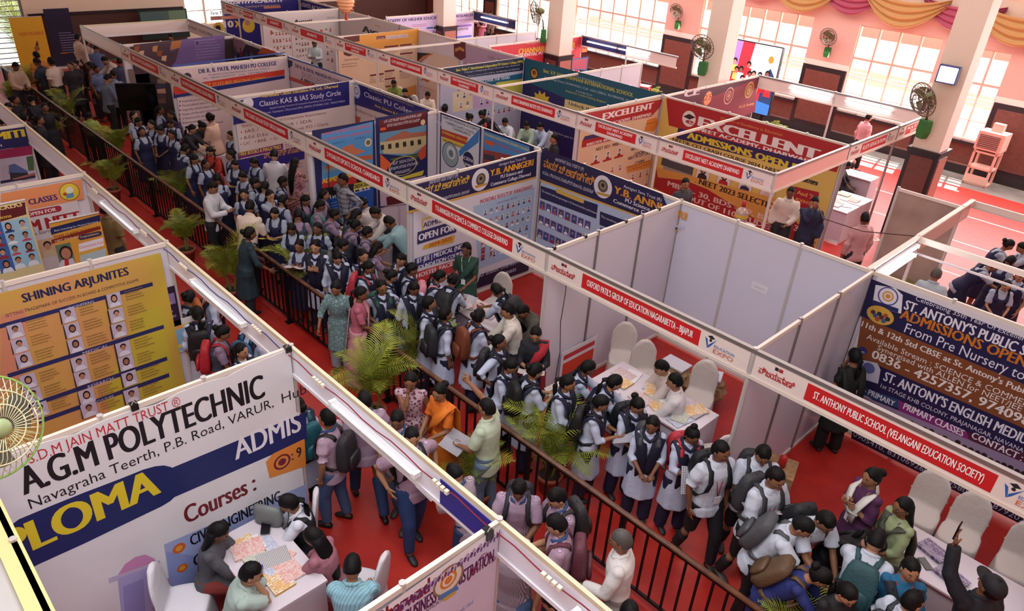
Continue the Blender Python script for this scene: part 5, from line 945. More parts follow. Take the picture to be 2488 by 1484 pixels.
P(1133,606,1.62,-60,'sr:#1f3a30:#24443a','low1','smiling woman in dark green saree with name badge',hair='pony',lan='#c9c4be')
P(1235,756,1.70,-130,'m:#c9c2b8:#22222a','table1','man in cream white shirt leaning at the commerce booth counter')
P(1281,762,1.62,-100,'m:#4a443e:#1c1c22','bend','man in grey checked shirt stooping in the commerce booth')
P(1300,810,1.60,-50,'k:#16171f:#8a1e28','read','smiling woman in navy with a bright red dupatta',hair='pony',book=3,scarf='#a01f2c')
P(1610,898,1.66,-130,'m:#c4b6b0:#34323a','sit','seated bearded man in open white shirt sorting booklets')
P(1637,923,1.70,-150,'m:#cfc6c6:#2c2c34','sit1','seated man in crisp white shirt seen from behind')
# rail side, near
P(997,926,1.60,-45,'ks:#b59aa4:#8a8f9a','face','long haired woman in patterned white kurta hand on cheek',hair='long',pat='floral')
P(1068,953,1.60,-90,'sr:#cf6a1c:#d8761f','hold_','woman in bright orange saree holding leaflets',hair='bun',book=1)
P(1182,992,1.68,-160,'mh:#b0bca4:#5a6a80','pointback','man in pale green shirt with glasses pointing back',book=1)
P(1261,1188,1.62,-50,'ck:#7c5a78:#2c3a54','readlow','schoolboy in checked shirt with blue collar facing the camera',bag='#26242c')
P(1353,1218,1.62,-110,'ck:#6c4a68:#2c3a54','readlow','schoolboy in checked shirt with head bowed against the rail',bag='#2a2628')
P(1353,1266,1.64,-140,'ck:#7c4a68:#2c3a54','read','schoolboy in checked shirt with maroon backpack',bag='#5a2c38',book=1)
P(1508,1314,1.68,-150,'m:#cdc9c6:#8a8480','low1','grey moustached man in white shirt with pen in pocket',hair='grey',lan=None)
P(1529,1492,1.6,-60,'m:#b0aab0:#2a2a34','stand','dark haired person cut by the lower edge under the man in white')
P(801,1015,1.60,-150,'ck:#8c6a80:#3f567c','stand','schoolboy in checked shirt with charcoal backpack in the near aisle',bag='#2a282c',step=.08)
P(722,985,1.56,-175,'wk','stand','girl half hidden by the polytechnic banner, teal backpack',hair='bun',bag='#1f5864')
P(966,1022,1.62,-60,'ck:#7a5270:#48648c','hold_','schoolboy in checked shirt behind the fascia, left of a pair',step=.12)
P(1000,1062,1.66,-10,'ck:#7a5270:#223a66','hip','schoolboy in checked shirt with black slung bag, right of a pair',bag='#131418',step=-.14)
P(880,975,1.66,160,'ck:#6c4a68:#22365e','stand','walking schoolboy in navy trousers behind the white fascia',step=.28)
P(1105,1150,1.5,-170,'ck:#5c4a50:#22365e','read','person under the fascia holding rolled newspapers',book=1,lean=.3)
P(1345,1462,1.62,-150,'ck:#7a4a68:#22365e','readlow','schoolboy below the fascia at the lower edge',bag='#1c1c24')
P(1255,1330,1.64,-60,'ck:#3c3a44:#3c5678','stand','schoolboy under the fascia in black and white shoes',step=.2)
# boys at the public school booth
bw=[(1751,1097,1.70,-25,'stand','first from the empty booth, black backpack','#131418',.18),(1856,1111,1.68,-50,'read','reading newspapers, black backpack','#26282c',.16),(1911,1176,1.72,-20,'hold_','bending forward with red lanyard','#34363a',.18),(2020,1265,1.66,-30,'bend','bowing beside the grey backpack boy','#1c1d20',0)]
for x,y,h,hd,ps,l,bag,st in bw: P(x,y,h,hd,'bw',ps,'schoolboy in white polo '+l,bag=bag,step=st,book=1 if ps=='read' else 0,**({'lean':.42} if ps=='bend' else {}))
P(1951,1279,1.64,10,'bw:#4a4c50','bend','boy bowing with a grey hooded backpack',lean=.42)
P(2088,1313,1.60,-20,'k:#121318:#101116','bend','person in black with red lanyard bent over a phone',hair='pony',lan='#a82c38')
P(2120,1162,1.62,-120,'k:#4c2448:#2a1c30','chest','woman in purple kurta holding a white scarf, name badge',hair='bun',scarf='#d2cdc8',lan='#9a7040')
P(2191,1230,1.60,-125,'k:#8f9a72:#4a4c40','low1','woman in pale green kurta with long hair and glasses',hair='long',lan='#3a3f6a')
P(2168,1325,1.66,100,'bw:#1f5060','reach','boy in white shirt with dark teal backpack at the long table',bag='#24484e')
P(2171,1376,1.60,-65,'k:#1f6088:#22242c','stand','student in blue vest and white collar with lanyard',hair='short',lan='#a82c38')
P(1988,1390,1.56,10,'k:#232c68:#22242c','bend','girl in blue with tan backpack and blue hair band',hair='bun',bag='#5a4430')
P(2217,1460,1.6,60,'bw:#2a2c34','stand','dark haired boy at the lower edge below the table')
P(2407,1425,1.72,150,'m:#14161f:#1c1c22','raise_','man in black cap and dark jacket holding up a phone',hair='cap')
P(2065,862,1.62,150,'k:#121a18:#101214','face','woman in black dress facing the shiny panel corner',hair='pony')
P(2060,1440,1.55,-30,'k:#14151a:#121216','readlow','dark haired girl behind the palm at the lower edge',hair='pony')
# left near booth
P(528,1289,1.60,50,'k:#4a4a50:#7a2c24','sit','woman with very long black hair and grey kurta seated at the desk',hair='long')
P(610,1393,1.66,60,'mh:#9fb0a8:#3a3c44','sitface','man in pale mint shirt seated with hand to face')
P(702,1223,1.58,-120,'m:#c9cbd6:#1c1d24','sit','girl in white shirt and glasses bent over the desk',fem=1,hair='pony',vest='#15161c')
P(762,1305,1.56,-150,'k:#96606c:#18181e','sit','smiling girl in dusty pink sweatshirt at the desk',hair='long')
P(856,1379,1.68,140,'mh:#8ab4c0:#3a3c44','sit','man in light blue striped shirt seated with his back turned',pat='stripe')
P(463,722,1.55,120,'wk','readlow','girl in white behind the orange results board',hair='bun',bag='#131418')
P(480,762,1.55,150,'wk','stand','girl in white with long black backpack behind the results board',hair='pony',bag='#101114')
P(548,808,1.52,60,'mv','readlow','girl with red backpack behind the polytechnic banner',hair='bun',bag='#a3222c')
P(586,853,1.52,30,'wk','stand','dark haired girl just above the polytechnic banner edge',hair='pony')
P(602,790,1.58,110,'wk','stand','girl with blue backpack under the long fascia',hair='bun',bag='#2f5a80')
P(505,700,1.55,80,'wk','stand','girl with orange backpack under the long fascia',hair='bun',bag='#b5602a')
# third row and beyond
P(597,62,1.66,-60,'mh:#4a9aa0:#22242c','stand','man in turquoise shirt under the ten times banner')
P(624,80,1.6,-100,'mh:#c2a884:#2a2830','sit','man in cream shirt seated by the ten times banner')
P(684,105,1.66,-60,'m:#b9c0c9:#22242c','sit','man in white shirt seated before the portrait banner')
P(764,106,1.70,-50,'m:#a9b5b8:#16171d','read','man in pale shirt looking at his phone before portraits')
P(957,203,1.64,-60,'mh:#6a7a30:#22242c','sit','man in dark yellow patterned shirt in the cream booth')
P(984,224,1.6,-80,'m:#2a2426:#22242c','sit','dark haired visitor beside the yellow patterned shirt')
P(1039,232,1.66,-30,'m:#cbb9a8:#22242c','sit','balding man in cream shirt beside the book poster')
P(1083,264,1.6,100,'k:#2a2830:#22242c','stand','dark head at the edge of the institute booth')
P(1139,286,1.58,60,'k:#8f9ab0:#22242c','bend','person in pale top bowing in the institute booth')
P(1172,278,1.6,-120,'k:#1c1a24:#22242c','bend','person in black jacket bowing in the institute booth')
P(1227,297,1.68,-60,'m:#b9bfc9:#22242c','sit','smiling man in white shirt before the teal banner, left')
P(1281,305,1.66,-70,'m:#93a894:#22242c','sit','man in pale green shirt with lanyard before the teal banner',lan='#24242c')
P(1311,308,1.66,-90,'m:#a3b3cc:#22242c','sit','man in pale blue shirt with lanyard before the teal banner',lan='#24242c')
P(1346,338,1.62,-130,'m:#1f1d22:#1c1c22','stand','man in black shirt at the corner of the teal booth')
P(1665,447,1.66,-20,'m:#3a3c40:#22242c','stand','man in dark grey shirt in front of the red academy banner')
P(1921,468,1.72,-70,'m:#cbbfb2:#24262c','low1','balding man in white shirt holding a phone, academy booth',hair='thin')
P(1979,492,1.70,-60,'m:#1c2440:#1a1b22','face','man in dark blue checked shirt by the academy booth corner')
P(2101,531,1.70,150,'m:#b58a8c:#1b1c22','stand','man in pink shirt seen from behind near the brochure table')
P(2111,286,1.70,60,'m:#c08a90:#16171d','stand','man in pink shirt walking away in the sunlit aisle',step=.2)
P(2058,402,1.55,10,'k:#1c1a20:#1a1a1f','sit','dark dressed woman seated beside the academy banner edge',hair='bun')
P(2275,667,1.64,100,'m:#9aa8ae:#3a3c44','stand','grey haired man in pale shirt beside the potted palm at right',hair='grey')
P(1172,40,1.6,-60,'k:#b5708a:#22242c','read','woman in pink behind the lilac university board',hair='long')
P(1192,34,1.66,-100,'m:#8a8078:#1c1c22','stand','man in grey beside the woman in pink at the top')
rg=[(2450,595,1.54,20,'reach','in back, black straps'),(2484,602,1.54,-150,'reach','by the right edge, back row'),(2416,645,1.56,20,'bend','leaning forward in full navy dress'),(2455,634,1.5,60,'lookdown','in the middle of the right hand group'),(2478,671,1.5,-100,'lookdown','head bowed at the right edge'),(2445,693,1.5,-60,'readlow','in front, facing the camera')]
for i,(x,y,h,hd,ps,l) in enumerate(rg): P(x,y,h,hd,'pin',ps,'schoolgirl in navy pinafore '+l+', sunlit carpet',hair=['bun','pony','braid','braids','bun','braids'][i])
P(415,90,1.6,-40,'k:#4a8a8c:#22242c','sit','seated person in turquoise at the far left back booth')
EXTRA={'low1':('low','down',.05,.2),'hold_':('low','low',.08,.25),'side_':('down','down',.05,.1),'table1':('table','table',.2,.2),'sit1':('table','down',.15,.2),'railarm':('rail','rail',.1,.3),'pointback':('low','pointup',.05,.1)}
POSES.update(EXTRA)
SITS={'sit','sitread','sitface','sit1'}
built=[]
def mvst(g,d,fem):
    v=mesh_vest(d,fem); g.v=v.v; g.f=v.f; g.m=v.m
rp=random.Random(11)
for idx,(px,py,Hh,hd,sty,pose,label,o) in enumerate(PEOPLE):
    st=sty.split(':'); k=st[0]; fem=o.get('fem',k in('wk','pin','mv','k','ks','sr')); sit=pose in SITS
    L_,R_,lean,pitch=POSES[pose]; lean=o.get('lean',lean)
    if sit: lean=max(lean,.12)
    flip=idx%2 and pose in('stand','lookdown','hold_','readlow'); 
    ps=dict(L=L_,R=R_,lean=round(lean,2),pitch=round(pitch,2),yaw=o.get('yaw',[0,.25,-.25][idx%3] if pose in('stand','hold_','hip') else 0),sit=sit,step=0 if sit else o.get('step',.04))
    if flip: ps['L'],ps['R']=ps['R'],ps['L']
    d=skel(ps,fem); s=Hh/1.66; p=atZ(px,py,d['hc'].z*s+.01); dist=(p-CO).length; lod=0 if dist<8.5 else 1 if dist<13 else 2; vx=(.0135,.018,.025)[lod]
    pk=(ps['L'],ps['R'],ps['lean'],ps['pitch'],ps['yaw'],sit,ps['step'],bool(fem),lod)
    q=Matrix.Rotation(math.radians(hd),3,'Z')@d['hc']; loc=(p.x-q.x*s,p.y-q.y*s,.008)
    X_,Y_,_z=loc
    if -.1<Y_<3.2 and X_>-17.6 or Y_<-3.8:
        w=round(X_/3)*3
        if abs(X_-w)<.30: X_=w+(.32 if X_>=w else -.32)
    if 2.65<Y_<3.3 and X_>-18: Y_=2.65
    if 8.1<Y_<8.9 and X_<.2: Y_=8.1
    loc=(X_,Y_,_z)
    remesh(('body',)+pk,body_raw(d,fem),vx)
    gs=[]   # (part name, mesh key, material)
    pat=o.get('pat')
    def cloth(c,**kw):
        pt=kw.get('pat'); return mat(c,.75,pat=pt,c2={'plaid':'#26262e','floral':'#6a3040','dots':'#9fb4b4','stripe':'#6f9aa8','check':'#c2b0c0'}.get(pt),sc={'plaid':11,'floral':26,'dots':34,'stripe':28,'check':85}.get(pt,1),bump=16)
    def add(name,key,fn,c,**kw):
        kk=(key,)+pk
        if kk not in _mc: g=G(); fn(g); remesh(kk,g,vx)
        gs.append((name,kk,cloth(c,**kw)))
    def shirt(sl,ex=.012,tuck=False):
        def fn(g):
            torso(g,d,fem,ex,h0=-.02 if tuck else -9)
            if not tuck: g.rings([ering(d['pt'](-.17),.125+ex,.175+ex,d['f']),ering(d['pt'](-.05),.118+ex,.168+ex,d['f'])]) if not sit else None
            g_sleeves(g,d,sl,ex,fem)
        return fn
    def kurta(sl,z1=.45,full=(.155,.215)):
        def fn(g):
            torso(g,d,fem,.014); g_sleeves(g,d,sl,.012,fem)
            if sit: g_lap(g,d,.30,.02)
            else: g_skirt(g,d,z1,(.135,.19),full,.05,7)
        return fn
    if k=='wk':
        add('kurta','kl',kurta('three'),WK); add('trousers','lw',lambda g:g_legs(g,d,.012,.07,.018),NVY); gs.append(('dupatta',('S','vee'),mat('#14162e',.7)))
    elif k in('pin','mv'):
        add('blouse','sh',shirt('half'),PS if k=='pin' else '#866f86')
        vc=o.get('vest') or ('#1a1c40' if k=='pin' else '#343846')
        add('pinafore' if k=='pin' else 'vest','pv',lambda g:mvst(g,d,fem),vc)
        if sit: add('skirt','lap',lambda g:g_lap(g,d,.3,.02),'#181a3a')
        else: add('skirt','sk',lambda g:g_skirt(g,d,.34,(.14,.195),(.20,.26),.09,9),'#181a3a')
    elif k=='bw':
        add('polo_shirt','shh',shirt('half',.018),'#b9c0ce'); add('trousers','lg',lambda g:g_legs(g,d,.008),'#111218')
        if o.get('lan') is None: o=dict(o,lan='#a5303c')
        if len(st)>1: o=dict(o,bag=o.get('bag') or st[1])
    elif k=='ck':
        add('checked_shirt','shh',shirt('half',.016),st[1],pat='check'); add('trousers','lg',lambda g:g_legs(g,d,.012),st[2])
    elif k in('m','mh'):
        add('shirt','sh'+k,shirt('long' if k=='m' else 'half',.016,tuck=(idx%3==0 and not sit)),st[1],pat=pat); add('trousers','lg',lambda g:g_legs(g,d,.014),st[2])
        if o.get('vest'): add('vest','pv',lambda g:mvst(g,d,fem),o['vest'])
    elif k in('k','ks'):
        add('kurta','k'+('s' if k=='ks' else 'l'),kurta('cap' if k=='ks' else 'three'),st[1],pat=pat); add('trousers','lw',lambda g:g_legs(g,d,.012,.07,.018),st[2])
        if k=='k' and idx%2 and not o.get('scarf') and not sit: gs.append(('dupatta',('S','front'),cloth(st[2])))
    elif k=='sr':
        add('blouse','sb',shirt('half',.006,tuck=True),st[1]); add('saree','sa',lambda g:g_skirt(g,d,.04,(.135,.185),(.20,.25),.07,8),st[2]); gs.append(('pallu',('S','pallu'),cloth(st[2])))
    if o.get('scarf'): gs.append(('scarf',('S','neck' if 'white' in label else 'pallu' if 'red dup' in label else 'front'),cloth(o['scarf'])))
    built.append((idx,label,o,ps,pk,d,s,loc,hd,fem,lod,gs,sit,k))
flush()
pos=[[b[7][0],b[7][1]] for b in built]; org=[p[:] for p in pos]     # neighbours stand clear of one another
for it in range(6):
    for i in range(len(pos)):
        for j in range(i+1,len(pos)):
            dx,dy=pos[j][0]-pos[i][0],pos[j][1]-pos[i][1]; q=math.hypot(dx,dy)
            if 1e-4<q<.42:
                m_=(.42-q)*.3/q
                for p_,s_ in ((i,-1),(j,1)): pos[p_][0]+=s_*dx*m_; pos[p_][1]+=s_*dy*m_
for i,p in enumerate(pos):
    dx,dy=p[0]-org[i][0],p[1]-org[i][1]; q=max(1,math.hypot(dx,dy)/.14); b=list(built[i]); b[7]=(org[i][0]+dx/q,org[i][1]+dy/q,.008); built[i]=tuple(b)
done_body={}
def inst_local(name,me,parent,mx,m):
    o=inst(name,me,parent,None,m); o.matrix_local=mx; return o
eyew=mat('#7d6f66',.5); eyed=mat('#140d0a',.25); brow=mat('#120e0c',.8); lipm=mat('#6e342e',.5)
def eyes_fn():
    g=G()
    for s in (1,-1): g.ell((.0815,s*.031,.010),(.009,.012,.006),10,6,0); g.ell((.0885,s*.031,.010),(.0045,.006,.0062),8,5,1)
    return g.mesh('eyes',[eyew,eyed],True)
def brows_fn():
    g=G()
    for s in (1,-1): g.tube([(.087,s*.014,.026),(.086,s*.032,.032),(.074,s*.048,.027)],[.003,.004,.002],6)
    return g
def lips_fn(): g=G(); g.tube([(.089,.022,-.052),(.0985,.008,-.051),(.099,0,-.053),(.0985,-.008,-.051),(.089,-.022,-.052)],[.002,.0052,.0055,.0052,.002],6,flat=.9); return g
EY=eyes_fn(); BR=brows_fn().mesh('eyebrows',[brow],True); LI=lips_fn().mesh('lips',[lipm],True)
HM={k:hair_mesh(k).mesh('hair',[HAIR],True) for k in ('short','thin','bun','topbun','pony','braid','braids','long')}; HM['cap']=HM['short']; HM['grey']=HM['thin']
TM_={k:tail_mesh(k).mesh('hair_length',[HAIR],True) for k in ('pony','braid','braids','long')}
CAPM=cap_mesh().mesh('cap',[mat('#101218',.7)],True)
DU={k:mesh_dupatta(k).mesh('dupatta',[HAIR],True) for k in ('vee','front','pallu','neck')}
shoe=G(); shoe.rings([[Vector((x,w*math.cos(q),z+h*math.sin(q))) for q in [2*PI*j/12 for j in range(12)]] for x,w,h,z in ((-.075,.018,.018,.028),(-.06,.034,.034,.034),(0,.038,.036,.036),(.06,.044,.028,.028),(.12,.04,.022,.022),(.155,.02,.012,.014))]); SHO=shoe.mesh('shoe',[mat('#16130f',.5)],True)
LAN=G(); lanyard(LAN); LAN=LAN.mesh('lanyard',[HAIR],True)
BAD=G().box((.155,-.035,.06),(.16,.035,.155)).mesh('name_badge',[mat('#d0ccd2',.4)])
COL=G(); COL.tube([(.075,-.02,.455),(.06,-.06,.49),(0,-.072,.515),(-.05,-.04,.53),(-.06,0,.533),(-.05,.04,.53),(0,.072,.515),(.06,.06,.49),(.075,.02,.455)],.017,8,flat=1.3); COL=COL.mesh('collar',[HAIR],True)
GLS=G()
for s in (1,-1): GLS.tube([(.098,s*.031+.02*math.cos(q),.008+.016*math.sin(q)) for q in [2*PI*j/12 for j in range(13)]],.0018,5); GLS.tube([(.096,s*.05,.012),(.03,s*.077,.012),(-.01,s*.078,.006)],.0018,5)
GLS.tube([(.098,.011,.01),(.098,-.011,.01)],.0018,5); GLS=GLS.mesh('glasses',[mat('#1c1718',.4)],True)
PAK=pack_mesh().mesh('pack_body',[HAIR],True); POC=pocket_mesh().mesh('front_pocket',[HAIR],True)
STR=[]
for s in (1,-1):
    g=G(); band(g,[(-.105,s*.07,.42),(-.09,s*.085,.48),(0,s*.10,.515),(.09,s*.105,.45),(.135,s*.115,.34),(.125,s*.14,.22),(.05,s*.18,.12),(-.07,s*.17,.07),(-.12,s*.13,.06)],[(0,.026,0)]*3+[(0,.026,.0)]*3+[(.012,0,.024)]*2+[(0,.02,.015)],.007); STR.append(g.mesh('strap',[HAIR],True))
HND=G().tube([(-.16,-.04,.24),(-.165,0,.275),(-.16,.04,.24)],.007,6).mesh('grab_loop',[HAIR],True)
bk=G(); 
for s in (1,-1):
    bk.rings([[Vector((x,s*(.002+.142*t),.012-.02*math.sin(t*2.6)+dz)) for x,dz in ((-.105,0),(.105,0),(.105,.004),(-.105,.004))] for t in (0,.33,.66,1)])
BOOK=bk.mesh('pages',[HAIR])
BKM=[mat('#c9c6cc',.6,pat='faces',c2='#5c5a68',sc=40),mat('#cdcacd',.6,pat='print',c2='#a88a80',sc=36),mat('#c9b23a',.6,pat='faces',c2='#5a4430',sc=26),mat('#c9c4c4',.6,pat='print',c2='#7a88ac',sc=34)]
COLN={'#131418':'black','#16171c':'black','#0f1014':'black','#101114':'black','#4a4c50':'grey','#a8303c':'red','#1f4a3a':'green','#c9808c':'pink','#24262c':'dark grey','#6a3420':'brown leather','#1c1d22':'black','#1c1d24':'black','#44464a':'grey','#a82c38':'red','#26242c':'black','#2a2628':'dark','#5a2c38':'maroon','#2a282c':'charcoal','#1f5864':'teal','#1c1c24':'black','#26282c':'black','#34363a':'dark grey','#1c1d20':'black','#4a4c50':'grey','#1f5060':'teal','#24484e':'dark teal','#2a2c34':'dark','#5a4430':'tan','#a3222c':'bright red','#2f5a80':'blue','#b5602a':'orange'}
def short(l,n): 
    w=l.replace(',','').split()
    return ' '.join(w[:n])
nb=0
for (idx,label,o,ps,pk,d,s,loc,hd,fem,lod,gs,sit,k) in built:
    root=empty('person',loc,math.radians(hd),label,'person'); root.scale=(s,s,s); skin=mat(SKIN[rp.randrange(5)],.55)
    if pk not in done_body:
        me=_mc[('body',)+pk]; hg=headm(fem).xf(d['hm'])
        for S_,E,T,sgn,key in d['arms']: hand(hg,E,T,sgn,key)
        done_body[pk]=mset(addraw(me,hg),skin)
    inst('body',done_body[pk],root,m=skin)
    hm=d['hm']
    if lod<2 or idx%1==0:
        for nm,me,m in (('eyes',EY,None),('eyebrows',BR,brow),('lips',LI,lipm)): inst_local(nm,me,root,hm,m)
    hr=o.get('hair') or ('bun' if fem else 'short')
    inst_local('hair',HM[hr],root,hm,HAIRG if hr=='grey' else HAIR)
    if hr in TM_: inst_local('hair_length',TM_[hr],root,Matrix.Translation(d['hc'])@Matrix.Rotation(ps['yaw'],4,'Z')@Matrix.Rotation(ps['lean']*.75,4,'Y'),HAIR)
    if hr=='cap': inst_local('cap',CAPM,root,hm,None)
    if 'glasses' in label: inst_local('glasses',GLS,root,hm,None)
    tt=tm(d)
    for nm,key,m in gs:
        if key[0]=='S': inst_local(nm,DU[key[1]],root,tt,m)
        else: inst(nm,mset(_mc[key],m),root,m=m)
    if k in('m','mh','bw','ck') : inst_local('collar',COL,root,tt,mat('#2c4a78',.7) if k=='ck' else gs[0][2])
    if o.get('lan'): inst_local('lanyard',LAN,root,tt,mat(o['lan'],.6)); inst_local('name_badge',BAD,root,tt,None)
    sc_=mat(['#16130f','#2a211c','#3a3230','#1c1c22'][idx%4],.5)
    for Hj,K,A in d['legs']: inst_local('shoe',SHO,root,Matrix.Translation((A.x+.01,A.y,0)),sc_)
    if o.get('bag'):
        c=o['bag']; b=empty('backpack',label=COLN.get(c,'dark')+' backpack worn by '+short(label,11),cat='backpack'); b.matrix_world=Matrix.Translation(loc)@Matrix.Rotation(math.radians(hd),4,'Z')@Matrix.Scale(s,4)@tt
        bm_=mat(c,.6,bump=40); up=Matrix.Translation((-.115,0,.25))
        inst_local('pack_body',PAK,b,up,bm_); inst_local('front_pocket',POC,b,up,mat(c,.42,bump=12)); inst_local('grab_loop',HND,b,Matrix.Translation((-.02,0,.22)),bm_)
        for q in STR: inst_local('strap',q,b,Matrix.Identity(4),bm_)
    if o.get('book'):
        hs=[(T+(T-E).normalized()*.09) for S_,E,T,sgn,key in d['arms'] if key in('read','low','reach','table','chest')]
        if hs:
            c=sum(hs,Vector())/len(hs)+Vector((.03,0,.015)); nrm=((d['hc']-c).normalized()*.6+Vector((0,0,.6))).normalized(); nrm=(Matrix.Rotation(-math.radians(hd),3,'Z')@Vector((.5,-.55,.65))).normalized() if o.get('bn') else nrm; xx=(YV.cross(nrm)).normalized() if not o.get('bn') else Vector((0,0,1)).cross(nrm).normalized(); yy=nrm.cross(xx)
            if o.get('bn'): xx,yy=yy,-xx
            mx=Matrix.Translation(loc)@Matrix.Rotation(math.radians(hd),4,'Z')@Matrix.Scale(s,4)@Matrix.Translation(c)@Matrix((xx,yy,nrm)).transposed().to_4x4()@Matrix.Scale(o.get('bs',1.25),4)
            bo=inst('brochure',BOOK,m=BKM[2] if o['book']==2 else BKM[0] if o.get('bn') else BKM[nb%2 if o['book']==1 else 1]); bo.matrix_world=mx; nb+=1
            tag(bo,'printed brochure held by '+short(label,11),'brochure')
# ---------------- railing ----------------
rl=empty('aisle_railing',(0,-1.57,.008),0,'long black metal railing with brown wooden handrail dividing the aisle','railing')
irn=mat('#141012',.45,.3); wood=mat('#4c2f22',.35,pat='noise',c2='#6a4530',sc=6)
G().tube([(-21,0,1.0),(-10,0,1.0),(0,0,1.0),(6.6,0,1.0)],.032,10,flat=.75).obj('handrail',wood,rl,True)
bx('bottom_bar',(-21,-.015,.10),(6.6,.015,.13),irn,rl); bx('top_bar',(-21,-.02,.955),(6.6,.02,.975),irn,rl)
bal=G().box((-.011,-.011,.11),(.011,.011,.96)).mesh('baluster',[irn]); pst=G().box((-.026,-.026,0),(.026,.026,.97)).box((-.06,-.06,0),(.06,.06,.012)).mesh('railing_post',[irn])
x=-20.95; k=0
while x<6.55:
    inst('railing_post' if k%9==0 else 'baluster',pst if k%9==0 else bal,rl,(x,0,0)); x+=.155; k+=1
# ---------------- palms ----------------
lf=mat('#5f6e1e',.5,pat='noise',c2='#98a02e',sc=3); lfd=mat('#3f4f1e',.5,pat='noise',c2='#5d6b22',sc=3); stm=mat('#6b6a2c',.6); terra=mat('#8f4630',.7); soil=mat('#2a1d16',.9)
def frond(L,arch,seed):
    r=random.Random(seed); g=G(); n=22; pts=[]
    for i in range(n+1):
        t=i/n; a=1.42-arch*t*t*.9; 
        pts.append(Vector((0,0,0)) if i==0 else pts[-1]+Vector((math.cos(a),0,math.sin(a)))*(L/n))
    g.tube(pts,[.008*(1-.8*i/n)+.0015 for i in range(n+1)],5,1)
    for i in range(4,37):
        t=i/36; q=t*n; a_=int(min(q,n-1)); p=pts[a_].lerp(pts[a_+1],q-a_); tn=(pts[a_+1]-pts[a_]).normalized(); up=Vector((0,1,0)).cross(tn)*-1
        ln=L*.36*math.sin(PI*min(1,.18+.86*t))**.7*r.uniform(.85,1.1)+.03
        for s in (1,-1):
            dr=(tn*(.55+.5*t)+Vector((0,s,0))*.9+up*.28).normalized(); w=.0085; c0=p; c1=p+dr*ln*.5+Vector((0,0,-.01)); c2=p+dr*ln-Vector((0,0,ln*.28))
            wv=tn*w; g.add([c0-wv*.4,c0+wv*.4,c1+wv,c1-wv,c2],[(0,1,2,3),(3,2,4)],0)
    return g.mesh('frond',[lf,stm],True)
FR=[frond(L,a,s) for L,a,s in ((.95,1.5,1),(1.1,1.2,2),(.8,1.9,3),(1.15,1.75,4))]
pot=G().lathe([(.10,0),(.15,.24),(.175,.25),(.175,.30),(.15,.30),(.14,.25),(.0,.25)],20).mesh('pot',[terra],True)
sol=G().lathe([(.0,.262),(.139,.262),(.139,.255),(0,.255)],16).mesh('soil',[soil])
def palm(x,y,label,seed,sc=1.,n=11,grp='potted palms along the railing'):
    r=random.Random(seed); o=empty('potted_palm',(x,y,.008),0,label,'plant',grp); inst('pot',pot,o); inst('soil',sol,o)
    g=G(); tops=[]
    for k in range(4): a=r.uniform(0,6.3); b=Vector((.04*math.cos(a),.04*math.sin(a),.25)); e=b+Vector((.05*math.cos(a),.05*math.sin(a),.28*sc)); g.tube([b,e],[.014,.010],6); tops.append(e)
    g.obj('stem',stm,o)
    for k in range(n):
        f=inst('frond',FR[r.randrange(4)],o); f.location=tops[k%4]-Vector((0,0,.05)); f.rotation_euler=(r.uniform(-.15,.15),r.uniform(-.1,.35),2*PI*k/n+r.uniform(-.3,.3)); f.scale=(sc*r.uniform(.75,1.05),)*3
    return o
for i,(x,y,l,sc) in enumerate(((-20.5,-1.05,'palm at the far left end of the railing by the yellow standee',.8),(-18.9,-1.95,'palm by the left picture edge in front of the rail end',.8),(-16.6,-1.2,'palm beside the boy in yellow green at the rail',.85),(-15.2,-1.95,'palm on the near side of the rail above the navy society banner',.8),(-13.0,-1.15,'palm on the crowd side left of the pinafore girls',.85),(-11.1,-1.95,'drooping palm near the crackers booth fascia',.8),(-9.4,-1.15,'palm beside the man in white using a phone',.85),(-7.3,-1.95,'sparse palm under the rail left of the dark teal woman',.8),(-5.35,-1.98,'palm on the near side of the rail below the dark teal woman',.95),(-4.45,-1.1,'palm in a visible terracotta pot behind the rail',.95),(-1.35,-1.1,'tall palm rising behind the rail beside the pink saree',.95),(-1.05,-2.05,'large bright palm in front of the rail over the white fascia',1.0),(1.35,-1.12,'palm behind the rail by the black backpack girl',.95),(1.0,-2.0,'palm in front of the rail beside the checked shirt boy',.8),(4.85,-1.33,'bright palm at the lower right beside the rail',.85))): palm(x,y,l,40+i,sc)
palm(2.35,6.2,'potted palm behind the brown tinted panel at the right',90,.9,grp=None); palm(-4.0,13.8,'potted palm behind the maroon crest banner',91,.8,grp=None); palm(-9.2,15.2,'small palm on the floor under the dark dado by the red chairs',92,.6,grp=None)
# ---------------- tables ----------------
tw=mat('#c9bfc6',.35); tk=mat('#b9afb8',.4); edge=mat('#7c3a3c',.5)
def table(x0,y0,x1,y1,label,h=.75,panel=True,name='counter_table'):
    o=empty(name,((x0+x1)/2,(y0+y1)/2,.008),0,label,'table'); a,b=(x1-x0)/2,(y1-y0)/2
    bx('table_top',(-a,-b,h-.03),(a,b,h),tw,o); bx('edge_strip',(-a-.002,-b-.004,h-.035),(a+.002,-b,h-.022),edge,o)
    for s in (-1,1): bx('side_panel',(s*a-.012 if s>0 else -a,-b+.02,0),(a if s>0 else -a+.012,b-.02,h-.03),tk,o)
    if panel: bx('front_panel',(-a+.012,-b+.03,.05),(a-.012,-b+.045,h-.03),tk,o)
    return o
table(.75,.28,2.35,.98,'white counter table heaped with papers in the empty white booth')
table(4.78,.25,6.5,.95,'long white table of the public school booth')
table(.18,-4.82,1.32,-4.2,'white desk covered with brochures in the polytechnic booth',panel=False,name='desk')
table(-2.45,.05,-1.0,.55,'white counter table of the navy commerce college booth')
table(-5.6,.1,-4.2,.6,'white counter table in the sports school booth')
table(-11.9,-.15,-10.6,.5,'study table under a printed cloth before the feature banner')
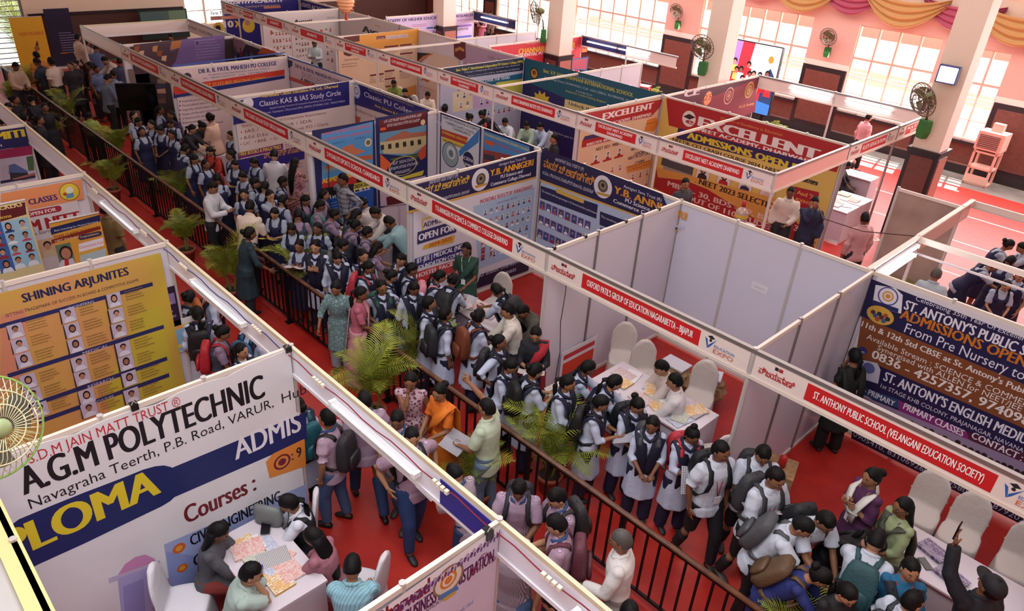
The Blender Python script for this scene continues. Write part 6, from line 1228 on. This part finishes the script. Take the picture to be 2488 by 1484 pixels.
table(-14.6,.9,-13.2,1.5,'table inside the purple poster booth')
table(-.55,9.6,.2,11.0,'white counter spread with brochures by the side fascia'); table(-1.6,12.3,-.4,12.85,'white counter near the seated dark dressed woman')
table(-17.6,.4,-16.2,1.0,'counter at the far left booth'); table(-8.3,6.0,-5.2,6.55,'table before the teal banner'); table(-16.9,6.1,-14.6,6.6,'table before the portrait banner'); table(-12.6,6.1,-10.2,6.6,'table in the cream university booth')
ppm=[mat('#cfcbd0',.6,pat='print',c2='#b5705c',sc=38),mat('#d3d0d4',.6,pat='print',c2='#6a80ac',sc=42),mat('#d0ccc8',.6,pat='faces',c2='#5a5460',sc=40),mat('#cf9a40',.6,pat='print',c2='#d8d4d0',sc=14),mat('#d8d6da',.6),mat('#c9c4c0',.6,pat='print',c2='#8a9a70',sc=36),mat('#c9857a',.6,pat='print',c2='#dcd4d0',sc=30)]
def papers(x0,y0,x1,y1,n,where,seed,z=.76,grp=None):
    r=random.Random(seed); cb=[(k,a,b) for k in range(7) for a in range(3) for b in range(2)]; r.shuffle(cb)
    for i,(k,a,b) in enumerate(cb[:n]):
        x=x0+(x1-x0)*(a+r.uniform(.1,.9))/3; y=y0+(y1-y0)*(b+r.uniform(.1,.9))/2; th=r.choice((.003,.008,.02)); cn=['rust printed','blue printed','portrait covered','orange','blank white','green printed','pale red'][k]
        o=G().box((-.105,-.148,0),(.105,.148,th)).obj('leaflet',ppm[k]); o.location=(x,y,z+.0005*i); o.rotation_euler=(0,0,r.uniform(-.6,.6) if r.random()<.7 else 1.57)
        tag(o,'%s leaflet, %s, on the %s'%(cn,['left','middle','right'][a]+[' front',' back'][b],where),'leaflet',grp or 'leaflets on the '+where)
papers(.9,.42,2.2,.84,20,'counter of the empty white booth',1); papers(.36,-4.64,1.16,-4.4,11,'polytechnic booth desk',2); papers(-2.3,.2,-1.15,.42,7,'commerce college counter',3); papers(-.42,9.8,.08,10.8,10,'counter by the side fascia',4); papers(-5.4,.25,-4.4,.5,5,'sports school counter',5); papers(-11.7,.05,-10.8,.35,6,'printed study table',6)
for i,(x,y,l) in enumerate(((5.1,.72,'farther stack of purple and tan booklets on the long white table'),(5.35,.5,'nearer stack of purple and tan booklets on the long white table'))):
    g=G(); [g.box((-.14+.004*k,-.10,k*.006),(.14+.004*k,.10,k*.006+.005)) for k in range(6)]; o=g.obj('booklet_stack',mat('#a79aa8',.6,pat='print',c2='#4c3f70',sc=16)); o.location=(x,y,.76); o.rotation_euler=(0,0,-.3); tag(o,l,'booklets'); o['kind']='stuff'
o=G().box((-.04,-.08,0),(.04,.08,.01)).obj('smartphone',mat('#101014',.2)); o.location=(5.12,.48,.76); o.rotation_euler=(0,0,.9); tag(o,'black smartphone lying beside the booklets on the long table','phone')
o=G().box((-.045,-.085,0),(.045,.085,.01)).obj('smartphone',mat('#17141a',.2)); o.location=(.38,-4.33,.785); o.rotation_euler=(0,0,1.0); tag(o,'black smartphone on the polytechnic booth desk','phone')
o=G().tube([(-.07,0,.01),(.07,0,.01)],.008,8).obj('marker_pen',mat('#2c3fa0',.4)); o.location=(.86,-4.62,.79); o.rotation_euler=(0,0,-.5); tag(o,'blue marker pen on the polytechnic booth desk','pen')
hb=empty('handbag',(.42,-4.08,.008+.75),.6,'grey leather handbag standing on the polytechnic desk corner','handbag'); hb.location=(.32,-4.26,.76)
g=G(); g.rings([[Vector((a*math.cos(q)*(abs(math.cos(q))**-.5 if abs(math.cos(q))>.1 else 1),b*math.sin(q),z)) for q in [2*PI*j/20 for j in range(20)]] for a,b,z in ((.15,.055,0),(.165,.06,.08),(.155,.045,.17),(.14,.02,.22))]); g.obj('bag_body',mat('#6f7272',.4),hb,True)
for s in (1,-1): G().tube([(-.07,s*.05,.14),(-.05,s*.055,.05),(.05,s*.055,.05),(.07,s*.05,.14)],.006,6).obj('strap',mat('#5c5f60',.4),hb,True)
# ---------------- covered chairs ----------------
def chair_mesh():
    g=G()
    def slab(x,zr,w):   # arched back
        rs=[]
        for k in range(9):
            z=.42+.56*k/8; ww=w*(1 if k<5 else math.sqrt(max(.02,1-((k-4.6)/3.7)**2)));
            ww=w*[.93,.95,.97,.98,.98,.95,.86,.68,.36][k]; xx=-.20-.10*(z-.42)
            rs.append([Vector((xx+.035*math.cos(q),ww*math.sin(q)*1.0,z)) for q in [2*PI*j/16 for j in range(16)]])
        g.rings(rs)
    slab(0,0,.225)
    g.rings([[Vector((a*px_,b*py_,z)) for px_,py_ in [(math.copysign(abs(math.cos(q))**.45,math.cos(q)),math.copysign(abs(math.sin(q))**.45,math.sin(q))) for q in [2*PI*j/24 for j in range(24)]]] for a,b,z in ((.25,.245,.0),(.235,.235,.2),(.22,.225,.43),(.215,.22,.465),(.17,.18,.475))])
    return g
remesh(('chair',),chair_mesh(),.02,4); flush(); CH=_mc[('chair',)]
cw=mat('#c9bfb8',.75,bump=14); cw2=mat('#cfcad0',.75,bump=14); CH.materials.append(cw)
n_=CH.copy()
def chair(x,y,rz,label,m=None,sc=.95,grp=None):
    o=empty('covered_chair',(x,y,.008),rz,label,'chair',grp); o.scale=(sc,)*3; inst('cloth_cover',CH,o,m=m or cw)
    for s in (1,-1):
        for t in (1,-1): inst('leg',LEG,o,(s*.17,t*.17,0))
    return o
LEG=G().tube([(0,0,0),(0,0,.3)],.014,6).mesh('leg',[mat('#d8d4d0',.4)])
for x,y,rz,l,m in ((.42,1.45,-.9,'cream covered chair farthest left in the empty white booth',0),(.95,1.3,-.7,'cream covered chair second from the left in the empty booth',0),(1.75,1.5,-1.2,'cream covered chair behind the two seated men',0),(2.55,.62,2.6,'cream covered chair at the right end of the empty booth counter',0),(4.75,1.62,-1.5,'pale covered chair behind the woman in green kurta',0),(5.2,1.6,-1.5,'pale covered middle chair behind the long white table',0),(5.8,1.6,-1.4,'crumpled pale covered chair at the right picture edge',0),(-2.0,1.05,-1.3,'cream covered chair behind the dark green saree',0),(.25,-3.95,-2.2,'white covered chair behind the girl in white at the desk',1),(1.35,-3.85,-2.6,'white covered chair behind the pink sweatshirt',1),(.42,-5.2,1.0,'white covered chair under the long haired woman',1),(1.3,-5.15,1.7,'white covered chair under the man in striped shirt',1),(.85,-5.45,1.5,'white covered chair at the lower edge under the mint shirt',1),(-12.9,1.9,-1.5,'pale covered chair beside the feature banner',0),(-1.0,10.2,0,'pale covered chair with red sash by the brochure counter',0),(-9.9,6.2,-1,'covered chair in the cream university booth',0),(-5.0,1.4,-2.2,'covered chair under the bearded man in the sports booth',0)): chair(x,y,rz,l,cw2 if m else cw)
for (idx,label,o,ps,pk,d,s,loc,hd,fem,lod,gs,sit,k) in built:   # a stool under each remaining seated visitor
    if sit and loc[1]>5:
        c=chair(loc[0],loc[1],math.radians(hd),'pale covered chair under the '+short(label,9),cw)
# paper bundles, jugs, cartons
kr=mat('#8a6a48',.8,pat='noise',c2='#a88660',sc=14,bump=25)
for i,(x,y,sc,l) in enumerate(((1.05,1.95,.26,'crumpled brown paper bundle between the cream chairs'),(1.55,2.05,.28,'torn brown paper bundle with white sheets on the booth floor'))):
    o=empty('paper_bundle',(x,y,.008),.4*i,l,'bundle'); g=G(); g.ell((0,0,sc*.9),(sc*1.1,sc*.8,sc*.9),16,10); r=random.Random(i); g.v=[v+Vector((r.uniform(-1,1),r.uniform(-1,1),0))*.03 for v in g.v]; g.obj('wrapping',kr,o)
    G().box((-.2,-.14,sc*1.7),(.2,.14,sc*1.8)).obj('white_sheets',mat('#d0ccd4',.6),o)
B=Board('x',0,'red_kannada_board','small red board with white stripe leaning on the white booth wall','sign',off=.05); B.sheet(.45,1.25,.05,.75,'#d3ccd2'); B.poly([(.5,.6),(1.2,.6),(1.2,.68),(.5,.68)],'#b8303a',False); B.poly([(.5,.24),(1.2,.24),(1.2,.54),(.5,.54)],'#c9402c',False); B.text(KV,1448,948,1480,10,'#1a1416',.03); B.done()
B=Board('y',3,'notice_sheet','small white notice taped on the blank back wall','notice',off=.008); (u0,z0),(u1,z1)=B.at(1829,683),B.at(1862,716); B.sheet(u0,u1,z1,z0,'#d8d4dc'); B.text('Stall No 38',1834,696,1856,3,'#8a86a0'); B.done()
def jug(x,y,z,l):
    o=empty('water_jug',(x,y,z),0,l,'water jug'); G().lathe([(.0,0),(.13,0),(.135,.05),(.13,.16),(.138,.18),(.13,.3),(.06,.37),(.035,.38),(.035,.42),(0,.42)],20).obj('bottle',mat('#a98f84',.15,spec=.8),o,True); G().lathe([(.04,.40),(.045,.44),(.03,.52),(0,.53)],14).obj('red_cap',mat('#a8262c',.4),o,True); G().lathe([(.14,.18),(.141,.24),(.139,.24),(.138,.18)],20).obj('label_band',mat('#c9b43a',.5),o)
jug(-.95,7.0,.75,'clear water jug with red cap in front of the red academy banner'); table(-1.2,6.75,-.7,7.25,'small stand under the water jug',name='stand'); jug(-8.0,6.2,.76,'brown water jug on the table before the teal banner')
o=empty('carton_stack',(3.3,.95,.008),.3,'brown carton with red plastic cone against the shiny panel','carton'); bx('carton',(-.18,-.2,0),(.18,.2,.55),kr,o); G().lathe([(.05,.55),(.045,.7),(.02,.72),(0,.72)],14).obj('cone',mat('#b8262a',.4),o,True); bx('blue_label',(-.185,-.1,.2),(-.18,.1,.34),mat('#2c3f70',.5),o)
# black monitor on a stand
tp_=atZ(333,220,1.67); tv=empty('television',(tp_.x,tp_.y,.008),math.radians(62),'large black television on a tall stand facing the aisle','television'); bx('screen',(-.62,-.03,1.32),(.56,.03,2.02),mat('#08080a',.12),tv); bx('bezel',(-.64,.0,1.30),(.58,.035,2.04),mat('#141416',.4),tv); G().tube([(-.02,.06,0),(-.02,.06,1.9)],.035,8).obj('pole',mat('#141416',.4),tv); bx('foot',(-.35,-.3,0),(.3,.3,.04),mat('#141416',.4),tv)
lg=bx('ledge',(-.4,-6.76,.008),(3.4,-6.36,2.46),mat('#b9b6b4',.6)); tag(lg,'pale grey ledge beside the rail in the lower left corner','ledge'); bx('yellow_edge',(-.4,-6.40,2.46),(3.4,-6.262,2.508),mat('#d8c88c',.5),lg)
st=bx('speaker_shelf',(-14.2,1.9,1.5),(-13.7,2.3,1.55),mat('#55504e',.5)); tag(st,'grey shelf beside the purple poster','shelf'); 
for s in (0,.45): G().tube([(-14.15+s,2.1,.008),(-14.15+s,2.1,1.5)],.02,6).obj('leg',mat('#55504e',.5),st)
# LED wall
lw=empty('led_screen',(-5.85,15.1,.008),.02,'bright led screen showing children in red shirts in a classroom','screen'); bx('casing',(-1.05,0,.9),(1.0,.12,2.95),mat('#15151a',.5),lw)
for s in (-.8,.8): bx('screen_leg',(s-.05,.02,0),(s+.05,.1,.95),mat('#15151a',.5),lw)
g=G(); lm=[]
def q_(pts,c):
    m=mat(c,.5,emit=1.0)
    if m not in lm: lm.append(m)
    g.add([(x,-.004-.0006*len(g.f),z) for x,z in pts],[tuple(range(len(pts)))],lm.index(m))
q_([(-1.02,.93),(.98,.93),(.98,2.92),(-1.02,2.92)],'#b83240'); q_([(-1.02,1.8),(-.62,1.8),(-.62,2.92),(-1.02,2.92)],'#58a8e0'); q_([(-.8,2.0),(-.62,2.0),(-.6,2.7),(-.8,2.6)],'#e8e0e8'); q_([(-.6,2.1),(-.35,2.1),(-.3,2.92),(-.6,2.92)],'#a880c8'); q_([(.0,1.9),(.98,1.9),(.98,2.92),(.1,2.92)],'#f4f0f8'); q_([(.55,.93),(.98,.93),(.98,2.0),(.75,2.3),(.6,2.1)],'#28406a'); q_([(-1.02,.93),(.98,.93),(.98,1.25),(-1.02,1.45)],'#3a7ac8'); q_([(-.1,.93),(.3,.93),(.5,1.3),(.2,1.6)],'#e05080')
rr=random.Random(5)
for i in range(16):
    cx=-.9+.115*i+rr.uniform(-.03,.03); cz=2.35-.02*i+rr.uniform(-.15,.1)-.25*(i%2); s=.10 if i!=3 else .15
    q_([(cx-s*1.2,cz-s*3),(cx+s*1.2,cz-s*3),(cx+s,cz-s*.9),(cx-s,cz-s*.9)],rr.choice(['#c82a30','#d03038','#b82028','#e0c060','#c8d8e8'])); q_([(cx+s*.8*math.cos(t),cz+s*.25+s*.9*math.sin(t)) for t in [2*PI*j/10 for j in range(10)]],'#18141c'); q_([(cx+s*.6*math.cos(t),cz-.02+s*.75*math.sin(t)) for t in [2*PI*j/10 for j in range(10)]],rr.choice(['#a86858','#c88878','#8a5048']))
q_([(.72+.09*math.cos(t),2.55+.11*math.sin(t)) for t in [2*PI*j/14 for j in range(14)]],'#d88838'); g.obj('picture',None,lw,mats=lm)
# air cooler
ac=empty('air_cooler',(.78,17.35,.008),-.05,'tall pale pink air cooler on a slatted stand by the back wall','air cooler'); pk_=mat('#d8a698',.5)
for s in (-.28,.28):
    for t in (-.22,.22): bx('leg',(s-.03,t-.03,0),(s+.03,t+.03,1.0),pk_,ac)
for z in (.0,.45,.9): bx('shelf_rail',(-.31,-.25,z),(.31,.25,z+.05),pk_,ac)
bx('name_panel',(-.3,-.26,.05),(.3,-.24,.28),mat('#d6b3a4',.5),ac); bx('cooler_body',(-.34,-.27,1.0),(.34,.27,1.5),pk_,ac); bx('grille',(-.28,-.285,1.06),(.24,-.27,1.42),mat('#6a4440',.5),ac)
for k in range(7): bx('grille_slat',(-.28,-.292,1.08+k*.05),(.24,-.285,1.095+k*.05),mat('#b98a80',.5),ac)
bx('top_box',(-.12,-.05,1.5),(.16,.15,1.72),pk_,ac)
# wall fans
grn=mat('#2f6e34',.45); wir=mat('#75665c',.4,.5); grb=mat('#6a7040',.5)
def fan_mesh(Rr,nw=26,tk=.0022):
    g=G()
    for k in range(nw):
        a=2*PI*k/nw; c,s=math.cos(a),math.sin(a); g.tube([(.10,.05*c,.05*s),(.085,Rr*.6*c,Rr*.6*s),(.0,Rr*c,Rr*s),(-.06,Rr*.6*c,Rr*.6*s),(-.08,.06*c,.06*s)],tk,4)
    for x,r_ in ((.0,1.),(.072,.72),(.09,.45),(-.055,.65)): g.tube([(x,Rr*r_*math.cos(q),Rr*r_*math.sin(q)) for q in [2*PI*j/28 for j in range(29)]],tk*1.7,5)
    return g
FANM=fan_mesh(.25,22,.005).mesh('fan_cage',[wir],True)
def blades():
    g=G()
    for k in range(3):
        a0=2*PI*k/3; vs=[(.02*math.sin(3*(i/5-.5)),r*math.cos(a0+(i/5-.5)*1.5*(1-.2*(r>.1))),r*math.sin(a0+(i/5-.5)*1.5*(1-.2*(r>.1)))) for r in (.04,.12,.19) for i in range(6)]
        g.add(vs,[(j*6+i,j*6+i+1,j*6+i+7,j*6+i+6) for j in range(2) for i in range(5)])
    return g
BLM=blades().mesh('fan_blades',[grb],True)
def wallfan(x,y,z,rz,label,sc=1,tilt=.3):
    o=empty('wall_fan',(x,y,z),rz,label,'fan','wall fans on columns and walls'); o.scale=(sc,)*3
    T=Matrix.Translation((.24,0,.05))@Matrix.Rotation(tilt,4,'Y')
    inst_local('fan_cage',FANM,o,T,None); inst_local('fan_blades',BLM,o,T,None)
    G().ell((.16,0,.09),(.10,.06,.065),12,8).obj('motor',grb,o,True); G().tube([(.14,0,.04),(.08,0,-.12),(.06,0,-.26)],.016,6).obj('arm',wir,o,True)
    G().rings([[Vector((.05+a*cx,b*cy,z_1)) for cx,cy in ((-1,-1),(1,-1),(1,1),(-1,1))] for a,b,z_1 in ((.05,.06,-.52),(.055,.085,-.42),(.05,.08,-.26),(.045,.07,-.25))]).obj('base',grn,o)
    return o
wallfan(.78,11.1,3.12,-PI/2-.5,'green based fan on the column by the sunlit aisle',1.45); wallfan(-4.95,11.1,3.25,-PI/2+.1,'green based fan on the middle column above the lit fascia',1.3); wallfan(-10.7,11.1,3.2,-PI/2-.9,'green based fan on the far column at the top edge',1.5)
wallfan(-10.45,17.9,3.0,-PI/2,'fan on the pink wall between the second and third tall windows',1.1); wallfan(-4.7,17.9,3.05,-PI/2,'fan on the pink wall left of the widest sunlit window',1.1)
# foreground fan (mounted on the balcony column left of the camera)
ff=empty('wall_fan',(2.55,-6.25,4.55),0,'cream caged fan cut by the left picture edge','fan','wall fans on columns and walls')
crm=mat('#c9c49c',.4); fg=fan_mesh(.235,44)
fp=ray(-24,1040).normalized(); fl=CO+fp*3.3; ff.location=fl
fx=(-fp*.7+x_*.7).normalized(); fz=(Vector((0,0,1))-fx*fx.z).normalized(); T=Matrix((fx,fz.cross(fx),fz)).transposed().to_4x4()@Matrix.Scale(.8,4)
o=fg.obj('fan_cage',crm,ff,True); o.matrix_local=T
g=G(); g.tube([(.0,.235*math.cos(q),.235*math.sin(q)) for q in [2*PI*j/36 for j in range(37)]],.0055,6); o=g.obj('cage_rim',mat('#7aa04a',.45),ff,True); o.matrix_local=T
o=blades().obj('fan_blades',mat('#5c5c50',.5),ff,True); o.matrix_local=T; o=G().ell((.09,0,0),(.03,.045,.045),12,8).obj('hub',mat('#8a9668',.4),ff,True); o.matrix_local=T
o=G().ell((-.15,0,.0),(.09,.07,.08),12,8).obj('motor',mat('#8fae6a',.4),ff,True); o.matrix_local=T
cc=fl-x_*1.0; G().tube([-fx*.15,-fx*.2-x_*.3-Vector((0,0,.15)),-x_*.85-Vector((0,0,.2))],.02,8).obj('arm',wir,ff,True)
sp=bx('balcony_column',(cc.x-.2,cc.y-.2,0),(cc.x+.2,cc.y+.2,9),creamw); stru(sp); sp.name='column_5'
# floodlight on the column
fl_=empty('floodlight',(.86,11.12,3.72),0,'glaring white led floodlight on the column by the aisle','lamp'); bx('housing',(-.2,-.16,-.16),(.2,-.05,.2),mat('#2a2c5a',.4),fl_); bx('glass',(-.17,-.175,-.13),(.17,-.16,.17),mat('#f4f6ff',.3,emit=14),fl_); bx('bracket',(-.05,-.06,-.05),(.05,.0,.05),blk,fl_)
tv.scale=(.74,.9,.9)
for q,l in ((.5,'long piece'),(-.9,'short piece')):
    p=atZ(2137,585,0); o=G().box((-.22 if q>0 else -.12,-.03,0),(.22 if q>0 else .12,.03,.003)).obj('floor_tape',tape); o.location=(p.x,p.y,.009+(.003 if q<0 else 0)); o.rotation_euler=(0,0,q+.35); tag(o,'white tape cross on the carpet before the pink shirted man, '+l,'tape')
sa=G().tube([(-1.25,9.95,.8),(-1.1,10.0,.86),(-.9,10.35,.86),(-.8,10.5,.7)],.07,8,flat=.4).obj('red_sash',mat('#b8382a',.5)); ch=[q for q in bpy.data.objects if 'with red sash' in str(q.get('label'))][0]; bpy.context.view_layer.update(); sa.parent=ch; sa.matrix_parent_inverse=ch.matrix_world.inverted()
# red plastic chairs stack
for k in range(9):
    o=empty('plastic_chair',(-8.95,14.2,.008+k*.085),.3,'red plastic chair in the tall stack below the dark dado, '+['lowest','second from the bottom','third from the bottom','fourth from the bottom','middle','fourth from the top','third from the top','second from the top','topmost'][k],'chair','stacked red plastic chairs')
    if k==0:
        rc=mat('#b3262a',.4); g=G().box((-.21,-.2,.40),(.21,.2,.43)); SE=g.mesh('seat',[rc]); BA=G().rings([[Vector((-.2-.12*t,w*s_,.43+.42*t)) for s_ in (-1,1)]+[Vector((-.18-.12*t,w*s_,.43+.42*t)) for s_ in (1,-1)] for t,w in ((0,.2),(.5,.21),(.85,.19),(1,.13))]).mesh('backrest',[rc]); LG=G().tube([(0,0,0),(0,0,.42)],.018,6).mesh('leg',[rc])
    inst('seat',SE,o); inst('backrest',BA,o)
    for s in (-.19,.19):
        for t in (-.18,.18): inst('leg',LG,o,(s,t,0))
# date palm outside the far left window
tp=empty('palm_tree',(-27.6,1.2,-.5),0,'green palm leaves seen through the far left window','tree'); G().tube([(0,0,0),(0,0,3.2)],.13,8).obj('trunk',mat('#6a5a40',.9),tp)
for k in range(18):
    f=inst('frond',FR[k%4],tp); f.location=(0,.7*(-1)**k,.1*k); f.rotation_euler=(0,R.uniform(-.1,.5),k*2.4); f.scale=(2.0,)*3
# paper lantern
ln=empty('paper_lantern',(-12,4.76,3.45),0,'orange ribbed paper lantern hanging with a small red tassel','lantern'); g=G()
for k in range(9): a=-.5+k*.125; r_=.24*math.sqrt(max(.05,1-(a*1.7)**2)); g.tube([(r_*math.cos(q),r_*math.sin(q),.35+a*.7) for q in [2*PI*j/20 for j in range(21)]],.012,5)
g.obj('ribs',mat('#d87a3a',.5),ln,True); G().ell((0,0,.35),(.225,.225,.34),18,12).obj('paper_shell',mat('#e8b088',.5,emit=.25),ln,True); G().tube([(0,0,0),(0,0,-.18)],[.02,.05],8).obj('tassel',mat('#c04030',.6),ln); G().tube([(0,0,.65),(0,0,5.5)],.006,5).obj('cord',blk,ln)
# far left standees
for nm,q,w_,h_,c,l,T_ in (('yellow_standee',(98,190),.95,1.95,'#d8a62a','yellow roll up standee with a red title and small figure',1),('navy_standee',(168,165),.8,2.0,'#191838','dark navy roll up standee with white framed lines of text',2)):
    p=atZ(q[0],q[1],0); b=Board('x',p.x,nm,l,'standee',off=.0); u=p.y; b.sheet(u-w_/2,u+w_/2,.06,h_,c)
    if T_==1:
        b.text('VIJAYAVANI',47,88,106,9,'#b5402c',.02); b.disc((90,118),6,'#8a5a3a'); b.poly([(87,105),(90,98),(93,105),(94,112),(86,112)],'#4a4038')
    else: b.lines(142,80,185,6,9,'#8f8ab0',1.5,4); b.bar((147,128),164,3,'#b5502c')
    g=G(); g.tube([b.W(u-w_/2,h_,0),b.W(u+w_/2,h_,0)],.012,6); g.box(b.W(u-w_/2,.008,0)-Vector((.12,0,0)),b.W(u+w_/2,.08,0)+Vector((.12,0,0))); g.obj('stand',alu,b.root); b.done()
b=Board('x',-24.8,'wall_screen','dim wide screen low on the far left wall','screen'); b.sheet(3.9,5.7,.7,1.75,'#20302e'); b.poly([(3.95,1.2),(5.0,1.2),(5.0,1.7),(3.95,1.7)],'#4a6a68',False); b.poly([(5.0,1.25),(5.65,1.25),(5.65,1.7),(5.0,1.7)],'#6a8a70',False); b.done()
for i,(a,c,zz,l) in enumerate((((.2,-.02),(.5,-.03),2.17,'thin black wire hanging down the left panel of the empty white booth'),((-5.9,-.02),(-5.6,-.03),2.17,'thin black wire hanging beside the sports school posters'))):
    g=G(); x0=a[0]; g.tube([(x0,.35,2.2),(x0+.01,.38,1.8),(x0-.005,.36,1.3),(x0+.02,.39,.8),(x0,.37,.3),(x0,.4,.02)],.006,5); o=g.obj('hanging_wire',blk); tag(o,l,'wire')
    o.location=(-.16 if i==0 else -.06,0,0)
g=G(); g.tube([(.25,7.6,1.5),(1.0,6.2,1.75),(2.0,5.3,2.1),(2.93,4.75,2.5)],.008,5); o=g.obj('slack_cable',mat('#3a1c20',.6)); tag(o,'slack dark cable strung from the academy corner to the lit beam','cable')
for i,(x,l) in enumerate(((.72,'first'),(1.6,'second'),(2.4,'third'),(0.1,'nearest the corner'))):
    o=G().box((-.02,-.02,-.025),(.02,.03,.02)).obj('binder_clip',mat('#151515',.3)); o.location=(0,x,2.505); tag(o,'black binder clip on the empty white booth rail, '+l,'clip'); G().tube([(-.015,0,.02),(0,0,.055),(.015,0,.02)],.003,4).obj('wire_handle',alu,o)
ph=empty('smartphone',(0,0,0),0,'phone held up high by the man in the black cap','phone')
for (idx,label,o,ps,pk,d,s,loc,hd,fem,lod,gs,sit,k) in built:
    if 'black cap' in label:
        S_,E,T,sgn,key=d['arms'][0]; q=Matrix.Translation(loc)@Matrix.Rotation(math.radians(hd),4,'Z')@Matrix.Scale(s,4)@(T+(T-E).normalized()*.13); ph.location=q
G().box((-.006,-.04,-.08),(.006,.04,.08)).obj('phone_body',mat('#0d0d10',.2),ph)
